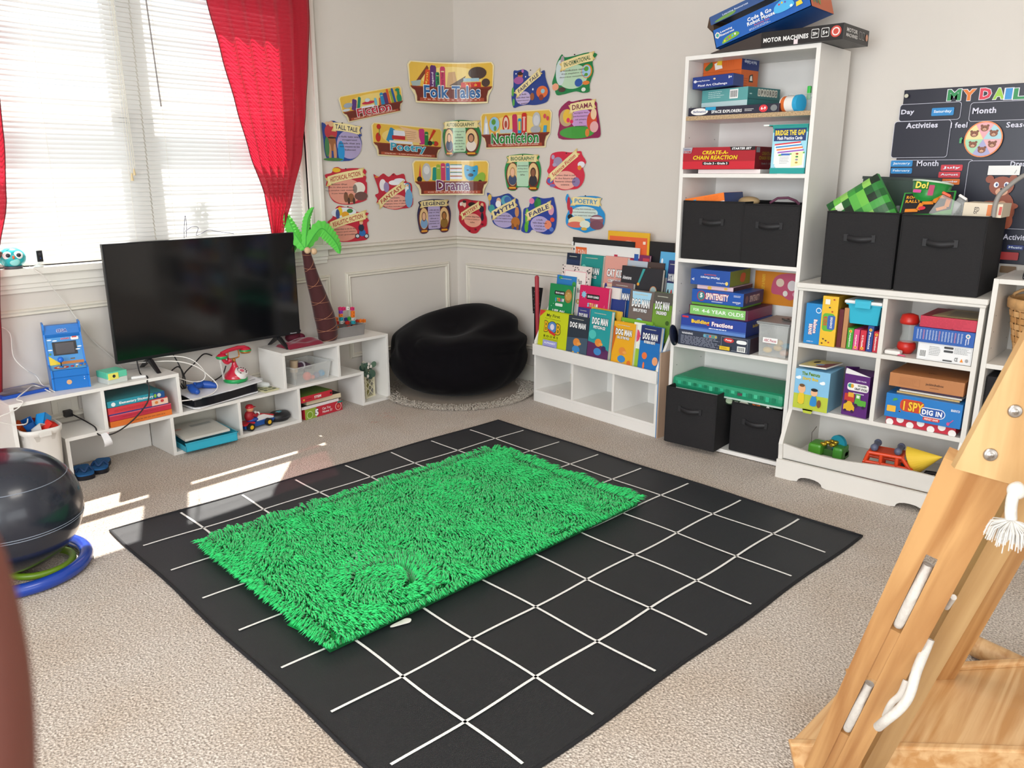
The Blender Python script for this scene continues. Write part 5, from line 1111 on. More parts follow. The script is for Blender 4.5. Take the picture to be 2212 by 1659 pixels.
GT = mat('238a3a', .3, name='green_tub_print')
s = MB(); s.lathe([(0, 0), (.062, 0), (.072, .10), (.070, .10), (.060, .004)], (0, 0, 0), GT, 32); s.lathe([(.0715, .094), (.0745, .095), (.0745, .101), (.070, .101)], (0, 0, 0), 'c8d8c4', 32); s.obj('tub_body', t)
s = MB(); c = s.canvas((-.045, -.0735, .05), (1, 0, .05), (0, -.07, 1)); c.text('Do!', .028, .028, .045, .026, 'f0d23a', bold=.04, out='1a5a24', ow=.04); c.rrect(.0, -.002, .03, .010, .003, 'c8308a'); c.rrect(.055, -.01, .075, .03, .003, 'b02a5a'); s.obj('printed_lettering', t)
def road_f(c, w, h):
    c.rect(w*.03, h*.05, w*.97, h*.95, '1c1a20'); c.text('ROAD', w*.20, h*.78, w*.26, h*.13, 'e8a02c', bold=.04); c.text('RALLY', w*.22, h*.60, w*.30, h*.13, 'e8a02c', bold=.04)
    for a in (((.1, .2), (.35, .2)), ((.35, .2), (.40, .5)), ((.40, .5), (.62, .5)), ((.62, .5), (.68, .75)), ((.68, .75), (.9, .72)), ((.9, .72), (.88, .3)), ((.88, .3), (.7, .2))): c.k = 6; c.line(w*a[0][0], h*a[0][1], w*a[1][0], h*a[1][1], w*.09, 'e88a2a')
    c.k = 8; c.ell(w*.48, h*.82, w*.07, h*.08, 'd8344a'); c.ell(w*.42, h*.28, w*.07, h*.08, 'd8344a'); c.poly([(w*.6, 0), (w, 0), (w, h*.2), (w*.8, h*.12)], '3f9a3a')
P_ = at_x(1938, 466, OXF+.05); solo(boxmesh(.185, .012, .125, '2f9a3e', front=road_f), 'road_game_card', 'black and orange race track card leaning out of the right bin', 'card', (OXF+.05, P_.y-.005, P_.z), rot=(-.80, -.06, RZ+.1))
for i, (px, dz, q, lb) in enumerate(((2040, .0, 'e05a2c', 'clear box with orange lid leaning in the right bin'), (2066, -.012, 'e6e2de', 'frosted clear box lying against the orange lidded one'))):
    P_ = at_x(px, 448, OXF+.09); t = thing('clear_box', lb, 'container', (OXF+.09+.05*i, P_.y, P_.z+dz), rot=(-.3, .45+.1*i, RZ))
    s = MB(); s.box(-.03, -.03, -.05, .05, .03, .035, FROST, bev=.006); s.obj('box_body', t); s = MB(); s.box(-.034, -.034, .035, .0, .034, .045, mat(q, .4), bev=.003); s.obj('lid', t)
def tray_f(c, w, h): c.text('gp', w*.35, h*.45, w*.14, h*.5, '4a3a30', bold=.0); c.rect(w*.62, h*.1, w*.78, h*.9, 'e07a2c'); c.rect(w*.92, h*.2, w*.99, h*.8, 'c84a3a')
P_ = at_x(2078, 466, OXF+.075); solo(boxmesh(.13, .15, .05, 'dccdb4', front=tray_f), 'wooden_tray', 'pale wooden tray with orange stripe standing in the right bin', 'tray', (OXF+.075, P_.y, P_.z), rot=(0, .03, RZ))
s = MB(); P_ = at_x(2145, 470, OXF+.06); q1 = at_x(2170, 410, OXF+.08); q2 = at_x(2230, 375, OXF+.12); q3 = at_x(2300, 420, OXF+.16)
pts = catmull([tuple(P_), tuple(at_x(2152, 435, OXF+.07)), tuple(q1), tuple(q2), tuple(q3)], 6, False)
s.tube(pts, .0085, mat('8f8a84', .5, name='grey_webbing'), 8); solo(s, 'grey_strap', 'grey webbing loop arching out of the right bin', 'strap')
# ================================================================== daily schedule board on the wall
A = at_x(1954, 195, WX-.006); Bt = at_x(2212, 187, WX-.006)
LWH = 'd9d7e6'
bw = .80; bh = A.z-(.96)
s = MB(); s.box(0, 0, -bh, bw, .005, 0, mat('0b0b24', .35, name='navy_board_film'), bev=.002)
c = s.canvas((0, -.0002, 0), (1, 0, 0), (0, 0, 1))
def loc2(px, py):
    p = at_x(px, py, WX-.006); return A.y-p.y, p.z-A.z
def cbox(pa, pb):
    x0, y1 = loc2(*pa); x1, y0 = loc2(*pb); c.rrect(x0, y0, x1, y1, .012, LWH); c.rrect(x0+.0016, y0+.0016, x1-.0016, y1-.0016, .011, '0b0b24')
def ctx(t_, px0, px1, pyc, hpx, q, **k):
    x0, y = loc2(px0, pyc); x1, _ = loc2(px1, pyc); _, y2 = loc2(px0, pyc-hpx/2); c.text(t_, (x0+x1)/2, y, x1-x0, (y2-y)*2, q, **k)
cx = 2048
for w_, (px0, px1) in zip('MY', ((2047, 2076), (2079, 2108))): ctx(w_, px0, px1, 206, 24, {'M': '1f8a4a', 'Y': 'e07a1e'}[w_], bold=.05, out='e8e6ee', ow=.04)
for ch, q, a in zip('DAILY', ('d8304a', '9ac83a', '2a8fd0', '1f8a4a', 'e07a1e'), (2117, 2146, 2172, 2190, 2214)): ctx(ch, a, a+(25 if ch != 'I' else 15), 203, 24, q, bold=.05, out='e8e6ee', ow=.04)
x0, y0 = loc2(2290, 200); c.text('SCHEDULE', x0+.03, y0, .2, .04, 'd8304a', bold=.05, out='e8e6ee', ow=.04)
cbox((1946, 226), (2074, 258)); cbox((2098, 222), (2290, 256)); cbox((1934, 263), (2046, 340)); cbox((1926, 346), (2085, 480)); cbox((2094, 347), (2320, 500))
ctx('Day', 1948, 1976, 244, 13, LWH, bold=.03); ctx('Month', 2102, 2153, 240, 13, LWH, bold=.03); ctx('Activities', 1959, 2027, 272, 12, LWH, bold=.03); ctx('I feel', 2055, 2091, 271, 12, LWH, bold=.02); ctx('Season', 2175, 2232, 270, 12, LWH, bold=.02); ctx('Month', 1982, 2029, 353, 12, LWH, bold=.02); ctx('Dress me', 2184, 2250, 354, 11, LWH, bold=.02); ctx('Activities', 2168, 2235, 511, 12, LWH, bold=.02)
def tagp(px0, py0, px1, py1, q, t_, tc='dfe9f4'):
    x0, y1 = loc2(px0, py0); x1, y0_ = loc2(px1, py1); c.rrect(x0, y0_, x1, y1, .004, q)
    if t_: c.text(t_, (x0+x1)/2, (y0_+y1)/2, (x1-x0)*.8, (y1-y0_)*.45, tc, bold=.03)
tagp(2015, 234, 2061, 249, '1f86c8', 'Saturday'); tagp(1927, 347, 1972, 360, '1f86c8', 'January'); tagp(1927, 363, 1971, 375, '1f86c8', 'February')
tagp(2035, 356, 2080, 369, 'd02a3a', 'July'); tagp(2030, 371, 2075, 384, 'd02a3a', 'August'); tagp(2029, 386, 2074, 399, 'e0701c', 'September'); tagp(2034, 416, 2059, 428, '2f6ab0', 'October')
tagp(2143, 500, 2161, 520, '5f6478', ''); tagp(2178, 528, 2212, 540, '24357a', 'Music'); tagp(2137, 545, 2161, 566, 'b8642a', ''); tagp(2163, 543, 2200, 562, 'b02a2a', ''); tagp(2136, 570, 2152, 590, '55585e', ''); tagp(2163, 573, 2195, 590, '7a5c3a', '')
X_, Y_ = loc2(2126, 301); rx_ = .0; xr, _ = loc2(2168, 301); _, yr = loc2(2126, 262); ra, rb_ = xr-X_, yr-Y_
c.ell(X_, Y_, ra, rb_, 'e8884a', 36)
for k, q in enumerate(('a8d4dc', 'e8a8b0', 'e8dc9a', 'a8d8b0', 'a9a8d0', 'e8b0b4')):
    kk = c.k; a0 = PI/3*k; c.poly([(X_, Y_)]+[(X_+ra*.93*math.cos(a0+PI/3*j/6), Y_+rb_*.93*math.sin(a0+PI/3*j/6)) for j in range(7)], q); c.k = kk
c.k += 1
for k in range(6):
    a0 = PI/3*(k+.5); x, y = X_+ra*.58*math.cos(a0), Y_+rb_*.60*math.sin(a0); kk = c.k
    for dx in (-.011, .011): c.k = kk; c.ell(x+dx, y+.010, .005, .005, '7a4428')
    c.k = kk+1; c.ell(x, y, .0145, .012, '8a4f30'); c.ell(x, y-.004, .007, .005, 'd8a684'); c.ell(x-.005, y+.003, .0016, .0016, '1a1210', 8); c.ell(x+.005, y+.003, .0016, .0016, '1a1210', 8); c.line(x-.004, y-.006, x+.004, y-.006, .0012, '3a1a14'); c.k = kk
c.k += 6
X_, Y_ = loc2(2079, 303); c.poly([(X_-.006, Y_-.012), (X_+.002, Y_-.012), (X_+.002, Y_+.004), (X_+.006, Y_+.004), (X_, Y_+.012), (X_-.008, Y_+.004), (X_-.006, Y_+.004)], '4aa86a')
# plain teddy shape to be dressed
def el(px, py, rx, ry, q):
    X_, Y_ = loc2(px, py); c.ell(X_, Y_, rx, ry, q)
for a in ((2150, 458, .022, .034, '7c3c22'), (2180, 458, .022, .034, '7c3c22')): el(*a)
BRN = '96482a'
for a in ((2167, 450, .040, .062, BRN), (2155, 478, .018, .03, BRN), (2178, 478, .018, .03, BRN), (2140, 440, .030, .012, BRN), (2188, 445, .022, .012, BRN), (2141, 387, .015, .015, BRN), (2192, 386, .015, .015, BRN), (2166, 402, .044, .038, BRN), (2166, 414, .022, .016, 'e0a888'), (2165, 452, .022, .034, 'd8a07e'), (2155, 399, .009, .011, 'f4f4f8'), (2177, 399, .009, .011, 'f4f4f8'), (2156, 399, .004, .006, '3a4a80'), (2176, 399, .004, .006, '3a4a80'), (2166, 408, .005, .004, '1a1210')): el(*a)
X_, Y_ = loc2(2136, 378); x1, _ = loc2(2205, 378); _, y1 = loc2(2136, 358); c.rect(X_, Y_, x1, y1, 'ecebe8'); c.line(x1-.012, Y_+.02, x1-.018, Y_+.006, .0014, '3a3a3a')
X_, Y_ = loc2(1962, 208); c.ell(X_, Y_, .008, .008, 'c9c4b0'); 
solo(s, 'schedule_board', 'navy MY DAILY schedule board with teddy bears on the wall', 'board', (WX-.0065, A.y, A.z), RZ)
# ================================================================== right cabinet contents
t = thing('woven_basket', 'round woven splint basket in the right cabinet cubby', 'basket', (CBX+.150, .46, .626), RZ)
WK = mat('cfa06a', .6, name='basket_splint', noise=.15, nscale=40); WK2 = mat('b98750', .6, name='basket_splint_dark', noise=.15, nscale=40)
prof = lambda v: .082+.050*v**.8
s = MB(); rows = 9; nsp = 28; hh = .235
for r_ in range(rows):
    z0_, z1_ = hh*.02+hh*.93*r_/rows, hh*.02+hh*.93*(r_+.86)/rows
    vs = []; n = nsp*4
    for k in range(n):
        a = 2*PI*k/n; off = .003*math.cos(nsp*a/2+PI*r_)
        for z in (z0_, z1_): rr_ = prof(z/hh)+off; vs.append((rr_*math.cos(a), rr_*math.sin(a), z))
    s.add(vs, [(2*k, 2*((k+1) % n), 2*((k+1) % n)+1, 2*k+1) for k in range(n)], WK if r_ % 3 else WK2, True)
for k in range(nsp):
    a = 2*PI*k/nsp
    s.tube([(prof(v)*math.cos(a)*.985, prof(v)*math.sin(a)*.985, hh*v) for v in (0.0, .3, .6, 1.0)], .0032, WK2, 5)
s.lathe([(.0, .002), (.08, .002)], (0, 0, 0), WK2, 28); s.lathe([(.070, .0), (prof(1)*.97, hh)], (0, 0, 0), WK2, 28)
s.obj('basket_weave', t); s = MB(); s.lathe([(.128, .205), (.137, .206), (.139, .235), (.136, .243), (.128, .243), (.127, .206)], (0, 0, 0), WK, 40); s.obj('rim', t)
s = MB(); s.box(-.11, -.06, .2, .12, .07, .205, mat('7a5230', .9)); tag(s.obj('shadowed_filling', t), kind='stuff') if 0 else None
s = MB(); pts = [(.13*math.cos(a), .03, -.0+.235+.045*math.sin(a)) for a in [PI*k/10 for k in range(11)]]; s.tube(pts, .006, WK, 8); s.obj('handle', t)
s = MB(); s.box(-.005, 0, 0, .26, .25, .26, BLACKF, bev=.004); s.box(.10, -.006, .15, .18, .0, .175, mat('222124', .6))
solo(s, 'dark_storage_cube', 'black cube bin in the cubby below the woven basket', 'fabric bin', (CBX+.03, .600, .312), RZ)
t = thing('charging_adapter', 'small black power adapter with white label on top of the right cabinet', 'adapter', (CBX+.03, .545, CH), RZ)
s = MB(); s.box(0, 0, 0, .07, .045, .026, mat('14141a', .35), bev=.007); s.obj('adapter_body', t); s = MB(); s.box(.006, -.0015, .006, .026, .0, .022, 'e8e8e8'); s.obj('white_label', t)
s = MB(); s.box(0, 0, 0, .12, .10, .115, mat('17161f', .4, name='dark_device'), bev=.006)
c = s.canvas((0, -.0003, 0), (1, 0, 0), (0, 0, 1)); c.lines(.006, .01, .05, .06, 9, '9a9aa8', .4, 3); c.rect(.008, .075, .11, .105, '2a2850')
solo(s, 'black_gadget_box', 'black boxed gadget with fine print standing at the right cabinet back', 'box', (CBX+.13, .56, CH+.0005), RZ-.25)
# ================================================================== television
TY = 3.775
A = at_y(253, 787.6, TY); B = at_y(649, 720, TY); C_ = at_y(217.2, 527.8, TY)
TVW = B.x-A.x; TVZ = (A.z+B.z)/2; TVH = C_.z-A.z
t = thing('television', 'large black flat screen television standing on the white bench', 'television', (A.x, TY, TVZ))
GLOSS = mat('06070b', .10, name='screen_glass', coat=.3); MB_ = mat('101116', .35, name='black_bezel')
s = MB(); s.box(0, 0, 0, TVW, .022, TVH, MB_, bev=.003); s.box(.12, .02, .04, TVW-.12, .038, TVH*.62, MB_, bev=.006); s.obj('housing', t)
s = MB(); s.box(.006, -.0012, .016, TVW-.006, .002, TVH-.006, GLOSS); s.obj('screen', t)
s = MB(); c = s.canvas((0, -.0004, 0), (1, 0, 0), (0, 0, 1)); c.text('Hisense', TVW-.045, .009, .04, .006, 'c9ccd2', bold=.02); c.rect(TVW-.06, .018, TVW-.02, .0195, 'd8dade'); s.obj('maker_plate', t)
for x in (.155, TVW-.135):
    s = MB(); s.box(x-.012, .004, -.012, x+.012, .02, .004, MB_)
    for sy in (-1, 1): s.prism([(.012, -.012), (.012+sy*.085, -(TVZ-TOP)+.001), (.012+sy*.098, -(TVZ-TOP)+.001), (.012+sy*.02, 0)], x-.009, x+.009, MB_, axis='x')
    s.obj('stand_foot', t, bev=.002)
# ================================================================== on the bench, left part
za = TOP+.0006
P0_ = at_z(115, 846, za); P1_ = at_z(197, 835, za); az = math.atan2(P1_.y-P0_.y, P1_.x-P0_.x); aw = (P1_-P0_).length
BLU = mat('1671c4', .35, name='arcade_blue')
t = thing('mini_arcade', 'small blue tabletop arcade cabinet with ball-top joystick', 'arcade toy', (P0_.x, P0_.y, za), az)
H_ = height_over(P0_, 708)-za; sc = H_/.26
side = [(0, 0), (.0, .05), (-.006, .055), (-.006, .085), (.052, .098), (.088, .215), (.078, .235), (.080, .26), (.125, .262), (.125, 0)]
side = [(a*sc, b*sc) for a, b in side]
for x0 in (0, aw-.007):
    s = MB(); s.prism(side, x0, x0+.007, BLU, axis='x', side=mat('1a7bd6', .35)); s.obj('side_panel', t, bev=.0008)
s = MB(); q = lambda a, b: (a*sc, b*sc)
s.prism([q(.004, 0), q(.004, .05), q(.0, .055), q(.0, .082), q(.054, .095), q(.091, .20), q(.085, .215), q(.088, .235), q(.092, .25), q(.12, .25), q(.12, 0)], .007, aw-.007, BLU, axis='x'); s.obj('cabinet_body', t)
s = MB()
def pl_canvas(mb, a, b, dz=.0004):
    a, b = V((.007, *q(*a))), V((.007, *q(*b))); return mb.canvas(a, (1, 0, 0), b-a, dz), aw-.014, (b-a).length
c, w_, h_ = pl_canvas(s, (.0535, .095), (.0905, .20)); c.k = 2
c.rect(0, 0, w_, h_, '3f8fd0'); c.rect(0, 0, w_, h_*.10, 'b8702c'); c.poly([(0, 0), (w_*.35, 0), (0, h_*.35)], 'e2c62c'); c.rect(w_*.62, h_*.16, w_*.75, h_*.2, '6a4a1c')
for x, y in ((.1, .92), (.25, .88), (.08, .55), (.94, .6), (.88, .5)): c.ell(w_*x, h_*y, w_*.07, h_*.022, 'eef6fc')
c.ell(w_*.06, h_*.40, w_*.03, h_*.04, '4a8a2c'); c.text('SONIC', w_*.56, h_*.93, w_*.26, h_*.06, 'c02a4a', bold=.05, out='e8e8f4', ow=.04); c.rrect(w_*.72, h_*.86, w_*.95, h_*.98, h_*.04, 'e8e4e4'); c.rect(w_*.76, h_*.94, w_*.90, h_*.99, 'c84a3a')
s.obj('artwork_panel', t)
s = MB(); c, w_, h_ = pl_canvas(s, (.0665, .13), (.0845, .182), .0005); c.k = 8; c.rect(w_*.16, 0, w_*.86, h_, '17171a'); c.rect(w_*.24, h_*.10, w_*.78, h_*.90, mat('48454a', .15, name='lcd_glass')); s.obj('screen', t)
s = MB(); c, w_, h_ = pl_canvas(s, (.086, .218), (.0885, .238)); c.k = 3; c.text('SEGA', w_*.5, h_*.5, w_*.30, h_*.62, '2a3f9a', bold=.05, out='eceff6', ow=.06); s.obj('marquee_lettering', t)
s = MB(); c, w_, h_ = pl_canvas(s, (.001, .083), (.052, .0945)); c.k = 2; c.rect(0, 0, w_, h_, '5aa6dc'); c.ell(w_*.3, h_*.45, w_*.22, h_*.28, 'b83a2a'); c.ell(w_*.3, h_*.45, w_*.14, h_*.18, 'e8d8b0'); s.obj('control_panel', t)
s = MB(); cx_, cy_, cz_ = aw*.32, .024*sc, .090*sc; s.cyl((cx_, cy_, cz_-.002), (cx_, cy_-.002, cz_+.028), .0025, '1c1c22', seg=8); s.lathe([(0, 0), (.010, .0), (.006, .005), (0, .006)], (cx_, cy_, cz_), BLU, 14); s.obj('joystick_shaft', t)
s = MB(); s.ball((cx_, cy_-.002, cz_+.034), .0125, mat('1d6fe0', .15, name='blue_ball')); s.obj('joystick_ball', t)
for i, (x, y, cq) in enumerate(((.60, .022, 'd02a3a'), (.74, .030, 'eef0f4'), (.86, .036, '2a6ad8'), (.70, .014, 'd8a83a'), (.82, .020, 'c08a4a'), (.94, .025, 'b8703a'))):
    s = MB(); zz_ = (.083+.0115*(y-.001)/.051+.001)*sc; s.cyl((aw*x, y*sc, zz_), (aw*x, y*sc, zz_+.004), .0062 if i < 3 else .0042, cq, seg=14); s.obj('button', t)
s = MB(); s.cyl((aw*.45, .0038*sc, .030*sc), (aw*.45, .0028*sc, .030*sc), .0105, 'dba878', seg=20); s.ball((aw*.86, .0035*sc, .036*sc), .0025, 'dfe8f4', 8, 6); s.ball((aw*.86, .0035*sc, .045*sc), .0018, 'dfe8f4', 8, 6); s.obj('coin_disc', t)
# cube camera
P0_ = at_z(234, 832, za); P1_ = at_z(277, 823, za)
t = thing('cube_gadget', 'small cube gadget in mint, yellow and grey on the bench top', 'gadget', (P0_.x, P0_.y, za), math.atan2(P1_.y-P0_.y, P1_.x-P0_.x)+.03)
w_ = (P1_-P0_).length
s = MB(); s.box(0, 0, 0, w_, w_, .026, 'c9cec8', bev=.003); s.obj('grey_base', t)
s = MB(); s.box(-.001, 0, .026, w_+.001, w_, .055, '62c9a6', bev=.003); s.obj('mint_top', t)
s = MB(); s.box(.004, -.003, .020, w_*.56, .02, .050, 'e9e06a', bev=.003); s.obj('yellow_block', t)
s = MB(); s.cyl((w_*.32, -.0035, .036), (w_*.32, -.001, .036), .007, '14141a', seg=18); s.cyl((w_*.32, -.005, .036), (w_*.32, -.003, .036), .003, '3a3f52', seg=12); s.obj('lens', t)
s = MB(); s.box(-.03, -.011, 0, .035, .011, .012, 'e4e4e2', bev=.005); s.box(-.022, -.005, .012, -.012, .004, .0135, 'b8b8b8'); P_ = at_z(298, 817, za)
solo(s, 'white_remote', 'small rounded white remote lying beside the cube gadget', 'remote', (P_.x, P_.y, za), -.25)
# disc case
s = boxmesh(.19, .135, .014, '1b4fb0', top=lambda c, w, h: (c.rect(w*.06, h*.05, w*.96, h*.93, '8a8794'), c.ell(w*.4, h*.5, w*.2, h*.25, '6c6a78'), c.rect(w*.06, h*.05, w*.4, h*.3, '55525e'), c.ell(w*.75, h*.65, w*.12, h*.2, 'a8a2a0')))
P_ = at_z(16, 864, za); solo(s, 'game_case', 'blue spined video game case lying at the left end of the bench', 'case', (max(P_.x-.015, .965), P_.y+.006, za), .14)
s = MB(); s.ball((0, 0, .022), (.045, .026, .022), mat('6a2c20', .6, name='brown_leather', bump=.3, nscale=200)); s.tube([(-.012, -.022, .034), (.012, -.022, .034)], .0015, 'e8e0d8'); P_ = at_z(80, 832, za)
solo(s, 'toy_football', 'small brown toy football behind the blue arcade cabinet', 'ball', (P_.x-.012, P_.y+.065, za), .2)
# ================================================================== window sill things
zs_ = OZ0+.0006
t = thing('owl_speaker', 'round turquoise owl figure sitting on the window sill', 'owl figure', (at_y(30, 580, WY-.03).x, WY-.028, zs_), -.25)
s = MB(); s.ball((0, 0, .046), (.052, .044, .043), mat('2cb7bd', .25, name='turquoise_gloss'), 28, 18); s.obj('owl_body', t)
s = MB(); s.lathe([(0, 0), (.034, 0), (.038, .010), (.03, .012), (0, .012)], (0, 0, 0), '51525a', 28, sq=(1, .85)); s.obj('base_ring', t)
for x in (-.017, .022):
    s = MB(); s.ball((x, -.036, .058), (.018, .007, .017), 'f2f2f0', 16, 10); s.ball((x+.002, -.0425, .059), (.0085, .003, .0085), '1c2230', 12, 8); s.obj('eye', t)
s = MB(); s.ball((.004, -.043, .050), (.005, .005, .008), 'e8703a', 10, 8); s.obj('beak', t); s = MB(); s.ball((.006, -.037, .032), (.020, .007, .018), '8fd8d4', 16, 10); s.obj('belly', t)
s = MB(); s.ball((-.042, -.02, .062), (.012, .010, .016), '5a4a40', 12, 8); s.tube([(-.08, -.01, .11), (-.065, -.02, .09), (-.045, -.03, .068)], [.006, .005, .001], 'cf9a5a', 8); s.obj('horn_tip', t)['label'] = 'tan pointed tip'
t = thing('security_camera', 'small white indoor camera with black face on the window sill', 'camera', (at_y(83, 575, WY-.02).x, WY-.030, zs_), .12)
WP = mat('e9ece9', .3, name='white_plastic')
s = MB(); s.lathe([(0, 0), (.020, 0), (.021, .004), (.006, .008), (.005, .014), (0, .014)], (0, 0, 0), WP, 24); s.obj('stand', t)
s = MB(); s.lathe([(0, .012), (.018, .012), (.020, .018), (.020, .072), (.018, .077), (0, .077)], (0, 0, 0), WP, 24); s.obj('camera_body', t)
s = MB(); s.box(-.012, -.0215, .022, .012, -.015, .070, '1c1e22', bev=.002); s.cyl((0, -.0222, .056), (0, -.021, .056), .006, '34363c', seg=16); s.ball((0, -.0222, .038), .0018, mat('2a5ad8', .3)); s.obj('face_plate', t)
def cable(name, label, pts, r, m, n=6, group=None):
    s = MB(); s.tube(catmull([tuple(p) for p in pts], n, False), r, m, 8); return solo(s, name, label, 'cable', group=group)
CW = mat('e6e2dc', .5, name='white_cable'); CB = mat('1a1719', .5, name='black_cable')
Yc = WY-.018
cable('camera_cable', 'thin white cable running from the sill camera down the wall behind the television', [V((at_y(62, 578, Yc).x, WY-.03, zs_+.003)), at_y(75, 583, WY-.062), at_y(98, 600, WY-.066), at_y(118, 628, WY-.036), at_y(145, 660, Yc), at_y(170, 695, Yc), at_y(200, 735, Yc), at_y(240, 770, Yc), at_y(270, 800, Yc)], .0018, CW)
cable('arcade_cable', 'white cable hanging at the far left and ending behind the arcade cabinet', [at_y(0, 705, WY-.02), at_y(22, 722, WY-.03), at_y(29, 770, WY-.04), at_y(55, 798, WY-.06), at_z(78, 812, za+.05), at_z(92, 832, za+.012), at_z(118, 846, za+.004)], .0026, CW)
cable('charging_cable', 'white cable crossing the blue spined game case and hanging off the bench', [at_z(108, 846, za+.004), at_z(75, 833, za+.018), at_z(55, 845, za+.022), at_z(36, 862, za+.010), V((1.02, FY-.006, TOP+.004)), V((.985, FY-.02, TOP-.02)), at_y(-8, 905, FY-.03), at_y(22, 917, FY-.025), at_y(55, 916, FY-.02), at_y(60, 905, FY+.02)], .0026, CW)
# ================================================================== inside the bench
# big books lying in the right cubby of the left unit
def dict_f(c, w, h): c.ell(w*.10, h*.45, h*.32, h*.32, 'e6ecec'); c.text('Elementary Dictionary', w*.50, h*.45, w*.60, h*.48, 'f0f4f4', bold=.04); c.rect(w*.8, 0, w, h, '1d4f8a'); c.ell(w*.9, h*.5, h*.3, h*.3, 'c8d0c8'); c.ell(w*.83, h*.5, h*.2, h*.3, '8ac03a')
zq = MID+.0006
for i, (lb, h_, q, w_, fn, dx) in enumerate((('thick orange textbook at the bottom of the stack in the bench', .026, 'e0762c', .285, mix(L_(.0, .1, 1, .9, 5, 'd0682a', 2, .2), L_(.3, .3, .9, .7, 1, 'a85a2a', 1, .4)), .003),
        ('crimson textbook directly above the orange one in the bench', .028, 'c22a44', .285, mix(R(0, .86, 1, 1, 'd8687a'), L_(.2, .4, .8, .6, 1, 'a82038', 1, .4)), .003),
        ('red and white speckled workbook under the dictionary', .034, 'd23a44', .275, mix(R(0, 0, 1, .14, '27408a'), R(.72, .1, 1, .9, 'e8c8b0'), E_(.8, .5, .03, .2, 'e0803a'), E_(.9, .6, .03, .2, 'c83a3a'), L_(.1, .35, .7, .7, 2, 'b02a38', 3, .25)), .001),
        ('teal Elementary Dictionary on top of the textbook stack', .030, '2a93a6', .262, dict_f, .002))):
    o_ = solo(boxmesh(w_, .20, h_, q, front=fn, top_m='3a8a92' if i == 3 else None), 'textbook', lb, 'book', (1.352+dx, FY+.006+.002*i, zq), .0, group='textbooks in the white bench')
    zq += h_+.0008
# waste bin full of blocks
t = thing('white_bucket', 'tall white plastic bin of toy blocks standing under the bench end', 'bin', (1.071, FY+.045, 0))
s = MB(); n = 40; prof = []
def rect_ring(w, d, z, rip):
    pts = []
    for k in range(n):
        a = 2*PI*k/n; ca, sa = math.cos(a), math.sin(a); r = 1/((abs(ca)**4+abs(sa)**4)**.25); pts.append((w*ca*r*(1+rip*math.cos(8*a)), d*sa*r*(1+rip*math.cos(8*a)), z))
    return pts
vs = []; zs2 = [0, .02, .15, .262, .270, .285, .285, .262, .02]
for j, (z, ww, dd, rp_) in enumerate(((0, .062, .075, .0), (.02, .064, .078, .012), (.15, .070, .086, .014), (.255, .074, .092, .012), (.262, .080, .098, 0), (.282, .082, .100, 0), (.282, .076, .094, 0), (.15, .066, .083, 0), (.012, .060, .074, 0))): vs += rect_ring(ww, dd, z, rp_)
s.add(vs, [(j*n+k, j*n+(k+1) % n, (j+1)*n+(k+1) % n, (j+1)*n+k) for j in range(8) for k in range(n)], mat('e3dfd9', .35, name='white_bin_plastic'), True); s.add(rect_ring(.06, .074, .012, 0), [tuple(range(n))], mat('e3dfd9', .35)); s.obj('bin_body', t)
s = MB(); s.box(-.026, -.104, .252, .022, -.099, .274, mat('dad6d0', .35), bev=.004); s.obj('latch', t)
cols = [('orange', 'e0561a', (-.045, .03, .30), .5, .3), ('dark blue', '1b5ba8', (-.020, .00, .315), -.35, .5), ('bright blue', '1f8fd8', (.030, -.01, .325), .75, -.3), ('white', 'd8d4d0', (.005, -.045, .293), .4, .9), ('red', 'd8342a', (.038, -.050, .300), .6, .4), ('dark red', '8a1c20', (.012, .03, .30), .2, -.7), ('pale green', '5cb06a', (-.015, -.05, .262), .1, .2), ('grey', 'bdb8b4', (.03, .04, .285), .9, .1)]
for nm, q, p_, r1_, r2_ in cols:
    s = MB(); a_ = .021
    for x0, x1, z0_, z1_ in ((-a_, a_, -a_*1.3, -a_*1.3+.003), (-a_, -a_+.003, -a_*1.3, a_*1.3), (a_-.003, a_, -a_*1.3, a_*1.3)): s.box(x0, -a_, z0_, x1, a_, z1_, q)
    s.box(-a_, a_-.003, -a_*1.3, a_, a_, a_*1.3, q); s.box(-a_, -a_, -a_*1.3, a_, -a_+.003, a_*1.3, q)
    for x in (-.010, .010): s.cyl((x, 0, -a_*1.3-.004), (x, 0, -a_*1.3), .006, q, seg=10)
    solo(s, 'toy_block', '%s hollow plastic block sticking out of the white bin' % nm, 'toy block', V((1.065, FY+.045, -.030))+V(p_), rot=(r2_, r1_, r1_*.7), group='hollow blocks in the white bin')
# wall outlet, plug and cord with tag
t = thing('wall_outlet', 'beige wall outlet seen through the left bench cubby', 'outlet', (1.262, WY-.006, .262)); s = MB(); s.box(-.055, -.001, -.06, .06, .006, .06, WAINS, bev=.003); s.obj('cover_plate', t); s = MB(); s.box(-.03, -.003, -.042, .03, .001, .042, 'd6d0c4', bev=.001); s.obj('socket_face', t)
s = MB(); s.box(1.248, WY-.040, .232, 1.282, WY-.009, .262, CB, bev=.003)
pts = [V((1.275, WY-.04, .245)), V((1.29, WY-.07, .232)), V((1.31, FY+.14, MID+.008)), V((1.305, FY+.05, MID+.006)), at_y(212, 938, FY-.006), at_y(232, 940, FY-.03), at_y(258, 930, FY-.035), at_y(290, 905, FY-.03), at_y(318, 870, FY-.025), at_y(322, 840, FY-.015), at_y(318, 825, FY-.004), V((at_z(310, 812, za).x, FY+.03, za+.004)), V((1.56, FY+.12, za+.004)), V((1.57, FY+.17, TVZ+.06))]
s.tube(catmull([tuple(p) for p in pts], 6, False), .0032, CB, 8); t = solo(s, 'power_cord', 'black power cord looping from the outlet over the bench front to the television', 'cord')
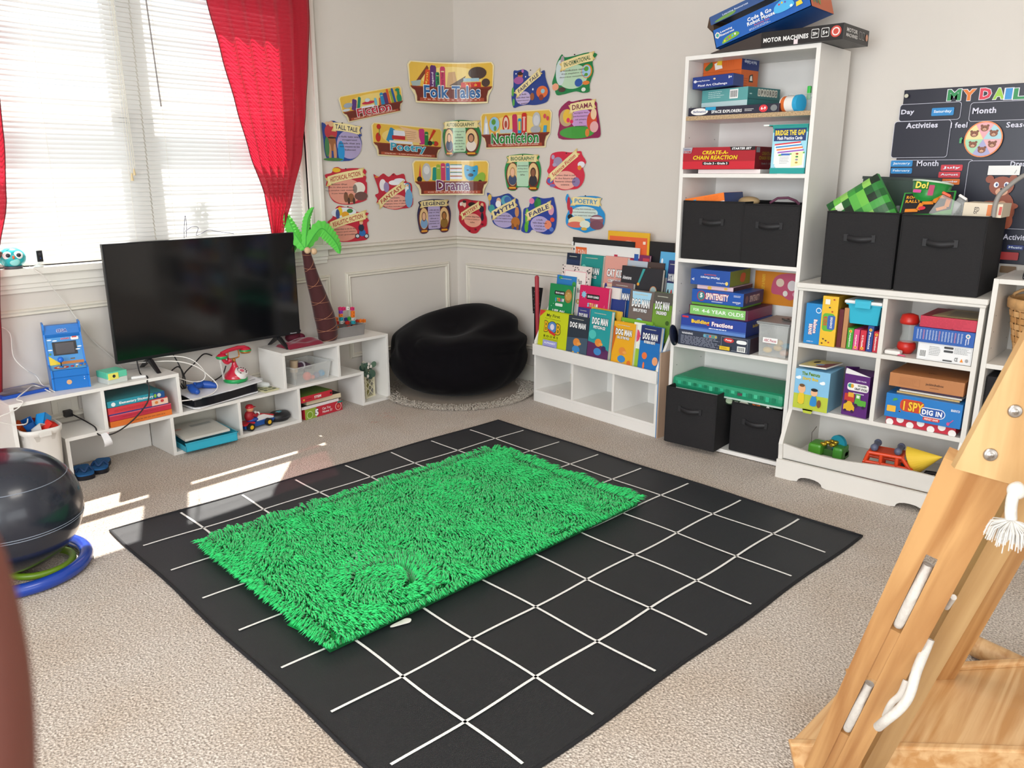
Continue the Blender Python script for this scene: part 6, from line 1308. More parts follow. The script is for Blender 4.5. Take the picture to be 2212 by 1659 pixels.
s = MB(); P_ = at_y(222, 936, FY-.012); vs = []
for j in range(9):
    a = j/8; vs += [(P_.x-.012, P_.y-.006-.03*math.sin(a*2.2), P_.z-.055*a), (P_.x+.014+.01*a, P_.y-.010-.03*math.sin(a*2.4), P_.z+.004-.055*a)]
s.add(vs, [(2*j, 2*j+1, 2*j+3, 2*j+2) for j in range(8)], mat('e9e8ea', .6)); s.box(P_.x+.010, P_.y-.012, P_.z-.008, P_.x+.022, P_.y-.009, P_.z+.004, 'e8d0d0'); s.box(P_.x+.013, P_.y-.0124, P_.z-.003, P_.x+.018, P_.y-.012, P_.z+.0, 'c82a3a'); s.obj('paper_tag', t)
# blue slippers
def slipper(label, px, py, rz, strap=True):
    P_ = at_z(px, py, 0); t = thing('slipper', label, 'slipper', (P_.x, P_.y, .0008), rz, 'pair of blue slippers under the bench')
    out = catmull([(0, -.075), (.030, -.070), (.036, -.03), (.030, .01), (.040, .05), (.030, .085), (0, .095), (-.032, .085), (-.040, .05), (-.028, .01), (-.032, -.03), (-.028, -.068)], 5)
    s = MB(); s.prism(out, 0, .018, '15141c', axis='z'); s.obj('sole', t, bev=.002); s = MB(); s.prism([(a*.94, b*.95) for a, b in out], .018, .024, mat('1d5f9a', .7, name='blue_foam'), axis='z'); s.obj('footbed', t, bev=.002)
    s = MB(); s.tube(catmull([(-.034, .035, .024), (-.018, .040, .045), (0, .060, .030), (.018, .040, .045), (.034, .035, .024)], 5, False), .006, mat('123a66', .6), 8); s.obj('strap', t)
slipper('blue slipper at the left under the bench, nearest the leg', 181, 1024, 2.9); slipper('blue slipper right of its pair with a pale spot on it', 220, 1010, 2.6)
# turquoise tray with papers
P_ = at_z(385, 977, T+.004)
t = thing('paper_tray', 'turquoise plastic tray of papers in the low middle cubby', 'tray', (1.665, FY-.045, T+.0006), -.06)
s = MB(); w_, d_, h_ = .262, .25, .046
for a in ((0, 0, 0, w_, d_, .004), (0, 0, 0, w_, .004, h_), (0, 0, 0, .004, d_, h_*.6), (w_-.004, 0, 0, w_, d_, h_), (0, d_-.004, 0, w_, d_, h_)): s.box(*a, TQ)
s.box(-.003, -.005, h_-.004, w_+.006, .004, h_, TQ); s.box(w_-.004, -.005, h_-.004, w_+.006, d_, h_, TQ); s.obj('tray_body', t, bev=.001)
def pap(c, w, h): c.rect(w*.42, h*.66, w*.88, h*.80, 'a6a8a4'); c.ell(w*.12, h*.68, w*.08, h*.06, 'd8a898'); c.lines(w*.2, h*.2, w*.8, h*.5, 5, 'b4b2ac', .15, 7)
solo(boxmesh(.225, .235, .012, 'cfccc4', top=pap), 'paper_stack', 'loose stack of printed papers lying in the turquoise tray', 'papers', (1.672, FY-.030, T+.050), rot=(0.02, -.02, -.08))
s = boxmesh(.19, .15, .010, '33363c', top_m='c4c6c4'); solo(s, 'tablet_case', 'flat grey cased tablet lying under the turquoise tray', 'tablet', (1.644, FY+.004, T+.0003), 0) if 0 else None
# racing kart toy with generic driver
t = thing('toy_kart', 'red, white and blue toy kart with a driver in red cap', 'toy car', (2.101, FY+.07, T+.0006), .12)
KB = mat('1b4f9a', .35); KR = mat('c8202e', .35); KW = mat('eceae6', .35)
s = MB(); s.prism([(-.085, .012), (.095, .012), (.110, .030), (.06, .036), (-.085, .034)], -.030, .030, KB, axis='y'); s.obj('chassis', t, bev=.004)
s = MB(); s.prism([(.0, .034), (.105, .030), (.115, .036), (.05, .062), (.01, .064)], -.020, .020, KW, axis='y'); s.prism([(.02, .056), (.118, .034), (.122, .042), (.03, .070)], -.012, .012, KR, axis='y'); s.box(-.09, -.034, .030, -.02, .034, .040, KR); s.obj('nose', t, bev=.003)
s = MB(); s.ball((-.03, 0, .068), (.026, .024, .030), mat('a8202c', .5)); s.ball((-.012, 0, .046), (.036, .026, .014), mat('2a4aa0', .5)); s.tube([(-.025, -.02, .078), (-.005, -.026, .068), (.015, -.012, .072)], .008, mat('a8202c', .5)); s.ball((.018, -.012, .073), .010, 'eceae6', 12, 8); s.tube([(-.025, .02, .078), (-.005, .026, .068), (.015, .012, .072)], .008, mat('a8202c', .5)); s.ball((.018, .012, .073), .010, 'eceae6', 12, 8); s.obj('driver_torso', t)
s = MB(); s.ball((-.022, 0, .106), (.020, .019, .020), 'e0a47a', 20, 14); s.ball((-.002, 0, .104), .0045, 'e0a47a', 10, 8); s.obj('driver_head', t)
s = MB(); s.lathe([(.021, .0), (.022, .006), (.015, .016), (0, .020)], (-.024, 0, .112), KR, 20); s.box(-.012, -.014, .112, .006, .014, .1145, KR, bev=.001); s.obj('driver_cap', t)
for x, y in ((-.055, -.040), (-.055, .040), (.060, -.038), (.060, .038)):
    s = MB(); sy = -1 if y < 0 else 1; s.cyl((x, y-.010, .0205), (x, y+.010, .0205), .020, mat('17171a', .6), seg=24); s.cyl((x, y+sy*.0105, .0205), (x, y+sy*.009, .0205), .011, 'e6b41e', seg=18); s.obj('wheel', t)
t = thing('round_pouch', 'round black zip pouch with pale blue print beside the toy kart', 'pouch', (2.262, FY+.09, T+.0006), .2)
s = MB(); s.lathe([(0, 0), (.050, 0), (.058, .010), (.058, .030), (.050, .040), (0, .042)], (0, 0, 0), mat('17171b', .5, name='black_nylon'), 32, sq=(1.05, .9)); s.obj('pouch_body', t); s = MB(); c = s.canvas((-.03, -.03, .0425), (1, 0, 0), (0, 1, 0)); c.text('1', .03, .035, .02, .03, '6fc4d8', bold=.03); c.text('t', .048, .04, .012, .02, '6fc4d8', bold=.03); c.ell(.012, .03, .010, .006, '8a5a70'); s.obj('printed_mark', t)
s = MB(); s.tube([(.06*math.cos(a)*1.03, .053*math.sin(a), .021) for a in [2*PI*k/36 for k in range(36)]], .0022, '2c2c34', 6, True); s.obj('zip', t)
# games console on the middle shelf
t = thing('game_console', 'white and black games console lying flat on the middle shelf', 'game console', (1.745, FY-.004, MID+.0060), .07)
CWH = mat('e2e2e6', .35, name='console_white'); CBK = mat('12141c', .18, name='console_black')
s = MB(); prof = catmull([(0, .02), (.02, -.01), (.10, -.02), (.30, .01), (.385, .03), (.385, .20), (.36, .225), (.03, .225), (0, .20)], 4); s.prism(prof, .008, .048, CBK, axis='z'); s.obj('core', t, bev=.006)
s = MB(); vs = []; K = 14
for j in range(K+1):
    u = j/K
    for i in range(9):
        v = i/8; x = -.012+.405*u; y = -.018+.04*u*v*0+.245*v+.02*u*(1-v); z = .052+.012*(1-(2*v-1)**2)+.010*u-.004*math.sin(PI*u)
        vs.append((x, y, z))
fs = [(j*9+i, (j+1)*9+i, (j+1)*9+i+1, j*9+i+1) for j in range(K) for i in range(8)]
s.add(vs, fs, CWH, True); lo = [(x, y, z-.006) for x, y, z in vs]; s.add(lo, [f[::-1] for f in fs], CWH, True)
rim_ = [j*9 for j in range(K+1)]+[K*9+i for i in range(1, 9)]+[j*9+8 for j in range(K-1, -1, -1)]+[i for i in range(7, 0, -1)]
m_ = len(rim_); s.add([vs[i] for i in rim_]+[lo[i] for i in rim_], [(k, k+m_, (k+1) % m_+m_, (k+1) % m_) for k in range(m_)], CWH); s.obj('upper_shell', t)
s = MB(); s.prism([(.02, -.022), (.37, .012), (.385, .03), (.385, .22), (.0, .22), (-.005, 0)], .0, .006, CWH, axis='z'); s.obj('lower_shell', t); s = MB(); c = s.canvas((.25, .0, .0705), (1, .08, .02), (-.08, 1, 0)); c.rect(.0, .004, .115, .010, '0c0c10'); s.obj('disc_slot', t)
def controller(label, q, P_, rz, group=None):
    m = mat(q, .45); t = thing('game_controller', label, 'game controller', P_, rz, group)
    s = MB(); s.ball((0, 0, .022), (.048, .026, .016), m, 24, 12); s.tube([(-.035, .0, .022), (-.055, -.030, .018), (-.062, -.060, .014)], [.020, .019, .013], m, 14); s.tube([(.035, .0, .022), (.055, -.030, .018), (.062, -.060, .014)], [.020, .019, .013], m, 14); s.ball((-.062, -.06, .014), .0135, m, 14, 8); s.ball((.062, -.06, .014), .0135, m, 14, 8); s.obj('controller_body', t)
    for x in (-.022, .022): s = MB(); s.cyl((x, -.012, .034), (x, -.012, .043), .005, m, seg=10); s.cyl((x, -.012, .043), (x, -.012, .046), .008, m, seg=14); s.obj('thumbstick', t)
    for x, y in ((-.048, .008), (.048, .008)): s = MB(); s.cyl((x, y, .034), (x, y, .039), .008, m, seg=12); s.obj('button_pad', t)
controller('blue game controller resting on the white console', '1b4fa8', (1.815, FY+.09, MID+.069), .35)
controller('white game controller tucked between console and the right unit', 'd8dcdc', (2.170, FY+.175, MID+.001), 1.3)
s = boxmesh(.09, .11, .006, 'c8c49a', top=lambda c, w, h: [c.ell(w*(.2+.3*(i % 3)), h*(.2+.3*(i//3)), w*.12, h*.10, ('5a6a3a', '8a8a5a', '3a4a2a')[i % 3]) for i in range(9)]); solo(s, 'picture_card', 'green patterned leaflet lying right of the console', 'leaflet', (2.145, FY+.012, MID+.0006), .1)
# antique toy telephone
t = thing('toy_telephone', 'red and green antique style dial telephone with gold cradle on the console', 'telephone', (2.035, FY+.105, MID+.070), .12)
TR = mat('c01f3a', .22, name='phone_red', coat=.3); TG = mat('1c9a52', .3); GD = mat('c98a4a', .3, metal=.7, name='rose_gold')
s = MB(); s.lathe([(0, 0), (.056, 0), (.060, .006), (.060, .016), (.056, .020)], (0, 0, 0), TG, 36); s.obj('green_base', t)
s = MB(); s.lathe([(.056, .020), (.056, .030), (.048, .044), (.028, .062), (.016, .082), (.010, .100), (.010, .104), (0, .104)], (0, 0, 0), TR, 36); s.obj('bell_body', t)
s = MB(); s.cyl((0.008, -.030, .036), (.010, -.044, .060), .034, 'e9e6e2', .032, seg=32)
c = s.canvas((.0103, -.0447, .0607), (1, 0, 0), (0, .86, .5)); c.k = 2
for k in range(10): a = 2*PI*k/12-.9; kk = c.k; c.ell(.023*math.cos(a), .023*math.sin(a), .0045, .0045, '4a2028', 12); c.k = kk
c.k += 1; c.ell(0, 0, .011, .011, 'd8607a'); s.obj('dial', t)
s = MB(); s.cyl((0, 0, .102), (0, 0, .118), .006, GD); s.ball((0, 0, .112), .009, GD, 14, 10); s.tube(catmull([(-.030, 0, .160), (-.033, 0, .130), (-.022, 0, .122), (.022, 0, .122), (.033, 0, .130), (.030, 0, .160)], 5, False), .0035, GD, 10); s.obj('cradle', t)
s = MB(); s.tube([(-.070, 0, .158), (-.03, 0, .168), (.03, 0, .172), (.072, 0, .168)], [.011, .010, .011, .010], TR, 14); s.obj('handset_bar', t)
s = MB(); s.lathe([(0, -.022), (.026, -.022), (.030, -.012), (.022, .0), (.010, .010), (0, .012)], (.074, 0, .160), GD, 24); s.lathe([(.030, -.012), (.031, -.008), (.029, -.004)], (.074, 0, .160), TG, 24); s.lathe([(.029, -.004), (.020, .006), (.006, .012)], (.074, 0, .161), TR, 24); s.obj('earpiece', t)
s = MB(); s.lathe([(0, -.018), (.026, -.018), (.030, -.010), (.026, -.004)], (-.070, 0, .152), TG, 24); s.lathe([(.026, -.004), (.014, .006), (0, .010)], (-.070, 0, .152), TR, 24); s.tube(catmull([(-.066, 0, .140), (-.058, -.004, .118), (-.044, -.006, .108), (-.034, -.006, .112)], 5, False), [.008]*12+[.012]*4 if False else .010, TR, 12); s.lathe([(.006, 0), (.018, .014), (.016, .016), (0, .006)], (-.040, -.006, .110), TR, 18, axis=(.8, 0, .5)); s.obj('mouthpiece', t)
s = MB(); pts = []
for k in range(120): u = k/119; a = k*1.05; pts.append((-.085+.014*u+.005*math.cos(a), .005*math.sin(a)-.002, .150-.125*u))
s.tube(pts, .0013, 'f0eeea', 5); s.obj('coiled_cord', t)
# loose cables under the television
cable('loose_white_cable', 'upper loop of white cable under the television', [at_y(270, 785, 3.84), at_y(360, 770, 3.78), at_y(410, 775, 3.72), at_y(440, 800, 3.70), at_y(440, 820, 3.70), at_y(415, 825, 3.72), at_y(385, 816, 3.76)], .0026, CW)
cable('long_white_cable', 'long white cable sweeping past the blue controller onto the shelf', [at_y(280, 785, 3.84), at_y(370, 780, 3.76), at_y(420, 790, 3.71), at_y(455, 815, 3.68), at_y(470, 835, 3.645), at_y(455, 852, 3.62), at_y(420, 862, 3.60), at_y(393, 866, 3.61)], .0028, CW)
for i, pts in enumerate(([(372, 762, 3.86), (392, 800, 3.83), (398, 835, 3.80), (402, 845, 3.80)], [(365, 806, 3.82), (385, 792, 3.83), (398, 812, 3.82), (402, 840, 3.80)], [(458, 768, 3.87), (440, 765, 3.86), (420, 785, 3.85), (400, 805, 3.83), (393, 822, 3.81)], [(488, 790, 3.84), (480, 810, 3.84), (458, 825, 3.83), (440, 835, 3.82)], [(382, 820, 3.82), (388, 832, 3.80), (400, 845, 3.80), (392, 828, 3.81)])):
    cable('black_cable', ('black cable hanging straight down behind the console', 'black cable arching left of the console', 'black cable arching up the wall behind the telephone', 'black cable curving down behind the telephone', 'short curled black cable in the tangle left of the console')[i], [at_y(*p) for p in pts], .0034, CB)
# ================================================================== right unit
P_ = V((2.445, FY+.118, MID+.0006))
t = thing('toy_box_clear', 'frosted clear plastic box of small balls in the right bench unit', 'container', P_, .10)
tub(MB(), .255, .195, .098, FROST, fl=.014, rim=.007).obj('box_body', t)
for nm, q, p, r in (('coral', 'ef6a52', (-.012, -.062, .028), .024), ('small coral', 'ee7a62', (.025, -.062, .016), .012), ('violet grey', '6f6f92', (.055, -.055, .022), .018), ('blue', '3f9ac6', (.085, -.060, .028), .019)):
    s = MB(); s.ball((0, 0, 0), r, q, 20, 12); solo(s, 'play_ball', '%s ball seen through the clear box in the right bench unit' % nm, 'ball', (P_.x+p[0], P_.y+p[1], P_.z+p[2]), group='balls in the frosted box')
s = MB(); s.cyl((-.04, .02, .04), (-.035, .02, .105), .022, 'd8c0a0'); s.cyl((-.04, .02, .0), (-.04, .02, .04), .012, 'b8a890'); o_ = solo(s, 'tan_cup', 'tan cup standing inside the clear box', 'cup', (P_.x, P_.y, P_.z+.003))
s = MB(); s.tube([(-.02, .0, .075), (.03, .02, .065), (.07, .03, .05)], [.018, .022, .016], '4a2a42', 12); s.cyl((.0, .008, .074), (.008, .011, .072), .0235, 'c8c0c8', seg=16); s.cyl((.03, .02, .002), (.03, .02, .065), .008, '4a2a42', seg=8); solo(s, 'purple_bottle', 'dark purple bottle with pale band lying in the clear box', 'bottle', (P_.x, P_.y, P_.z+.003))
s = MB(); s.box(0, 0, 0, .045, .03, .022, 'a8281e', bev=.003); s.box(.0, .0, .022, .045, .03, .036, 'c83a28', bev=.004); c = s.canvas((.01, -.0003, .006), (1, 0, 0), (0, 0, 1)); c.rect(.004, 0, .024, .010, 'e0c060'); solo(s, 'red_tin', 'small red tin behind the divider in the right bench unit', 'tin', (2.632, FY+.10, MID+.0006), .1)
# books on the floor in the right unit
zz_ = .0008
for lb, w_, d_, h_, q, fn, tp, x_, y_, r_ in (
    ('red and green game box with a big 5 on the carpet under the bench', .262, .18, .058, 'c02a3a', lambda c, w, h: (c.rect(0, 0, w*.30, h, '8fa83a'), c.ell(w*.12, h*.4, w*.08, h*.38, 'c8d89a'), c.ell(w*.12, h*.4, w*.065, h*.30, '7a9a2c'), c.text('5', w*.30, h*.48, w*.09, h*.66, 'f4f4f4', bold=.06, out='1a1a1a', ow=.05), c.text('Can You', w*.56, h*.68, w*.22, h*.24, 'f4e8e8', bold=.02), c.text('Name 5?', w*.58, h*.36, w*.26, h*.24, 'f4e8e8', bold=.02), c.ell(w*.88, h*.5, w*.085, h*.40, 'e8c8c0'), c.ell(w*.88, h*.5, w*.07, h*.34, 'b8202e'), c.ell(w*.88, h*.5, w*.035, h*.16, 'd86a5a'), c.rect(w*.86, h*.82, w, h, '2a7a72')), 'd8cfc8', 2.375, FY+.012, .06),
    ('white puzzle book under the STEM book on the floor stack', .25, .17, .016, 'e4dede', None, '2a2422', 2.360, FY+.018, .02),
    ('cream paged black covered book sticking out beneath the STEM book', .23, .18, .026, 'd9c9aa', None, '1c1a1c', 2.402, FY+.030, .0),
    ('red spined STEM book with green cover on top of the floor stack', .215, .17, .034, 'c22a38', lambda c, w, h: (c.text('STEM', w*.52, h*.5, w*.22, h*.42, 'f4ece8', bold=.04), c.ell(w*.08, h*.45, w*.025, h*.16, 'e8b83a'), c.ell(w*.95, h*.5, w*.03, h*.2, '3a1a1c'), c.lines(w*.15, h*.3, w*.38, h*.6, 1, 'a02030', .5, 2)), '5d7a2c', 2.352, FY+.004, .07)):
    solo(boxmesh(w_, d_, h_, q, front=fn, top_m=tp), 'floor_book', lb, 'book', (x_, y_, zz_), r_, group='books stacked under the right bench unit'); zz_ += h_+.0008
# lantern with eucalyptus
t = thing('lattice_lantern', 'cream lattice lantern with artificial eucalyptus in the tall bench cubby', 'lantern', (2.868, FY+.115, T+.0006), .25)
CR_ = mat('e6dfc0', .5, name='cream_metal'); s = MB(); a_ = .040; hL = .155
for x in (-a_, a_):
    for y in (-a_, a_): s.box(x-.004, y-.004, 0, x+.004, y+.004, hL, CR_)
for z in (0, hL-.006): s.box(-a_-.006, -a_-.006, z, a_+.006, a_+.006, z+.006, CR_) if z == 0 else [s.box(*b_, CR_) for b_ in ((-a_, -a_-.004, z, a_, -a_+.004, z+.006), (-a_, a_-.004, z, a_, a_+.004, z+.006), (-a_-.004, -a_, z, -a_+.004, a_, z+.006), (a_-.004, -a_, z, a_+.004, a_, z+.006))]
for y in (-a_, a_):
    for p in (((-a_, 0), (a_, .075)), ((a_, 0), (-a_, .075)), ((-a_, .075), (a_, hL)), ((a_, .075), (-a_, hL)), ((-a_, .038), (a_, .115)), ((a_, .038), (-a_, .115))):
        s.cyl((p[0][0], y, p[0][1]), (p[1][0], y, p[1][1]), .0018, CR_, seg=6); s.cyl((y, p[0][0], p[0][1]), (y, p[1][0], p[1][1]), .0018, CR_, seg=6)
s.tube([(-.02, 0, hL), (-.03, 0, hL+.04), (0, 0, hL+.06), (.03, 0, hL+.04), (.02, 0, hL)], .002, CR_, 6); s.obj('lattice_frame', t)
s = MB(); s.cyl((0, 0, .006), (0, 0, .10), .026, mat('8a8348', .6, name='olive_candle'), seg=24); s.obj('candle', t)
rr = random.Random(8); s = MB(); st = MB()
for i in range(15):
    a = rr.uniform(-2.9, .3); el_ = rr.uniform(-.3, 1.1); r = rr.uniform(.03, .085); p = V((r*math.cos(a)*math.cos(el_), r*math.sin(a)*math.cos(el_), hL-.02+r*math.sin(el_)+.02)); rad = rr.uniform(.013, .024)
    if p.x > .045: p.x = .045
    if p.x < -.05: p.z = max(p.z, hL+.045)
    nrm = V((rr.uniform(-.5, .5), -1, rr.uniform(-.2, .6))).normalized(); u_ = nrm.orthogonal().normalized(); v_ = nrm.cross(u_)
    n_ = 14; cc = [p+(u_*math.cos(2*PI*k/n_)+v_*math.sin(2*PI*k/n_))*rad for k in range(n_)]; s.add([p+nrm*.003]+cc, [(0, k+1, (k+1) % n_+1) for k in range(n_)], mat(('3f5a4a', '2f4a40', '55705c')[i % 3], .6), True)
    st.tube([(0, 0, hL-.03), tuple(p*.6+V((0, 0, hL*.38))), tuple(p)], .0012, '5a6a48', 5)
tag(s.obj('eucalyptus_leaves', t), kind='stuff'); st.obj('stems', t)
s = MB()
for i in range(7):
    p = V((rr.uniform(-.06, .05), rr.uniform(-.07, -.03), hL+rr.uniform(-.02, .05)))
    for k in range(5): a = 2*PI*k/5; s.ball(p+V((.006*math.cos(a), -.002, .006*math.sin(a))), (.0045, .0025, .0045), 'ece4da', 8, 6)
tag(s.obj('white_blossoms', t), kind='stuff')
# ================================================================== on the right bench unit
# stuffed palm tree
P_ = at_z(705, 732, TOP); PB = V((P_.x-.004, FY+.115, TOP+.0006))
t = thing('palm_tree_toy', 'plush palm tree with brown stitched trunk and bright green fronds', 'stuffed palm tree', PB)
def px2(px, py, dy=0.0): p = at_y(px, py, PB.y+dy); return p-PB
cl = [((708, 730), 34), ((707, 710), 38), ((700, 680), 38), ((688, 640), 31), ((675, 600), 25), ((665, 560), 18), ((660, 540), 14)]
pts = [px2(*a) for a, _ in cl]; pts[0] = V((pts[0].x, 0, .0)); rad = [b*.5*pts_s for (_, b), pts_s in zip(cl, [(CAM-(PB+p)).dot(-fwd)/FPX*1.16 for p in pts])]
TK = mat('43181a', .85, name='brown_plush', noise=.08, nscale=80, sheen=.3)
P2 = catmull([tuple(p) for p in pts], 5, False); R2 = []
for k in range(len(P2)): u = k/5; i = min(int(u), 5); R2.append(rad[i]+(rad[min(i+1, 6)]-rad[i])*(u-i))
R2[0] *= .9
s = MB(); s.tube(P2, R2, TK, 28); s.obj('trunk', t)
s = MB()
for j in range(12):
    k0 = 2+j*2.2; loop = []
    for q in range(33):
        a = 2*PI*q/32; kk = k0+1.6*math.sin(a*.5+.4)*(1 if j % 2 else -1)+(.8*math.cos(a)); kk = max(0, min(len(P2)-1.001, kk)); i = int(kk); f_ = kk-i; c0 = P2[i].lerp(P2[i+1], f_); r_ = R2[i]+(R2[i+1]-R2[i])*f_
        loop.append((c0.x+r_*1.012*math.cos(a), c0.y+r_*1.012*math.sin(a), c0.z))
    s.tube(loop, .0011, 'b07858', 5)
s.obj('stitching', t)
top = P2[-1]; LG = mat('5fd04e', .6, name='frond_green'); LGD = mat('3fae44', .6, name='frond_dark_green')
def frond(ends, wid, dy, m):
    cpts = catmull([tuple(top+V((0, 0, .004)))]+[tuple(px2(x, y, dy*(i+1)/len(ends))) for i, (x, y) in enumerate(ends)], 8, False); n = len(cpts); vs = []; nx = V((0, -1, 0)); s = MB()
    for k, p in enumerate(cpts):
        tn = (cpts[min(k+1, n-1)]-cpts[max(k-1, 0)]).normalized(); b_ = tn.cross(nx).normalized(); u = k/(n-1); w_ = wid*(math.sin(PI*min(1, u*.92+.08))**.6)*(1.0 if k % 2 else .80)*(1-u*.15)
        if k == n-1: w_ = .001
        vs += [p-b_*w_+V((0, .008, 0)), p, p+b_*w_+V((0, .008, 0))]
    fs = []
    for k in range(n-1):
        a = k*3; fs += [(a, a+3, a+4, a+1), (a+1, a+4, a+5, a+2)]
    s.add(vs, fs, m, False); s.add([v+V((0, .0015, 0)) for v in vs], [f[::-1] for f in fs], m, False); s.tube(cpts, .0022, LGD, 6); s.obj('frond', t)
frond([(690, 495), (710, 505), (728, 528), (735, 548)], .052, -.02, LG); frond([(640, 510), (628, 485), (618, 458)], .048, .09, LG); frond([(662, 500), (666, 470), (678, 448)], .030, .02, LG)
frond([(645, 522), (636, 535), (634, 550)], .036, .08, LG); frond([(640, 518), (600, 512)], .026, .09, LG)
for px, py in ((664, 541), (678, 543)):
    s = MB(); s.ball(px2(px, py, -.03), (.018, .016, .018), mat('d8b690', .8, name='tan_plush'), 18, 12); s.obj('coconut', t)
# folded maroon cloth, white toy, green toy, grey tray of cubes
MAR = mat('7d0f2c', .75, name='maroon_cloth', sheen=.4, noise=.05, nscale=30); P_ = at_z(660, 735, TOP)
s = MB(); vs = []; NX, NY = 26, 12
for j in range(NY+1):
    for i in range(NX+1):
        u, v = i/NX, j/NY; z = .028*math.sin(PI*u)**.35*math.sin(PI*v)**.35*(1+.35*math.sin(7*u+3*v)+.15*math.sin(15*v))+.0; vs.append((-.115+.23*u, -.02+.14*v, z+.001))
s.add(vs, [(j*(NX+1)+i, j*(NX+1)+i+1, (j+1)*(NX+1)+i+1, (j+1)*(NX+1)+i) for j in range(NY) for i in range(NX)], MAR, True)
solo(s, 'maroon_cloth', 'crumpled maroon cloth lying between the television and the palm tree', 'cloth', (2.445, FY+.068, TOP+.0004), .05)
s = MB(); s.ball((0, 0, .03), (.045, .03, .03), mat('5a1026', .8), 18, 12); s.ball((.05, .01, .022), (.035, .025, .022), mat('6a1230', .8), 18, 12); solo(s, 'maroon_bundle', 'darker maroon fabric bundle heaped behind the crumpled cloth', 'cloth', (2.455, FY+.205, TOP+.0))
t = thing('white_action_toy', 'small white and teal toy perched left of the palm trunk', 'toy', (2.470, FY+.20, TOP+.055)); s = MB(); s.ball((0, 0, .022), (.018, .014, .016), 'dfe2e4', 16, 10); s.tube([(0, 0, .015), (-.01, -.01, -.005), (-.02, -.012, -.02)], [.006, .004, .001], 'dfe2e4', 8); s.ball((.018, .004, .006), (.022, .014, .012), '2a2440', 14, 10); s.obj('toy_body', t); s = MB(); s.ball((0, -.008, .032), (.011, .009, .007), '1f9ab0', 12, 8); s.obj('teal_top', t)
s = MB(); s.lathe([(0, 0), (.02, 0), (.022, .008), (.012, .014), (0, .015)], (0, 0, 0), '3fa02c', 18, sq=(1.3, 1)); solo(s, 'green_toy_disc', 'small green toy disc peeking below the television corner', 'toy', (at_y(640, 722, TY+.04).x, TY+.05, TOP+.0004))
P0_ = at_z(722, 727, TOP); t = thing('grey_tray', 'grey plastic tray of snap cubes beside the palm tree', 'tray', (2.765, FY+.150, TOP+.0006), -.03)
tub(MB(), .215, .125, .062, mat('84807e', .45, name='grey_plastic'), fl=.006, rim=.003).obj('tray_body', t)
def cube(px, py, q, dy=-.01):
    p = at_y(px, py, FY+.150+dy); s = MB(); a_ = .0092; s.box(-a_, -a_, -a_, a_, a_, a_, q, bev=.0015); s.cyl((0, -a_-.0004, 0), (0, -a_, 0), .003, '3a3038', seg=8); s.cyl((0, 0, a_), (0, 0, a_+.003), .003, q, seg=8)
    return p, s
s = MB(); rr = random.Random(6)
for k in range(30): x, y = -.09+.18*rr.random(), -.04+.08*rr.random(); z = .004+.034*rr.random(); s.box(x, y, z, x+.016, y+.016, z+.016, ('c8281e', '3a2a60', 'e07a2c', '2a8a9a', '3a8a3a')[k % 5])
tag(solo(s, 'snap_cube_heap', 'jumbled heap of snap cubes filling the bottom of the grey tray', 'cubes', (2.765, FY+.150, TOP+.001)), kind='stuff')
cn = {'d82a6a': 'pink', '8a3ab8': 'purple', 'f07a1e': 'orange', '1fa0b0': 'teal', 'c8c8c4': 'clear', 'e8e6e0': 'white', '2a3a90': 'blue', 'd8301e': 'red', '3aa83a': 'green'}
col1 = [(737, 696, 'c8c8c4'), (737, 689, '1fa0b0'), (736, 681, 'f07a1e'), (736, 674, '8a3ab8'), (735, 667, 'd82a6a'), (742, 667, 'd82a6a'), (750, 666, 'e8e6e0'), (761, 667, 'd82a6a'), (762, 675, 'f07a1e'), (762, 682, 'f07a1e'), (763, 689, 'c8c8c4'), (763, 696, '1fa0b0'), (726, 689, 'f07a1e'), (728, 697, 'd8301e'), (748, 690, '2a3a90'), (755, 688, '3aa83a'), (750, 697, 'd8301e'), (772, 694, 'd8301e'), (779, 693, 'f07a1e'), (786, 693, 'f07a1e')]
for i, (a, b_, q) in enumerate(col1):
    p, s = cube(a, b_, q, -.012 if i < 12 else .012+.01*(i % 3)); row = 'in the cube arch' if i < 12 else 'lying loose'
    where = ('at the foot of the left column', 'second up in the left column', 'third up in the left column', 'fourth up in the left column', 'topping the left column', 'next on the bridge', 'in the middle of the bridge', 'topping the right column', 'high in the right column', 'middle of the right column', 'low in the right column', 'at the foot of the right column', 'loose behind the left column', 'loose left of the arch', 'loose under the bridge', 'loose inside the arch', 'loose between the columns', 'loose right of the arch', 'second loose right of the arch', 'last loose near the tray end')[i]
    solo(s, 'snap_cube', '%s snap cube %s in the grey tray' % (cn[q], where), 'snap cube', (p.x, p.y, p.z), group='snap cubes in the grey tray')
# ================================================================== things on the sill behind the television
YP = WY-.022
t = thing('potted_plant_silhouette', 'leafy pot plant standing behind the blind as a shadow', 'plant', (at_y(432, 500, WY+.06).x, WY+.055, OZ0+.02)); s = MB(); rr = random.Random(3)
for i in range(26):
    z = .02+.26*rr.random(); x = rr.uniform(-.045, .045)*(1.3-z*2); s.ball((x, rr.uniform(-.004, .004), z), (.018, .003, .014), '4f6a4a', 10, 6)
s.tube([(0, 0, 0), (.005, 0, .15), (-.004, 0, .28)], .003, '5a6a48', 6); tag(s.obj('foliage', t), kind='stuff')
o_ = bpy.data.objects['potted_plant_silhouette']; o_.name = 'window_plant'
cable('dark_wire', 'thin dark wire looped upright above the television on the sill', [at_y(398, 515, YP-.02), at_y(398, 490, YP-.02), at_y(400, 466, YP-.02), at_y(403, 490, YP-.02), at_y(402, 512, YP-.02)], .0013, '4a4a6a')
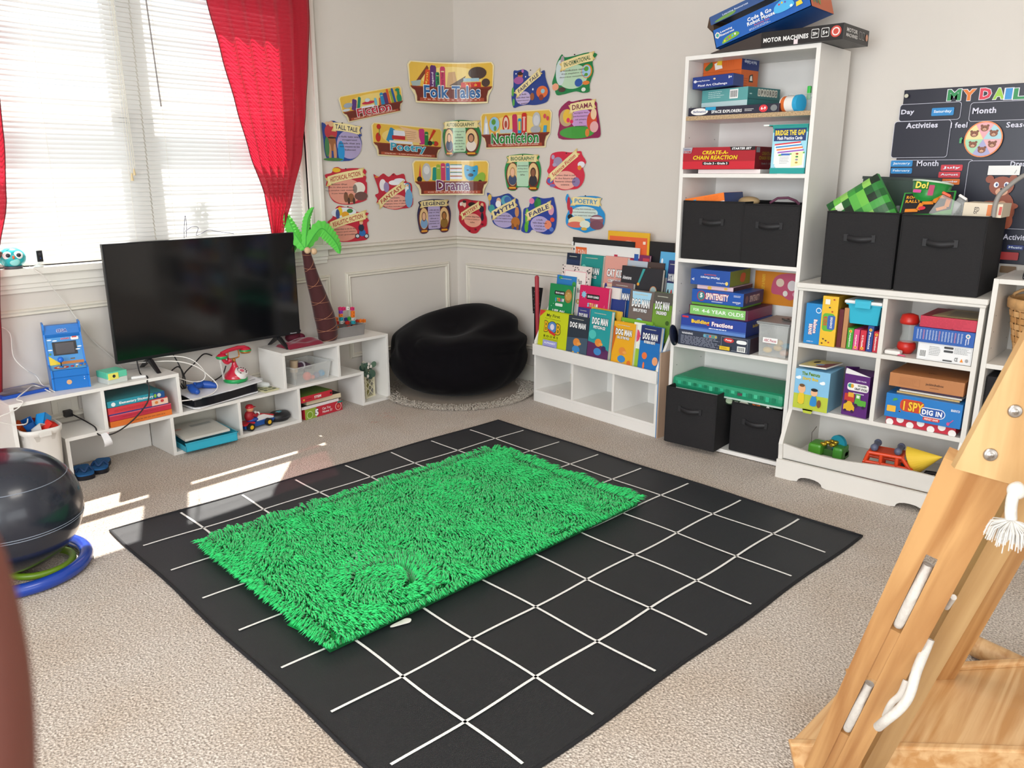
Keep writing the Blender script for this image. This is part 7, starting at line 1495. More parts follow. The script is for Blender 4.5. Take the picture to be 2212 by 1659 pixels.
cable('dark_wire', 'thin dark wire curling right above the television', [at_y(400, 500, YP-.03), at_y(415, 490, YP-.03), at_y(428, 492, YP-.03), at_y(424, 508, YP-.03), at_y(434, 505, YP-.03), at_y(450, 497, YP-.03), at_y(470, 500, YP-.03), at_y(505, 505, YP-.03)], .0013, '4a4a6a')
# ================================================================== curtains
def cloth():
    m = bpy.data.materials.new('sheer_red_curtain'); m.use_nodes = True; nt = m.node_tree; b = nt.nodes['Principled BSDF']
    b.inputs['Base Color'].default_value = (*lin(hexc('a81428')), 1); b.inputs['Roughness'].default_value = .8; b.inputs['Sheen Weight'].default_value = .3
    tr = nt.nodes.new('ShaderNodeBsdfTranslucent'); tr.inputs['Color'].default_value = (*lin(hexc('d81c3a')), 1); tp = nt.nodes.new('ShaderNodeBsdfTransparent'); tp.inputs['Color'].default_value = (1, .25, .32, 1)
    m1 = nt.nodes.new('ShaderNodeMixShader'); m1.inputs[0].default_value = .42; m2 = nt.nodes.new('ShaderNodeMixShader')
    tc = nt.nodes.new('ShaderNodeTexCoord'); w1 = nt.nodes.new('ShaderNodeTexNoise'); w1.inputs['Scale'].default_value = 90; mp = nt.nodes.new('ShaderNodeMapping'); mp.inputs['Scale'].default_value = (.25, 1, 3)
    nt.links.new(tc.outputs['Object'], mp.inputs[0]); nt.links.new(mp.outputs[0], w1.inputs['Vector']); mr = nt.nodes.new('ShaderNodeMapRange'); mr.inputs['To Min'].default_value = .02; mr.inputs['To Max'].default_value = .13; mr.inputs['From Min'].default_value = .3; mr.inputs['From Max'].default_value = .7
    nt.links.new(w1.outputs['Fac'], mr.inputs['Value']); nt.links.new(mr.outputs[0], m2.inputs[0])
    nt.links.new(b.outputs[0], m1.inputs[1]); nt.links.new(tr.outputs[0], m1.inputs[2]); nt.links.new(m1.outputs[0], m2.inputs[1]); nt.links.new(tp.outputs[0], m2.inputs[2]); nt.links.new(m2.outputs[0], nt.nodes['Material Output'].inputs['Surface'])
    return m
CUR = cloth(); YC = WY-.060
def curtain(label, rows, hem=True, dens=6):
    """rows: (z, x_left, x_right)"""
    s = MB(); NX, NZ_ = 90, 46; zs = [r[0] for r in rows]; vs = []
    def samp(z):
        for k in range(len(rows)-1):
            if rows[k][0] >= z >= rows[k+1][0]:
                f = (rows[k][0]-z)/(rows[k][0]-rows[k+1][0]+1e-9); f = f*f*(3-2*f)*.35+f*.65; return [rows[k][i]+(rows[k+1][i]-rows[k][i])*f for i in (1, 2)]
        return rows[-1][1:]
    for j in range(NZ_+1):
        z = zs[0]+(zs[-1]-zs[0])*j/NZ_; a, b_ = samp(z); wd = b_-a; gather = max(0, 1-wd/.55)
        for i in range(NX+1):
            u = i/NX; amp = .006+.013*gather*min(1, wd/.2)+.003; ph = u*2*PI*dens+.6*math.sin(z*2+u*3)
            y = YC+amp*math.sin(ph)+.012*max(0, (u-.82))*math.sin(u*90)*2
            if u > .86: y -= .02*(u-.86)/.14
            vs.append((a+wd*u, y, z))
    s.add(vs, [(j*(NX+1)+i, j*(NX+1)+i+1, (j+1)*(NX+1)+i+1, (j+1)*(NX+1)+i) for j in range(NZ_) for i in range(NX)], CUR, True)
    t = solo(s, 'curtain', label, 'curtain', group='red window curtains')
    for side in (0, NX):
        e = MB(); e.tube([vs[j*(NX+1)+side] for j in range(NZ_+1)], .0022, mat('5e0c18', .8), 5); e.obj('stitched_hem', t)
def xz(px, py): p = at_y(px, py, YC); return p.x, p.z
rows = [(2.50, xz(445, 0)[0]-.12, xz(663, 0)[0]+.01), (xz(445, 0)[1], xz(445, 0)[0], xz(663, 0)[0])]
for z_px, xl, xr in ((120, 478, 661), (230, 510, 656), (330, 540, 648), (420, 572, 630), (500, 600, 609)):
    a = xz(xl, z_px); b_ = xz(xr, z_px); rows.append((a[1], a[0], b_[0]))
# width at the tie: keep the measured outline
rows[-2] = (rows[-2][0], xz(574, 430)[0], xz(628, 430)[0]); rows[-1] = (rows[-1][0], xz(592, 500)[0]-.012, xz(607, 500)[0]+.0)
rows.append((rows[-1][0]-.07, rows[-1][1]+.01, rows[-1][2])); rows.append((.94, rows[-1][1]-.005, rows[-1][2]+.005))
curtain('sheer red curtain gathered to a tail at the right of the window', rows)
xL = xz(5, 200)[0]
curtain('sheer red curtain at the far left edge of the window', [(2.50, .62, xL+.02), (2.0, .62, xL+.005), (1.45, .66, xz(5, 300)[0]), (1.20, .74, xz(1, 380)[0]), (1.0, .76, xz(-14, 500)[0]), (.72, .72, xz(2, 720)[0]), (.30, .68, xz(0, 880)[0])], dens=5)
s = MB(); s.cyl((.5, YC, 2.51), (2.95, YC, 2.51), .012, mat('6a625c', .4, metal=.6)); s.ball((2.96, YC, 2.51), .022, mat('6a625c', .4, metal=.6)); s.cyl((2.8, YC, 2.51), (2.8, WY, 2.51), .006, mat('6a625c', .4, metal=.6)); s.cyl((.6, YC, 2.51), (.6, WY, 2.51), .006, mat('6a625c', .4, metal=.6)); solo(s, 'curtain_rod', 'grey metal curtain rod fixed above the window', 'curtain rod')
# ================================================================== cut-out genre posters
GL = 'coated_card'
def pm(c): return mat(c, .28, spec=.5)
CREAM = 'ead9a0'
def ppoly(c, pts, q, sx, sy): c.poly([(a*sx, b*sy) for a, b in pts], pm(q))
def bend_mesh(mb, fn, x0, x1, n=26):
    bm = bmesh.new(); vv = [bm.verts.new(p) for p in mb.v]
    for f, m in zip(mb.f, mb.m):
        try: fc_ = bm.faces.new([vv[i] for i in f]); fc_.material_index = m
        except ValueError: pass
    for k in range(1, n):
        g = bm.verts[:]+bm.edges[:]+bm.faces[:]
        bmesh.ops.bisect_plane(bm, geom=g, plane_co=(x0+(x1-x0)*k/n, 0, 0), plane_no=(1, 0, 0), dist=1e-6)
    bm.verts.index_update(); out = MB(); out.mats = mb.mats
    out.v = [fn(v.co) for v in bm.verts]; out.f = [tuple(v.index for v in f.verts) for f in bm.faces]; out.m = [f.material_index for f in bm.faces]; out.sm = [False]*len(out.f); bm.free()
    return out
def shelf_art(c, w, h, title, tcol, items, sub):
    top = [(.02, .36), (.0, .90), (.03, .99), (.08, 1), (.92, 1), (.97, .99), (1, .90), (.98, .36), (.93, .18), (.92, .0), (.08, .0), (.07, .18)]
    ppoly(c, top, 'efdfae', w, h); ppoly(c, [(.025, .37), (.018, .90), (.04, .97), (.96, .97), (.982, .90), (.975, .37)], 'e2b848', w, h)
    c.ell(w*.5, h*.62, w*.36, h*.28, pm('ecd07a'))
    items(c, w, h)
    ppoly(c, [(.02, .40), (.98, .40), (.96, .34), (.93, .30), (.91, .16), (.91, .04), (.09, .04), (.09, .16), (.07, .30), (.04, .34)], '6b2416', w, h)
    ppoly(c, [(.02, .40), (.98, .40), (.97, .365), (.03, .365)], '82301c', w, h); c.rect(w*.12, h*.045, w*.88, h*.13, pm('a8482c'))
    c.text(sub, w*.5, h*.088, w*.66, h*.05, pm('f2dcc8'), bold=.01)
    c.text(title, w*.5, h*.28, w*(.22+.045*len(title)), h*.30, pm(tcol), bold=.03, out=pm('f0f2f2'), ow=.04)
def spines(c, w, h, L):
    for x, y0, ww, hh, q, r in L:
        ca, sa = math.cos(r), math.sin(r); pts = [(-ww/2, 0), (ww/2, 0), (ww/2, hh*.92), (ww*.3, hh), (-ww*.3, hh), (-ww/2, hh*.92)]
        c.poly([(w*x+(a*w)*ca-(b_*h)*sa, h*y0+(a*w)*sa+(b_*h)*ca) for a, b_ in pts], pm(q))
        c.rect(w*(x-ww*.3), h*(y0+hh*.75), w*(x+ww*.3), h*(y0+hh*.8), pm('e8d8a0')) if r == 0 else None
def el_(c, w, h, L):
    for x, y, a, b_, q in L: c.ell(w*x, h*y, w*a, h*b_, pm(q))
def it_fiction(c, w, h):
    spines(c, w, h, [(.20, .40, .07, .42, '5a2f7a', -.35), (.27, .38, .045, .50, '14806a', -.38), (.62, .38, .05, .30, 'c85a24', -.2), (.66, .36, .055, .50, '1f86b8', 0), (.72, .36, .06, .48, '5a2f6a', .05), (.77, .36, .035, .60, 'd85a24', .08), (.82, .36, .03, .52, '8aa83a', .1), (.86, .36, .035, .60, '1f5aa0', .14)])
    el_(c, w, h, [(.12, .62, .07, .09, '9aa8b8'), (.08, .46, .06, .05, 'c8d0d8'), (.44, .58, .10, .06, 'c02a44'), (.43, .68, .04, .07, 'c8d8dc'), (.55, .56, .022, .16, '6fb8d0'), (.93, .52, .04, .18, '158a62'), (.93, .74, .02, .14, '158a62'), (.92, .86, .035, .06, '158a62')]); c.rect(w*.32, h*.40, w*.52, h*.48, pm('dfe2ea')); c.rect(w*.3, h*.36, w*.52, h*.40, pm('5a2f5a'))
def it_folk(c, w, h):
    c.line(w*.10, h*.50, w*.22, h*.88, w*.03, pm('7a3a20')); c.poly([(w*.03, h*.50), (w*.14, h*.56), (w*.13, h*.42), (w*.05, h*.38)], pm('9fb2b0')); spines(c, w, h, [(.20, .38, .07, .44, 'd24a1e', -.22), (.27, .36, .07, .56, '5a2a6a', -.05), (.325, .36, .045, .40, '1f8a5a', 0), (.385, .36, .06, .54, 'c02a5a', 0)])
    for t_, x, q in (('Myth', .205, 'f0c04a'), ('Legend', .27, 'e8dcec'), ('Fable', .325, '143a2a'), ('Fairy Tale', .385, '7a1a3a')): c.text(t_, w*x, h*.58, h*.34, w*.028, pm(q), bold=.02, rot=PI/2-(.2 if x < .21 else 0))
    c.poly([(w*.43, h*.42), (w*.45, h*.76), (w*.53, h*.78), (w*.55, h*.55), (w*.68, h*.60), (w*.52, h*.40)], pm('c8a070')); c.poly([(w*.46, h*.44), (w*.66, h*.68), (w*.60, h*.45)], pm('5a4436')); el_(c, w, h, [(.80, .74, .11, .15, '4a3a34'), (.90, .50, .05, .10, '4a3a34')]); c.rect(w*.63, h*.54, w*.82, h*.62, pm('9fc0cc')); c.rect(w*.60, h*.40, w*.84, h*.52, pm('c8281e')); c.text('TALL Tale', w*.72, h*.46, w*.16, h*.07, pm('f0c03a'), bold=.03)
def it_poetry(c, w, h):
    el_(c, w, h, [(.10, .88, .03, .08, 'c0281e'), (.09, .56, .035, .14, 'c0281e'), (.90, .50, .04, .08, 'c0281e'), (.86, .52, .02, .05, '3a8a3a')]); c.line(w*.10, h*.6, w*.11, h*.84, w*.008, pm('2a7a3a')); spines(c, w, h, [(.24, .44, .09, .46, '1f86b8', -.42), (.70, .44, .08, .50, 'c02a7a', .08), (.76, .42, .055, .44, '1f7a3a', 0)])
    c.rect(w*.30, h*.66, w*.46, h*.82, pm('dfe2ea')); c.rect(w*.28, h*.54, w*.46, h*.66, pm('b8282c')); c.rect(w*.24, h*.42, w*.56, h*.50, pm('dfe2ea')); c.poly([(w*.36, h*.96), (w*.62, h*.88), (w*.68, h*.48), (w*.50, h*.50), (w*.44, h*.86)], pm('e6bc92')); c.lines(w*.46, h*.54, w*.62, h*.84, 5, pm('a87a5a'), .25, 4)
    c.poly([(w*.80, h*.55), (w*.90, h*.92), (w*.86, h*.95), (w*.79, h*.6)], pm('c8301e')); el_(c, w, h, [(.81, .50, .035, .08, '2a2224')])
def it_drama(c, w, h):
    c.poly([(w*.07, h*.5), (w*.09, h*.92), (w*.10, h*.5)], pm('c83a44')); el_(c, w, h, [(.08, .46, .03, .08, '241a1c'), (.165, .66, .055, .26, 'b8b8b8'), (.165, .72, .035, .12, 'd8d8d8')]); spines(c, w, h, [(.26, .42, .06, .38, '1a8a7a', -.1), (.31, .42, .055, .46, '8aa83a', 0), (.37, .42, .06, .50, 'c02a5a', 0), (.43, .42, .05, .50, '1f6ab0', 0)])
    for i in range(4): c.rect(w*.46, h*(.46+.11*i), w*.62, h*(.53+.11*i), pm('e2e4ea')); c.rect(w*.46, h*(.53+.11*i), w*.62, h*(.555+.11*i), pm(('a02a3a', '2a7a7a')[i % 2]))
    c.blob([(w*.66, h*.86), (w*.76, h*.82), (w*.84, h*.84), (w*.82, h*.5), (w*.72, h*.42), (w*.66, h*.56)], pm('1f9ac8')); c.blob([(w*.80, h*.52), (w*.90, h*.66), (w*.95, h*.56), (w*.92, h*.36), (w*.84, h*.30), (w*.78, h*.38)], pm('86b03a')); el_(c, w, h, [(.74, .58, .04, .05, '1c1618'), (.70, .72, .018, .02, '1c1618'), (.79, .70, .018, .02, '1c1618'), (.875, .40, .025, .04, '1c1618')])
def it_non(c, w, h):
    c.poly([(w*.04, h*.40), (w*.06, h*.80), (w*.08, h*.94), (w*.10, h*.80), (w*.13, h*.40)], pm('c8d0d8')); c.rect(w*.07, h*.42, w*.10, h*.72, pm('eef2f4')); el_(c, w, h, [(.20, .68, .085, .22, 'e0a03a'), (.20, .68, .070, .20, '8fc4e0'), (.19, .74, .03, .08, '5a9a3a'), (.21, .56, .02, .07, '5a9a3a'), (.20, .42, .04, .03, 'c88a2a'), (.365, .66, .052, .25, 'c8301e'), (.365, .68, .035, .18, 'ead0c0'), (.365, .66, .02, .10, 'a84a3a')])
    c.rect(w*.28, h*.42, w*.46, h*.52, pm('b8ccd4')); spines(c, w, h, [(.50, .40, .07, .52, 'c02a5a', .05), (.565, .40, .05, .40, '1f9ac8', 0), (.63, .40, .07, .54, 'c8281e', 0)]); c.rect(w*.55, h*.48, w*.58, h*.72, pm('e8c83a')); c.rect(w*.615, h*.46, w*.645, h*.84, pm('e8b0b0'))
    el_(c, w, h, [(.80, .74, .055, .20, 'b8bcc0'), (.80, .72, .04, .14, 'd0d2d4'), (.79, .48, .07, .10, 'a8adb2'), (.91, .82, .018, .06, 'd04a5a'), (.95, .76, .018, .06, 'd04a5a')]); c.poly([(w*.89, h*.40), (w*.90, h*.58), (w*.94, h*.58), (w*.935, h*.40)], pm('3aa0c8'))
SUBS = {'Fiction': 'stories with imagined characters and events', 'Folk Tales': 'traditional stories that have been passed from person to person over many generations', 'Poetry': 'writing that uses rhyme, rhythm, and verse to present ideas and feelings', 'Drama': 'stories that are written as plays and meant to be acted', 'Nonfiction': 'texts about real people, things, places, and events'}
SYM = [(.05, .93), (.2, .97), (.5, 1), (.8, .97), (.95, .93), (.92, .84), (.96, .75), (1, .55), (.97, .25), (.9, .02), (.72, 0), (.66, .08), (.5, .10), (.34, .08), (.28, 0), (.1, .02), (.03, .25), (0, .55), (.04, .75), (.08, .84)]
G = {
 'TALL TALE': ([(0, .93), (.05, .93), (.13, .90), (.2, .98), (.32, 1), (.42, .96), (.9, .90), (1, .86), (.95, .8), (.98, .66), (.94, .63), (.97, .45), (.9, .2), (.7, .03), (.45, 0), (.2, 0), (.08, .06), (.03, .25), (.02, .5), (0, .75)], '24418c', (.66, .42, .30, .36, 'a89cc4'), (.60, .82, .62, .20, -.10), '24284e', 'a folk tale with/exaggerated/details that are/not meant to be/believed', [(.14, .92, .05, .05, 'e2b08a'), (.22, .72, .16, .20, 'b83440'), (.24, .92, .07, .07, 'e2b08a'), (.24, .45, .10, .20, '9a6038'), (.17, .22, .04, .22, 'c89068'), (.30, .22, .04, .22, 'c89068'), (.45, .25, .08, .26, '1f8fd0'), (.10, .35, .06, .25, '3f7a4a'), (.24, .58, .11, .02, '241a1c'), (.24, .04, .25, .04, '3f7a3a')]),
 'HISTORICAL FICTION': ([(0, .80), (.17, .85), (.22, .97), (.33, 1), (.43, .95), (.6, .97), (.82, .97), (.95, .95), (1, .88), (.97, .80), (.99, .72), (.97, .62), (1, .55), (.98, .2), (.95, .1), (.7, .02), (.45, 0), (.2, .08), (.08, .28), (.07, .48), (.01, .52), (.04, .66)], 'c02038', (.48, .36, .40, .34, 'e29a86'), (.48, .74, .84, .22, .17), 'b02a2c', 'fiction that/is set in the past and/may involve real events/from history', [(.29, .92, .10, .06, 'e8b82a'), (.80, .44, .15, .16, 'e9e2d4'), (.84, .22, .16, .12, '6a4a44'), (.70, .42, .05, .12, '8a7a70'), (.48, .20, .05, .14, '7a5038'), (.60, .18, .07, .12, '8a5a3a'), (.54, .10, .03, .09, '4a3028'), (.66, .10, .03, .09, '4a3028')]),
 'REALISTIC FICTION': ([(0, .58), (.12, .68), (.2, .9), (.3, .99), (.45, .95), (.6, .93), (.68, .82), (.85, .78), (1, .76), (.95, .66), (1, .55), (.95, .48), (.97, .25), (.95, .05), (.8, 0), (.35, 0), (.2, .1), (.1, .32), (0, .38), (.04, .5)], 'c02038', (.40, .24, .30, .22, 'e29a86'), (.48, .58, .86, .22, .20), 'b02a2c', 'fiction that is set in the/present and seems/real or possible', [(.40, .80, .30, .14, 'dfe4ea'), (.32, .84, .06, .12, 'e8c02a'), (.44, .74, .09, .09, 'e0a02a'), (.55, .84, .07, .06, '3a7a3a'), (.26, .76, .05, .14, '3a4f8a'), (.70, .14, .06, .07, '2a3038'), (.92, .12, .06, .07, '2a3038'), (.70, .14, .04, .045, 'c8d0d8'), (.92, .12, .04, .045, 'c8d0d8'), (.82, .22, .08, .10, '2a6ab0'), (.80, .36, .07, .10, '1f2a40'), (.80, .50, .045, .05, 'e2b08a'), (.80, .56, .06, .03, 'c8903a')]),
 'FANTASY': ([(0, .97), (.12, .9), (.2, .95), (.28, .99), (.4, .9), (.52, 1), (.6, .94), (.78, .98), (.83, .78), (.95, .72), (.98, .6), (.97, .35), (1, .28), (.95, .06), (.7, .02), (.5, 0), (.25, .08), (.15, .18), (.05, .2), (.08, .3), (.02, .42), (.12, .48), (.08, .7)], 'c02038', (.52, .22, .32, .20, 'e8a492'), (.44, .42, .72, .20, .50), 'b02a2c', 'fiction/that is set in an/imaginary time or place/and often includes magic', [(.24, .68, .09, .16, 'f0ecf0'), (.33, .62, .07, .14, '9a88b4'), (.55, .74, .16, .07, 'eef0f4'), (.66, .80, .14, .06, 'e4e8f0'), (.74, .68, .12, .05, 'eef0f4'), (.08, .90, .05, .02, 'e08a2a'), (.86, .60, .08, .14, '5a8ab0'), (.84, .54, .05, .16, 'eef0f2'), (.88, .30, .10, .26, '6fa8d0'), (.86, .66, .03, .03, 'e2b08a')]),
 'LEGEND': (SYM, '1f2550', (.50, .40, .17, .34, 'b4a8d0'), (.50, .86, .74, .18, 0), '22284a', 'a folk tale that/may or may/not be true/about a/historic/person or/event', 'oval'),
 'AUTOBIOGRAPHY': (SYM, '1a7a3a', (.50, .40, .17, .34, 'b8d8b4'), (.50, .86, .86, .18, 0), '2a4a30', 'a biography/that/someone/writes/about his/or her/own life', 'oval'),
 'BIOGRAPHY': (SYM, '1a8a48', (.50, .40, .17, .34, 'b8e0c0'), (.50, .86, .76, .18, 0), '1f6a48', 'informational/writing about/a person\'s/life', 'oval'),
 'MYSTERY': ([(.05, .95), (.25, 1), (.45, .97), (.6, .96), (.9, .93), (.97, .8), (.95, .6), (1, .45), (.97, .25), (.8, .18), (.65, .02), (.45, 0), (.3, .08), (.1, .25), (.03, .4), (.05, .6), (0, .78)], 'b81830', (.50, .38, .30, .20, 'eaa890'), (.44, .66, .66, .19, .42), 'b81c28', 'fiction that has/a crime or puzzle to/solve', [(.12, .84, .05, .06, 'f0e8e0'), (.20, .84, .07, .10, 'e8c8b0'), (.22, .92, .06, .04, '241a1c'), (.14, .68, .09, .12, 'b01828'), (.48, .84, .14, .07, '241418'), (.84, .84, .05, .06, 'e2b08a'), (.82, .72, .08, .10, '1c1c2a'), (.84, .50, .05, .12, '1c1c2a'), (.38, .06, .04, .03, '6a1020'), (.60, .12, .04, .03, '6a1020'), (.84, .28, .04, .03, '6a1020')]),
 'MYTH': ([(0, 1), (.1, .98), (.15, .9), (.35, .93), (.5, .98), (.65, 1), (.78, .9), (.9, .85), (.92, .75), (1, .5), (.98, .1), (.95, 0), (.7, .02), (.45, .02), (.2, .12), (.12, .3), (.12, .42), (.03, .55), (.06, .75)], '1f3f90', (.48, .26, .30, .22, 'b4a8d4'), (.50, .56, .72, .22, .38), '22306a', 'a sacred folk/tale that explains how/something came to be', [(.08, .88, .05, .09, 'd8b04a'), (.08, .70, .012, .16, 'd8b04a'), (.33, .78, .07, .10, 'd8b090'), (.32, .70, .08, .10, 'eef0f0'), (.56, .80, .16, .15, '5aa8b8'), (.60, .82, .10, .10, '3a6ab0'), (.14, .56, .08, .12, '3a9a98'), (.88, .50, .06, .14, 'c88a5a'), (.84, .22, .13, .14, 'b8702a'), (.76, .10, .04, .08, '8a5020'), (.90, .08, .04, .08, '8a5020')]),
 'FABLE': ([(0, .05), (.05, .3), (.06, .65), (.2, .72), (.25, .95), (.4, 1), (.6, .96), (.8, .98), (.9, 1), (.93, .9), (.97, .75), (1, .5), (.97, .2), (.85, .02), (.65, 0), (.45, .05), (.3, .1), (.2, 0)], '21409a', (.52, .26, .27, .22, 'b4a8d8'), (.50, .62, .70, .20, .36), '26306a', 'a folk/tale that has/a moral or/teaches a/lesson', [(.28, .88, .07, .08, 'e07aa8'), (.46, .84, .09, .14, '2f8a4a'), (.40, .80, .05, .10, '1f7a3a'), (.16, .42, .05, .26, '6fb83a'), (.14, .16, .05, .14, '5aa82a'), (.22, .42, .05, .08, 'b0442a'), (.84, .66, .08, .14, 'd89ab0'), (.76, .26, .10, .12, 'e88a6a'), (.88, .40, .06, .06, 'e0503a'), (.86, .14, .06, .06, '5a78c0')]),
 'POETRY': ([(.05, 1), (.12, .88), (.3, .93), (.5, .95), (.75, .95), (.92, .9), (.85, .8), (.9, .65), (1, .5), (.97, .2), (.8, .1), (.65, .05), (.5, 0), (.35, .05), (.15, .1), (.03, .2), (.02, .4), (.08, .6), (0, .85)], '1f8fd0', (.48, .52, .34, .16, 'cfe0d8'), (.52, .80, .68, .20, -.03), '3a86b8', 'writing that creatively uses/word sounds and meaning/to express ideas', [(.08, .74, .04, .18, 'b8283a'), (.14, .56, .04, .10, 'b8283a'), (.12, .40, .06, .07, '1c1a20'), (.30, .28, .22, .14, 'ecd8a8'), (.26, .20, .20, .08, 'd86a5a'), (.50, .22, .14, .10, 'dfe8d8'), (.80, .34, .17, .14, '8a5a68'), (.80, .22, .17, .12, '7a4a5a'), (.80, .40, .15, .03, 'd8d0d4'), (.48, .10, .08, .04, 'd8b04a')]),
 'Science Fiction': ([(.1, .9), (.2, .98), (.4, 1), (.6, .97), (.85, 1), (.9, .9), (1, .72), (.92, .6), (.97, .4), (.93, .2), (.8, .05), (.6, .02), (.4, 0), (.15, .08), (0, .2), (.06, .4), (.02, .5), (.08, .65)], 'd02844', (.48, .26, .30, .24, 'f0b0a0'), (.44, .64, .80, .18, .60), 'c02a38', 'fiction that is set/in the future and/features advanced/science', [(.28, .74, .11, .12, '9a8fae'), (.16, .86, .04, .06, 'a89ab8'), (.20, .66, .05, .05, 'a89ab8'), (.88, .66, .09, .08, 'e4e2e8'), (.84, .58, .05, .06, 'e0882a'), (.10, .24, .07, .07, '4a6ab8'), (.16, .12, .07, .04, '7a6aa8'), (.76, .22, .10, .12, '8a7aa8')]),
 'FAIRY TALE': ([(.05, .97), (.15, .98), (.3, 1), (.42, .92), (.45, .8), (.7, .85), (.85, .92), (.88, .75), (.92, .6), (1, .35), (.95, .12), (.8, .05), (.6, .03), (.4, .05), (.2, .03), (.05, 0), (0, .3), (.05, .6)], '22408c', (.30, .24, .19, .18, 'c4b4dc'), (.44, .62, .70, .18, .52), '2a2c58', 'a folk/tale that has/magical characters/or events', [(.22, .84, .06, .07, 'c8703a'), (.22, .90, .07, .05, '3a2020'), (.18, .72, .12, .10, 'a85a9a'), (.28, .96, .03, .05, 'b86ab0'), (.80, .36, .15, .16, 'e0703a'), (.82, .38, .05, .06, '8fc0d0'), (.78, .22, .06, .08, '8a3a2a'), (.54, .26, .06, .10, '9a5a3a'), (.04, .42, .03, .12, '5aa84a'), (.06, .14, .03, .10, '5aa84a'), (.56, .45, .02, .03, 'f0f0f4'), (.36, .80, .015, .02, 'f0f0f4'), (.12, .90, .015, .02, 'f0f0f4')]),
 'INFORMATIONAL': ([(.1, .8), (.2, 1), (.27, .92), (.5, .93), (.8, .97), (1, .9), (.9, .75), (.93, .5), (.85, .2), (.85, .02), (.7, 0), (.55, .05), (.4, .03), (.25, 0), (.1, 0), (.05, .2), (0, .3), (.05, .5), (.08, .65)], '148048', (.46, .42, .34, .30, 'b8d8b8'), (.56, .78, .70, .20, .14), '2a5a3c', 'a nonfiction text/that explains or/describes something', [(.18, .55, .10, .32, 'c8d8d8'), (.22, .84, .04, .12, 'a89aa0'), (.78, .52, .12, .17, 'e08a2a'), (.77, .52, .10, .15, '9fc8e4'), (.77, .58, .05, .06, '5aa03a'), (.77, .44, .04, .04, '5aa03a'), (.77, .24, .08, .05, 'e0803a'), (.60, .26, .09, .10, '2a5aa8'), (.08, .20, .07, .09, 'e8a080'), (.22, .12, .08, .06, '4a3a34'), (.72, .08, .05, .05, 'e0e4d8')]),
 'DRAMA': ([(0, .75), (.2, .98), (.3, .96), (.5, .99), (.75, 1), (.9, .9), (.92, .75), (1, .3), (1, .05), (.8, .02), (.4, 0), (0, .05), (.02, .4)], '8c1c50', (.54, .52, .26, .26, 'c79ad0'), (.56, .82, .58, .22, .06), '7a2a48', 'scripts for/performances/of plays,/TV,/or movies', [(.18, .56, .16, .22, 'b8a078'), (.20, .60, .10, .18, 'e0b83a'), (.22, .50, .04, .06, 'd8305a'), (.30, .46, .04, .05, 'd8305a'), (.45, .18, .42, .16, '3f9a3c'), (.80, .44, .12, .24, 'cf4a2a'), (.84, .62, .07, .14, 'e8c8a0'), (.86, .30, .10, .14, 'e0a8a8'), (.70, .16, .05, .10, 'd8803a')]),
}
def genre_art(c, w, h, title):
    sil, bc_, fill, ban, tc_, body, pics = G[title]
    sm = catmull(sil, 3); ppoly(c, sm, bc_, w, h)
    if pics == 'oval':
        for x in (.21, .79):
            el_(c, w, h, [(x, .42, .17, .36, '6a2a1c'), (x, .06, .13, .05, '6a2a1c'), (x, .44, .14, .31, 'e6c48a')])
            if x < .5: el_(c, w, h, [(x, .30, .11, .15, '3a4a68' if title != 'LEGEND' else '7aa8d0'), (x, .50, .07, .14, {'LEGEND': '6a4030', 'AUTOBIOGRAPHY': '3a2c28', 'BIOGRAPHY': 'b88a5a'}[title]), (x, .50, .052, .11, 'e6b896')])
            else: el_(c, w, h, [(x, .28, .11, .15, {'LEGEND': '8a6a2a', 'AUTOBIOGRAPHY': 'e8dcd0', 'BIOGRAPHY': '2c2c34'}[title]), (x, .50, .075, .13, {'LEGEND': '5a4028', 'AUTOBIOGRAPHY': '3a2420', 'BIOGRAPHY': '4a3024'}[title]), (x, .49, .052, .10, {'LEGEND': 'a8703a', 'AUTOBIOGRAPHY': 'c08a68', 'BIOGRAPHY': '8a5a40'}[title])])
            c.rrect(w*(x-.09), h*.05, w*(x+.09), h*.10, h*.02, pm('e8a22a'))
        x, y, a, b_, q = fill; c.rrect(w*(x-a), h*.12, w*(x+a), h*.80, w*.04, pm(q))
    else:
        x, y, a, b_, q = fill; c.ell(w*x, h*y, w*a, h*b_, pm(q), 32); el_(c, w, h, pics)
    bx, by, bw_, bh_, br = ban; ca, sa = math.cos(br), math.sin(br); W2, H2 = w*bw_/2, h*bh_/2
    def rot(L): return [(w*bx+a*ca-b_*sa, h*by+a*sa+b_*ca) for a, b_ in L]
    c.poly(rot([(-W2*1.16, -H2*1.25), (-W2*1.02, -H2*.2), (-W2*1.16, H2*.75), (-W2*.8, H2*.7), (-W2*.8, -H2*1.2)]), pm('dcc27a')); c.poly(rot([(W2*1.16, H2*1.25), (W2*1.02, H2*.2), (W2*1.16, -H2*.75), (W2*.8, -H2*.7), (W2*.8, H2*1.2)]), pm('dcc27a'))
    n = 8; up = [(-W2+2*W2*i/n, H2+H2*.22*math.sin(PI*i/n)) for i in range(n+1)]; dn = [(W2-2*W2*i/n, -H2+H2*.22*math.sin(PI*i/n)) for i in range(n+1)]
    c.poly(rot(up+dn), pm('ecdca0')); c.text(title, w*bx, h*by+H2*.10, W2*1.72, H2*1.15, pm(tc_), bold=.02, rot=br)
    ls = body.split('/'); x, y, a, b_, _ = fill; y0 = y+b_*(.55 if pics != 'oval' else .82)
    if pics == 'oval': y0 = .68
    for i, l_ in enumerate(ls): c.text(l_, w*(x if title != 'HISTORICAL FICTION' else .33), h*(y0-.082*i), w*min(a*1.7, .032*len(l_)), h*.042, pm('4a4044'), bold=.0)
    c.ell(w*.5, h*.955, w*.018, h*.015, pm('2a2224'))
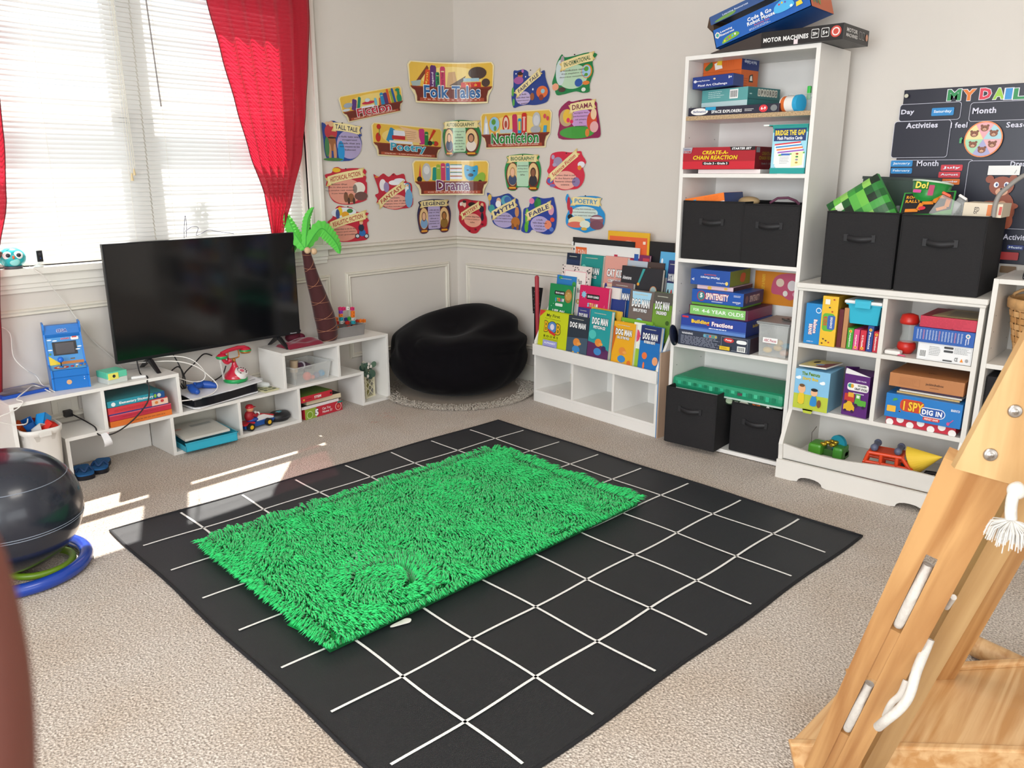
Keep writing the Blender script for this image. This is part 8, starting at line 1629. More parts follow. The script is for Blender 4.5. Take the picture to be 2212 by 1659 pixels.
def poster(kind, title, wall, box, label, rot=0.0, bend=None):
    l_, t_, r_, b_ = box; f = (lambda x, y: at_y(x, y, WY-.004)) if wall == 'l' else (lambda x, y: at_x(x, y, WX-.004))
    ym = (t_+b_)/2; A = f(l_, ym); B = f(r_, ym); Tp = f((l_+r_)/2, t_); Bt = f((l_+r_)/2, b_)
    w = (B-A).length; h = (Tp-Bt).length
    if rot:
        # measured box of a tilted sheet -> its own width and height
        c_, s_ = abs(math.cos(rot)), abs(math.sin(rot)); W0, H0 = w, h; w = (W0*c_-H0*s_)/(c_*c_-s_*s_); h = (H0*c_-W0*s_)/(c_*c_-s_*s_)
    s = MB(); sil = [(.02, .02), (.0, .95), (.05, 1), (.95, 1), (1, .95), (.98, .02)] if kind == 'shelf' else catmull(G[title][0], 3)
    if kind == 'shelf': sil = [(.02, .36), (.0, .90), (.03, .99), (.08, 1), (.92, 1), (.97, .99), (1, .90), (.98, .36), (.93, .18), (.92, .0), (.08, .0), (.07, .18)]
    s.prism([(a*w, b2*h) for a, b2 in sil], -.0006, .0004, pm('e8e2d0'), axis='y')
    c = s.canvas((0, -.0007, 0), (1, 0, 0), (0, 0, 1), .00022)
    if kind == 'shelf': shelf_art(c, w, h, title, {'Fiction': 'b8283a', 'Folk Tales': '1f5f9a', 'Poetry': '2a9ab8', 'Drama': '6a2a5a', 'Nonfiction': '1f8a3c'}[title], {'Fiction': it_fiction, 'Folk Tales': it_folk, 'Poetry': it_poetry, 'Drama': it_drama, 'Nonfiction': it_non}[title], SUBS[title])
    else: genre_art(c, w, h, title)
    ctr = V((w/2, 0, h/2))
    if bend:
        a_, b2_ = bend          # distances from the corner where the sheet meets each wall
        P0, P2_, P1 = V((WX-a_, WY-.004, 0)), V((WX-.004, WY-b2_, 0)), V((WX-.02, WY-.02, 0)); P1 = P1.lerp((P0+P2_)/2, .18); zc = Tp.z/2+Bt.z/2
        def fn(co):
            u = co.x/w; p = P0*(1-u)**2+P1*2*u*(1-u)+P2_*u*u; tn = ((P1-P0)*(1-u)+(P2_-P1)*u).normalized(); nn = V((-tn.y, tn.x, 0)); nn = nn if nn.dot(V((-1, -1, 0))) > 0 else -nn
            return p+nn*(-co.y+.0)+V((0, 0, zc+co.z-h/2))
        s = bend_mesh(s, fn, 0, w, 18); return solo(s, 'genre_poster' if kind != 'shelf' else 'shelf_poster', label, 'poster', group='cut-out genre posters on the corner walls')
    s.v = [v-ctr for v in s.v]; ctr_w = (A+B)/2; ctr_w.z = (Tp.z+Bt.z)/2
    # sheets of card stand a few millimetres off the wall at their loose edges
    s2 = bend_mesh(s, lambda co: V((co.x, co.y-.006*(2*co.x/w)**2-.002*math.sin(9*co.x/w), co.z)), -w/2, w/2, 10)
    return solo(s2, 'genre_poster' if kind != 'shelf' else 'shelf_poster', label, 'poster', ctr_w, group='cut-out genre posters on the corner walls', rot=(0, -rot, 0) if wall == 'l' else (0, -rot, RZ))
poster('shelf', 'Fiction', 'l', (729, 178, 874, 270), 'tilted yellow bookshelf poster titled Fiction', rot=.20)
poster('g', 'TALL TALE', 'l', (695, 262, 783, 348), 'blue edged cut-out poster titled TALL TALE')
poster('shelf', 'Poetry', 'l', (800, 268, 955, 343), 'yellow bookshelf poster titled Poetry left of the corner', rot=-.03)
poster('g', 'HISTORICAL FICTION', 'l', (701, 361, 792, 442), 'red edged cut-out poster titled HISTORICAL FICTION with a covered wagon')
poster('g', 'REALISTIC FICTION', 'l', (706, 443, 796, 522), 'red edged cut-out poster titled REALISTIC FICTION with a motorbike rider')
poster('g', 'FANTASY', 'l', (806, 374, 891, 453), 'red cut-out poster titled FANTASY with a unicorn head')
poster('g', 'LEGEND', 'l', (899, 430, 973, 503), 'navy edged cut-out poster titled LEGEND with two oval portraits')
poster('shelf', 'Folk Tales', 'l', (880, 142, 1069, 228), 'yellow bookshelf poster titled Folk Tales bowed across the corner', bend=(at_y(880, 185, WY).x*-1+WX, WY-at_x(1069, 185, WX).y))
poster('shelf', 'Drama', 'l', (890, 347, 1058, 420), 'yellow bookshelf poster titled Drama bowed across the corner', bend=(WX-at_y(890, 385, WY).x, WY-at_x(1058, 385, WX).y))
poster('g', 'AUTOBIOGRAPHY', 'l', (956, 262, 1041, 338), 'green edged poster titled AUTOBIOGRAPHY bowed across the corner', bend=(WX-at_y(956, 300, WY).x, WY-at_x(1041, 300, WX).y))
poster('shelf', 'Nonfiction', 'r', (1040, 240, 1193, 320), 'yellow bookshelf poster titled Nonfiction right of the corner', rot=.0)
poster('g', 'FAIRY TALE', 'r', (1107, 148, 1189, 230), 'dark blue cut-out poster titled FAIRY TALE with a pumpkin coach')
poster('g', 'INFORMATIONAL', 'r', (1195, 114, 1290, 202), 'green edged cut-out poster titled INFORMATIONAL with a globe')
poster('g', 'DRAMA', 'r', (1209, 215, 1298, 301), 'small plum edged cut-out poster titled DRAMA')
poster('g', 'BIOGRAPHY', 'r', (1092, 332, 1170, 412), 'green edged cut-out poster titled BIOGRAPHY with two oval portraits')
poster('g', 'Science Fiction', 'r', (1182, 327, 1267, 411), 'bright red cut-out poster titled Science Fiction')
poster('g', 'MYSTERY', 'r', (991, 430, 1053, 504), 'crimson cut-out poster titled MYSTERY beside the corner')
poster('g', 'MYTH', 'r', (1054, 418, 1127, 495), 'blue edged cut-out poster titled MYTH with a trident')
poster('g', 'FABLE', 'r', (1128, 425, 1204, 505), 'blue edged cut-out poster titled FABLE')
poster('g', 'POETRY', 'r', (1223, 419, 1308, 503), 'light blue cut-out poster titled POETRY with a treasure chest')
# ================================================================== bean bag and the fluffy rug under it
F_ = at_z(992, 884, 0); hd = V((fwd.x, fwd.y, 0)).normalized(); rayh = V((F_.x, F_.y, 0)).normalized()
BC = F_+rayh*.435+V((0.0, 0, 0)); 
BR_ = .435; BHt = .485
s = MB(); NU, NV = 120, 56; vs = []
for j in range(NV+1):
    v = j/NV; ph = PI*v
    for i in range(NU):
        a = 2*PI*i/NU; d = V((math.cos(a), math.sin(a), 0))
        r = math.sin(ph)**.52; z = (1-math.cos(ph))/2
        rr_ = r*BR_*(1-.16*max(0, z-.35)**1.1)
        sd_ = 1-.5*max(0, d.dot(-hd))*z
        zz = z*BHt*(1+.10*d.dot(hd)*min(1, r)*z+.13*d.dot(rgt)*z*min(1, r))
        p = V((d.x*rr_, d.y*rr_, zz))
        # sat-in hollow towards the room
        q = p-V((-hd.x*.10, -hd.y*.10, 0)); dd = math.hypot(q.x, q.y)
        p.z -= (.115*math.exp(-(dd/.20)**2))*max(0, z-.45)*1.7
        nse = NZ.noise(V((p.x*4, p.y*4, p.z*7)))*.012
        crease = abs(NZ.noise(V((p.x*5+3, p.y*5, p.z*3+a*.4))))
        fold = .034*math.sin(18*z*1.0+3*a+4*NZ.noise(p*3))*max(0, 1-abs(z-.72)*3.2)
        p += d*(nse+fold*.6-.012*max(0, .12-crease)*6*min(1, r))+V((0, 0, fold*.3*(1 if z > .5 else 0)))
        vs.append(p)
fs = [(j*NU+i, j*NU+(i+1) % NU, (j+1)*NU+(i+1) % NU, (j+1)*NU+i) for j in range(NV) for i in range(NU)]
VEL = mat('070509', .95, name='black_velvet', spec=.15, sheen=.04, noise=.1, nscale=14)
zmin = min(v.z for v in vs); s.add([v-V((0, 0, zmin-.012)) for v in vs], fs, VEL, True)
# piping seam around the middle
solo(s, 'bean_bag', 'big black velvet bean bag slumped in the room corner', 'bean bag', (BC.x, BC.y, .0))
def tufts(mb, pts, m, seed=0):
    """pts: (position, direction, length, width)"""
    rr = random.Random(seed); V_ = []; Fs = []
    for p, d, L, w in pts:
        b = len(V_); sd = V((-d.y, d.x, 0)).normalized()*w
        up = V((0, 0, 1)); q1 = p+up*L*.45+d*L*.15; q2 = p+up*L*.70+d*L*.50; q3 = p+up*L*.62+d*L*.95
        dv = V((d.x, d.y, 0)).normalized()*w*.7
        V_ += [p-sd, p+sd, p+dv, q1-sd*1.1, q1+sd*1.1, q1+dv+up*w, q2-sd*.9, q2+sd*.9, q2+up*w*1.2, q3]
        Fs += [(b, b+1, b+4, b+3), (b+1, b+2, b+5, b+4), (b+2, b, b+3, b+5), (b+3, b+4, b+7, b+6), (b+4, b+5, b+8, b+7), (b+5, b+3, b+6, b+8), (b+6, b+7, b+9), (b+7, b+8, b+9), (b+8, b+6, b+9)]
    base = len(mb.v); i = mb.mi(m); mb.v += V_; mb.f += [tuple(base+k for k in f) for f in Fs]; mb.m += [i]*len(Fs); mb.sm += [True]*len(Fs)
fr = MB(); rr = random.Random(2); n = 60
fr.add([(0, 0, .004)]+[(.43*math.cos(2*PI*k/n), .43*math.sin(2*PI*k/n), .004) for k in range(n)], [(0, k+1, (k+1) % n+1) for k in range(n)], 'b8aa9c')
t = solo(fr, 'fluffy_rug', 'round pale fluffy rug peeking out under the black bean bag', 'rug', (BC.x-.0, BC.y-.0, .0005))
fm = MB(); L_pts = []
for k in range(5200):
    a = 2*PI*rr.random(); r = .37+.105*math.sqrt(rr.random()); p = V((r*math.cos(a), r*math.sin(a), .003))
    if (V((BC.x, BC.y, 0))+p).y > WY-.03 or BC.x+p.x > WX-.03: continue
    if BC.x+p.x < 2.975 and BC.y+p.y > 3.615: continue
    d = V((math.cos(a+rr.uniform(-.8, .8)), math.sin(a+rr.uniform(-.8, .8)), 0)); L_pts.append((p, d, rr.uniform(.014, .026), .0022))
tufts(fm, L_pts, mat('cfc5b8', .9, name='fluffy_wool', noise=.15, nscale=90)); tag(fm.obj('pile', t), kind='stuff')
# ================================================================== green shag rug
corners = [at_z(432, 1172, .03), at_z(1072, 968, .03), at_z(1378, 1082, .03), at_z(712, 1396, .03)]
c00, c10, c11, c01 = [V((p.x, p.y, 0)) for p in corners]
def sp(u, v): return (c00*(1-u)+c10*u)*(1-v)+(c01*(1-u)+c11*u)*v
GC = V((at_z(832, 1250, .03).x, at_z(832, 1250, .03).y, 0))
s = MB(); n = 24; vs = []
for j in range(n+1):
    for i in range(n+1): p = sp(i/n, j/n); vs.append((p.x, p.y, .016))
s.add(vs, [(j*(n+1)+i, (j+1)*(n+1)+i, (j+1)*(n+1)+i+1, j*(n+1)+i+1) for j in range(n) for i in range(n)], '18a04c')
rim = [sp(k/20, 0) for k in range(20)]+[sp(1, k/20) for k in range(20)]+[sp(1-k/20, 1) for k in range(20)]+[sp(0, 1-k/20) for k in range(20)]
m_ = len(rim); s.add([(p.x, p.y, .0095) for p in rim]+[(p.x, p.y, .018) for p in rim], [(k, (k+1) % m_, (k+1) % m_+m_, k+m_) for k in range(m_)], '0c5a2c')
sh = solo(s, 'shag_rug', 'bright green shaggy rug lying diagonally over the black grid rug', 'rug')
GM = mat('2cc468', .6, name='green_shag_yarn', noise=.18, nscale=26, spec=.25, sheen=.4)
fm = MB(); L_pts = []; rr = random.Random(11); ex = (c10-c00).normalized()
for k in range(34000):
    u, v = rr.random(), rr.random(); p = sp(u, v); q = p-GC; dd = q.length
    nn = NZ.noise(V((p.x*4.2, p.y*4.2, 1.3))); n2 = NZ.noise(V((p.x*11, p.y*11, 5)))
    ang = -2.25+1.5*nn+1.0*n2+rr.uniform(-.45, .45)
    d = V((math.cos(ang), math.sin(ang), 0))
    if .09 < dd < .17:
        d = (q.normalized()*.9+V((-q.y, q.x, 0)).normalized()*.5); d = (d+V((rr.uniform(-.2, .2), rr.uniform(-.2, .2), 0))).normalized()
    e = min(u, 1-u, v, 1-v)
    if e < .03:
        o = V((0, 0, 0))
        if u < .03: o -= (c10-c00).normalized()
        if u > .97: o += (c10-c00).normalized()
        if v < .03: o -= (c01-c00).normalized()
        if v > .97: o += (c01-c00).normalized()
        if o.length > 0: d = (d*.5+o.normalized()).normalized()
    L = rr.uniform(.028, .046)*(1+.35*n2)
    if .165 < dd < .185: L *= .55
    L_pts.append((V((p.x, p.y, .015)), d, L, rr.uniform(.0026, .0044)))
tufts(fm, L_pts, GM); tag(fm.obj('pile', sh), kind='stuff')
s = MB(); P_ = at_z(628, 1345, .012); s.prism([(-.012, 0), (.010, .008), (.006, -.045), (-.006, -.05)], .009, .011, mat('0f9a48', .5), axis='z'); o_ = s.obj('fabric_label', sh); o_.location = (P_.x, P_.y, 0)
s = MB(); P_ = at_z(868, 1346, .01); out = catmull([(-.035, -.004), (.0, -.010), (.022, -.012), (.032, 0), (.022, .012), (.0, .010), (-.035, .004)], 4); s.prism(out, .0, .002, 'e8e4dc', axis='z'); solo(s, 'white_tab', 'small white rounded tab sticking out from under the green rug', 'tab', (P_.x, P_.y, .011), -.2)
# ================================================================== peanut ball on its ring base
BALL = mat('20242f', .25, name='anti_burst_ball', noise=.06, nscale=9, coat=.35)
Gd = at_z(20, 1250, 0)
bc_ = at_z(-28, 1130, .29); bcx = V((.715, 2.36, 0))
bcx = at_z(19, 1097, .235); RB = 145/FPX*(bcx-CAM).dot(fwd)*.985
t = thing('exercise_ball', 'large shiny dark grey exercise ball resting in its blue ring', 'exercise ball', (bcx.x, bcx.y, 0))
s = MB(); NU = 72; NV = 40; vs = []
for j in range(NV+1):
    ph = PI*j/NV
    for i in range(NU):
        a = 2*PI*i/NU; d = V((math.sin(ph)*math.cos(a), math.sin(ph)*math.sin(a), -math.cos(ph))); rr_ = RB
        rr_ *= 1-.0035*math.exp(-((d.z+.12)/.012)**2)-.003*math.exp(-((d.z-.55)/.012)**2)
        vs.append(V((d.x*rr_, d.y*rr_, d.z*RB*.94+RB*.94+.018)))
s.add(vs, [(j*NU+i, j*NU+(i+1) % NU, (j+1)*NU+(i+1) % NU, (j+1)*NU+i) for j in range(NV) for i in range(NU)], BALL, True); s.obj('ball_body', t)
s = MB()
for zf in (-.16, -.12, .55):
    r = RB*math.sqrt(1-zf*zf)*1.001; s.tube([(r*math.cos(a), r*math.sin(a), zf*RB*.94+RB*.94+.018) for a in [2*PI*k/64 for k in range(64)]], .0013, '8a92a0', 5, True)
s.obj('seam_lines', t)
s = MB(); R_ = RB*.93; s.tube([(R_*math.cos(a), R_*math.sin(a), .024) for a in [2*PI*k/64 for k in range(64)]], .022, mat('1c3f9a', .25, name='blue_ring_plastic', coat=.3), 14, True); s.obj('ring_base', t)
s = MB(); s.tube([(.10*math.cos(a)+.06, .10*math.sin(a)-.02, .016) for a in [2*PI*k/30 for k in range(30)]], .012, mat('6a8a1c', .4), 10, True); s.obj('green_inner_ring', t)
# ================================================================== wooden climbing frame at the right
def woodm(name, c1, c2, ax):
    m = bpy.data.materials.new(name); m.use_nodes = True; nt = m.node_tree; b = nt.nodes['Principled BSDF']; N = nt.nodes.new; L = nt.links.new
    tc = N('ShaderNodeTexCoord'); mp = N('ShaderNodeMapping'); mp.inputs['Scale'].default_value = ax; n = N('ShaderNodeTexNoise'); n.inputs['Scale'].default_value = 1.0; n.inputs['Detail'].default_value = 6; n.inputs['Distortion'].default_value = .6
    L(tc.outputs['Object'], mp.inputs[0]); L(mp.outputs[0], n.inputs['Vector']); r = N('ShaderNodeValToRGB'); e = r.color_ramp.elements; e[0].position = .36; e[0].color = (*lin(hexc(c1)), 1); e[1].position = .62; e[1].color = (*lin(hexc(c2)), 1)
    L(n.outputs['Fac'], r.inputs['Fac']); L(r.outputs['Color'], b.inputs['Base Color']); b.inputs['Roughness'].default_value = .42; b.inputs['Coat Weight'].default_value = .15; return m
W_Z = woodm('pine_long', '9c6a3a', 'bf915c', (26, 26, 1.6)); W_X = woodm('pine_cross', 'b5834e', 'd0a878', (2.0, 40, 40))
W_P = woodm('pine_panel', 'a07643', 'bf9a68', (14, 14, 1.2)); W_D = woodm('pine_dark_edge', '8a5a2c', 'a8703c', (1.5, 30, 30))
frame = thing('climbing_frame', 'pine A-frame climber with slotted rails, white ropes and low plank', 'climbing frame', (0, 0, 0))
def PT(px, py, tt): return CAM+ray(px, py)*tt
def rail(nm, p0, p1, wvec, segs, m, th=.030):
    """board along p0->p1; segs = list of (x0,x1,z0,z1,recess) in the board's own metres"""
    d = (p1-p0); L = d.length; d.normalize(); wv_ = (wvec-d*wvec.dot(d)).normalized(); nv = wv_.cross(d)
    s = MB(); Mx = Matrix((wv_, -nv, d)).transposed().to_4x4(); 
    for x0, x1, z0, z1, rc in segs: s.box(x0, rc, z0, x1, th, z1, m)
    o = s.obj(nm, frame); o.matrix_world = Matrix.Translation(p0) @ Mx; return o, Mx, L
b0 = at_z(1771, 1702, 0.0); p0 = V(b0); p1 = PT(2110, 1018, 1.16)
# extend a little below so the foot touches the carpet
viewd = (p0-CAM).normalized(); axis_ = (p1-p0).normalized(); wdir = axis_.cross(viewd).normalized()
if wdir.dot(rgt) < 0: wdir = -wdir
Lr = (p1-p0).length
def tpar(px, py):
    """length along the rail that shows at this pixel"""
    best = None
    for k in range(401):
        u = Lr*k/400; P = p0+axis_*u; d = P-CAM; x = CXP+FPX*d.dot(rgt)/d.dot(fwd); y = CYP-FPX*d.dot(upv)/d.dot(fwd)
        e = abs(y-py)
        if best is None or e < best[0]: best = (e, u)
    return best[1]
hw = .046
s1 = (tpar(0, 1590), tpar(0, 1472)); s2 = (tpar(0, 1368), tpar(0, 1205))
segs = [(-hw, -.012, 0, s2[1], 0), (.006, hw, 0, s2[1], 0), (-.012, .006, 0, s1[0], .004), (-.012, .006, s1[1], s2[0], .004), (-hw, hw, s2[1], Lr, 0)]
o1, MX1, _ = rail('slotted_rail', p0, p1, wdir, segs, W_Z)
nrm1 = -(MX1.to_3x3() @ V((0, 1, 0)))    # points out of the board towards the camera
# rope threads through the slots
ROPE = mat('c4bdb4', .7, name='white_rope', bump=.4, nscale=60)
for a, b_ in (s1, s2):
    s = MB()
    q0 = p0+axis_*(a+.008)-nrm1*.02+wdir*-.003; q1 = p0+axis_*(a+(b_-a)*.5)-nrm1*.004+wdir*-.003; q2 = p0+axis_*(a+(b_-a)*.82)-nrm1*.02+wdir*-.003; s.tube(catmull([tuple(q0), tuple(p0+axis_*(a+(b_-a)*.12)-nrm1*.006-wdir*.003), tuple(q1), tuple(q2)], 6, False), .0088, ROPE, 12); s.obj('threaded_rope', frame)
# rear rail, set back and to the right
off = wdir*.078-nrm1*.085
p2 = p0+off; p2 = p2-axis_*(p2.z/axis_.z) ; p3 = p1+off
o2, MX2, L2 = rail('rear_rail', p2, p3, (wdir*.8+nrm1*-.6).normalized(), [(-.026, .020, 0, (p3-p2).length, 0)], W_P, .022)
s = MB()
for (a, b_, r_) in (((2115, 1188), (2105, 1205), .005), ((2060, 1290), (2045, 1312), .005)):
    s.cyl(PT(*a, 1.33), PT(*b_, 1.40), r_, ROPE, seg=8)
s.tube(catmull([tuple(PT(*q)) for q in ((2008, 1380, 1.40), (1998, 1405, 1.40), (1980, 1450, 1.39), (1965, 1500, 1.39), (1945, 1530, 1.40), (1915, 1555, 1.42), (1897, 1570, 1.46))], 5, False), .0085, ROPE, 12)
s.tube(catmull([tuple(PT(*q)) for q in ((1958, 1470, 1.45), (1945, 1500, 1.45), (1925, 1520, 1.45), (1912, 1548, 1.46))], 5, False), .006, ROPE, 10)
s.obj('looped_rope', frame)
# far leg of the second side
q0 = at_z(2012, 1452, 0.10); q0.z = .0; q1 = PT(2290, 1010, 1.62)
rail('far_leg', q0, q1, V((1, -1, 0)), [(-.03, .035, 0, (q1-q0).length, 0)], W_Z, .03)
# round floor bar
a = at_z(2105, 1395, .032); b_ = at_z(2330, 1500, .032); s = MB(); s.cyl((a.x, a.y, .032), (b_.x, b_.y, .032), .030, W_X, seg=24); s.obj('floor_bar', frame)
# joining panel with bolts
tp = 1.13; pn = [PT(x, y, tp+dt) for x, y, dt in ((2062, 1012, 0), (2230, 700, -.06), (2420, 560, -.14), (2440, 1130, -.10), (2240, 1062, -.02))]
ctr = sum(pn, V())/5; nn = (pn[1]-pn[0]).cross(pn[4]-pn[0]).normalized(); nn = nn if nn.dot(CAM-ctr) > 0 else -nn
s = MB(); pj = [p-nn*(p-pn[0]).dot(nn) for p in pn]
s.add([p for p in pj]+[p-nn*.018 for p in pj], [tuple(range(5)), tuple(range(9, 4, -1))]+[(k, k+5, (k+1) % 5+5, (k+1) % 5) for k in range(5)], W_P); s.obj('joining_panel', frame)
STL = mat('b0aaa4', .25, metal=1.0, name='steel')
for x, y in ((2192, 888), (2139, 982)):
    d = ray(x, y); tt = (pj[0]-CAM).dot(nn)/d.dot(nn); p = CAM+d*tt; s = MB(); s.lathe([(0, .0045), (.0035, .0045), (.0042, .0028), (.0068, .0040), (.0088, .0030), (.0095, 0)], p, STL, 28, axis=tuple(nn)); s.obj('bolt', frame)
# low plank platform with two cross bearers
zt_ = .100
fl, fr_ = at_z(1712, 1597, zt_), at_z(2330, 1615, zt_); bl, br_ = at_z(1842, 1462, zt_), at_z(2330, 1432, zt_)
pk = [V((p.x, p.y, 0)) for p in (fl, fr_, br_, bl)]
s = MB(); q = [pk[0]+(pk[1]-pk[0])*.0, pk[1], pk[2], pk[3]]
s.add([V((p.x, p.y, zt_)) for p in q]+[V((p.x, p.y, zt_-.018)) for p in q], [(0, 1, 2, 3), (7, 6, 5, 4)]+[(k, k+4, (k+1) % 4+4, (k+1) % 4) for k in range(4)], W_X); s.obj('plank', frame, bev=.003)
for a, b_ in ((pk[0], pk[1]), (pk[3], pk[2])):
    d = (b_-a).normalized(); n_ = V((-d.y, d.x, 0)); n_ = n_ if n_.dot(hd) > 0 else -n_; sgn = 1
    s = MB(); off_ = -.022 if a is pk[0] else .0; L0 = (b_-a).length; q = [a-d*.012+n_*off_, b_+n_*off_, b_+n_*(off_+.022), a-d*.012+n_*(off_+.022)]
    zt2 = zt_+.004 if a is pk[0] else zt_+.012
    s.add([V((p.x, p.y, zt2)) for p in q]+[V((p.x+(d.x*.02 if k in (0, 3) else 0), p.y+(d.y*.02 if k in (0, 3) else 0), .028)) for k, p in enumerate(q)], [(0, 1, 2, 3), (7, 6, 5, 4)]+[(k, k+4, (k+1) % 4+4, (k+1) % 4) for k in range(4)], W_X); s.obj('bearer', frame, bev=.005)
for u in (.12, .75):
    a = pk[0].lerp(pk[1], u); b_ = pk[3].lerp(pk[2], u); s = MB(); s.cyl((a.x, a.y, .028), (b_.x, b_.y, .028), .0275, W_X, seg=16); s.obj('foot_bar', frame)
# tassel hanging from the panel
s = MB(); s.tube(catmull([tuple(PT(*q)) for q in ((2200, 1050, 1.06), (2190, 1066, 1.05), (2184, 1095, 1.05), (2184, 1122, 1.05))], 5, False), [.009]*4+[.0075]*12 if False else .0072, ROPE, 12); s.ball(PT(2196, 1060, 1.05), .0115, ROPE, 16, 10); s.obj('tassel_rope', frame)
s = MB(); rr = random.Random(5); base = PT(2186, 1122, 1.05)
for k in range(210):
    a = rr.uniform(0, 2*PI); sp_ = rr.random()**.6*.030; e = base+V((0, 0, -rr.uniform(.025, .040)))+V((math.cos(a)*sp_, math.sin(a)*sp_, rr.uniform(0, .012)*sp_/.03)); m_ = (base+e)/2+V((math.cos(a)*sp_*.35, math.sin(a)*sp_*.35, .002))
    s.tube([tuple(base), tuple(m_), tuple(e)], .0007, mat('cbc6be', .8), 4)
tag(s.obj('tassel_threads', frame), kind='stuff')
# ================================================================== small marks on the carpet
s = MB(); rr = random.Random(9)
MK = mat('c9806a', .9)
for (px, py, w_, n_) in ((845, 902, 34, 9), (810, 915, 16, 7), (830, 895, 30, 8)):
    for k in range(n_):
        P_ = at_z(px+rr.uniform(-w_/2, w_/2), py+rr.uniform(-3, 3), 0); a = rr.uniform(-.4, .8); l_ = rr.uniform(.006, .018); s.add([(P_.x-l_*math.cos(a), P_.y-l_*math.sin(a), .0006), (P_.x+l_*math.cos(a), P_.y+l_*math.sin(a), .0006), (P_.x+l_*math.cos(a)-.002, P_.y+l_*math.sin(a)+.003, .0006)], [(0, 1, 2)], MK)
o_ = s.obj('red_scribble'); tag(o_, 'faint red crayon scribble on the carpet before the bean bag', 'stain', kind='stuff')
# ================================================================== the photographer's finger at the lens edge
SK = bpy.data.materials.new('skin'); SK.use_nodes = True; b = SK.node_tree.nodes['Principled BSDF']; b.inputs['Base Color'].default_value = (*lin(hexc('6a382d')), 1); b.inputs['Roughness'].default_value = .55; b.inputs['Subsurface Weight'].default_value = .15; b.inputs['Subsurface Radius'].default_value = (.01, .004, .002)
th = .115
def hp(px, py, tt): return PT(px, py, tt)
joints = {'wrist': (hp(-420, 2500, .17), .026), 'palm': (hp(-330, 2080, .150), .030), 'palm2': (hp(-260, 1880, .135), .024)}
fing = [[(hp(-75, 1850, th), .0096), (hp(-62, 1640, th), .0090), (hp(-62, 1430, th), .0080), (hp(-88, 1230, th), .0068), (hp(-115, 1100, th), .0050)],
        [(hp(-300, 1800, .130), .0095), (hp(-330, 1580, .128), .0088), (hp(-345, 1400, .128), .0078), (hp(-350, 1290, .128), .0060)],
        [(hp(-430, 1850, .145), .0092), (hp(-480, 1660, .145), .0085), (hp(-500, 1500, .145), .0075), (hp(-505, 1420, .145), .0058)],
        [(hp(-520, 1950, .160), .0082), (hp(-590, 1810, .160), .0074), (hp(-620, 1700, .160), .0064), (hp(-630, 1640, .160), .0050)],
        [(hp(-200, 2180, .130), .0115), (hp(-90, 2080, .120), .0105), (hp(-40, 1960, .112), .0095), (hp(-35, 1890, .110), .0070)]]
me = bpy.data.meshes.new('person'); vv = []; ee = []; rad_ = []
for nm in ('wrist', 'palm', 'palm2'): vv.append(tuple(joints[nm][0])); rad_.append(joints[nm][1])
ee = [(0, 1), (1, 2)]
for i, f in enumerate(fing):
    prev = 2 if i < 4 else 1
    for p, r in f: vv.append(tuple(p)); rad_.append(r); ee.append((prev, len(vv)-1)); prev = len(vv)-1
me.from_pydata(vv, ee, []); me.materials.append(SK); po_ = bpy.data.objects.new('person', me); COL.objects.link(po_)
sk = po_.modifiers.new('skin', 'SKIN'); sk.use_smooth_shade = True; sv = me.skin_vertices[0].data
for k, r in enumerate(rad_): sv[k].radius = (r, r)
sv[0].use_root = True
sb = po_.modifiers.new('sub', 'SUBSURF'); sb.levels = 1; sb.render_levels = 2
tag(po_, 'blurred brown finger of a hand held up at the lower left edge', 'person')
s = MB(); w0, w1 = joints['wrist'][0], hp(-520, 3100, .20); s.tube([tuple(joints['wrist'][0].lerp(joints['palm'][0], .15)), tuple(w0), tuple(w1)], [.030, .034, .042], mat('15141c', .9, name='dark_sleeve'), 24); s.obj('sleeve', po_)
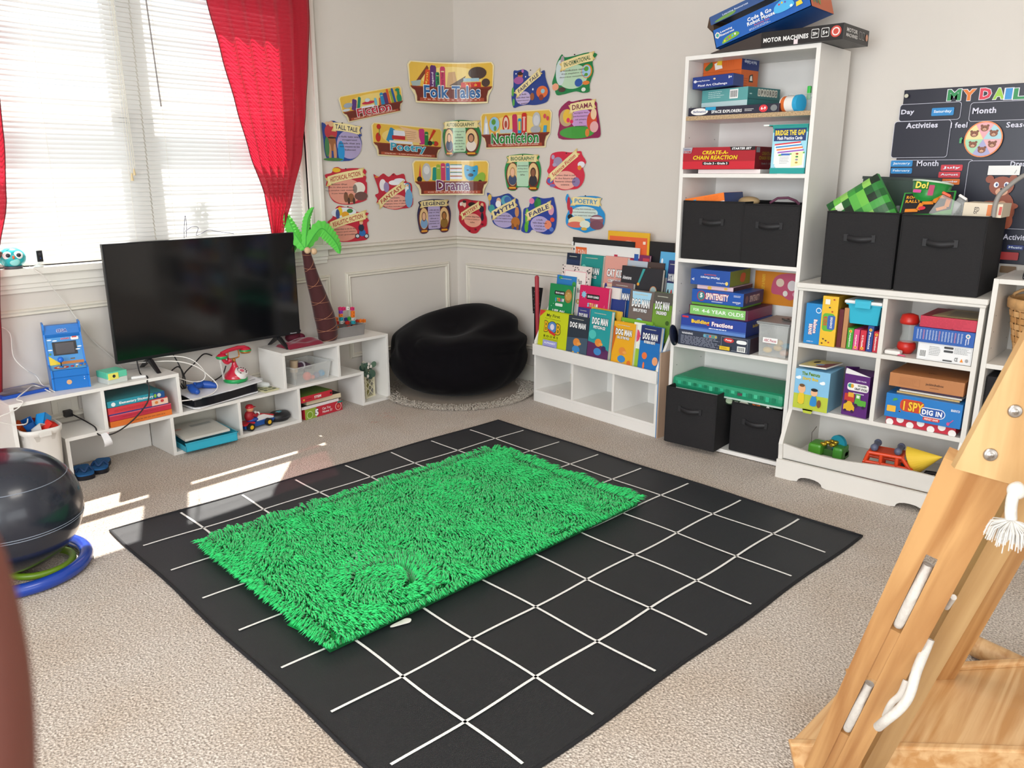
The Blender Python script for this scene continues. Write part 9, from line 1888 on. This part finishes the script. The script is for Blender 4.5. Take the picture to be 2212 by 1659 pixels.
# ================================================================== light
def area(name, loc, rot, sx, sy, e, col=(1, 1, 1)):
    l = bpy.data.lights.new(name, 'AREA'); l.shape = 'RECTANGLE'; l.size = sx; l.size_y = sy; l.energy = e; l.color = col
    o = bpy.data.objects.new(name, l); COL.objects.link(o); o.location = loc; o.rotation_euler = rot; return o
sd = bpy.data.lights.new('sun', 'SUN'); sd.energy = 20; sd.angle = math.radians(0.55); sd.color = (1, 0.96, 0.90)
so = bpy.data.objects.new('sun', sd); COL.objects.link(so)
sdir = V((-0.5, -1, 0)).normalized()*math.cos(math.radians(59.8))+V((0, 0, -math.sin(math.radians(59.8))))
so.rotation_euler = sdir.to_track_quat('-Z', 'Y').to_euler()
area('window_daylight', (MX, WY+0.42, 1.68), (math.radians(-90), 0, 0), 2.2, 1.9, 14, (0.93, 0.97, 1.0))
area('back_fill', (0.2, Y0-0.15, 1.5), (math.radians(90), 0, 0), 2.8, 1.6, 24, (1.0, 0.97, 0.93))  # added soft fill from behind the camera; its window is invented
area('side_fill', (X0-0.15, 0.15, 1.45), (math.radians(90), 0, math.radians(-90)), 3.4, 1.8, 170, (0.91, 0.96, 1.0))  # added fill to brighten the right wall and carpet, through a made-up window
area('ceiling_fill', (0.9, 0.9, CEIL-0.05), (0, 0, 0), 0.9, 0.9, 18, (1.0, 0.95, 0.88))  # added overhead fill lamp; no ceiling fixture is known here
wd = bpy.data.worlds.new('sky'); scene.world = wd; wd.use_nodes = True
bg = wd.node_tree.nodes['Background']; bg.inputs['Color'].default_value = (0.86, 0.93, 1.0, 1); bg.inputs['Strength'].default_value = 0.9
# ================================================================== camera
cd = bpy.data.cameras.new('camera'); co = bpy.data.objects.new('camera', cd); COL.objects.link(co)
cd.sensor_width = 36; cd.sensor_fit = 'HORIZONTAL'; cd.lens = FPX/2212*36; cd.clip_start = 0.02; cd.clip_end = 50
m3 = Matrix((rgt, upv, -fwd)).transposed(); co.matrix_world = Matrix.Translation(CAM) @ m3.to_4x4()
cd.dof.use_dof = True; cd.dof.focus_distance = 3.2; cd.dof.aperture_fstop = 16
scene.camera = co
scene.view_settings.view_transform = 'Standard'; scene.view_settings.look = 'None'
scene.view_settings.exposure = 0.12; scene.view_settings.gamma = 1; scene.view_settings.use_curve_mapping = False
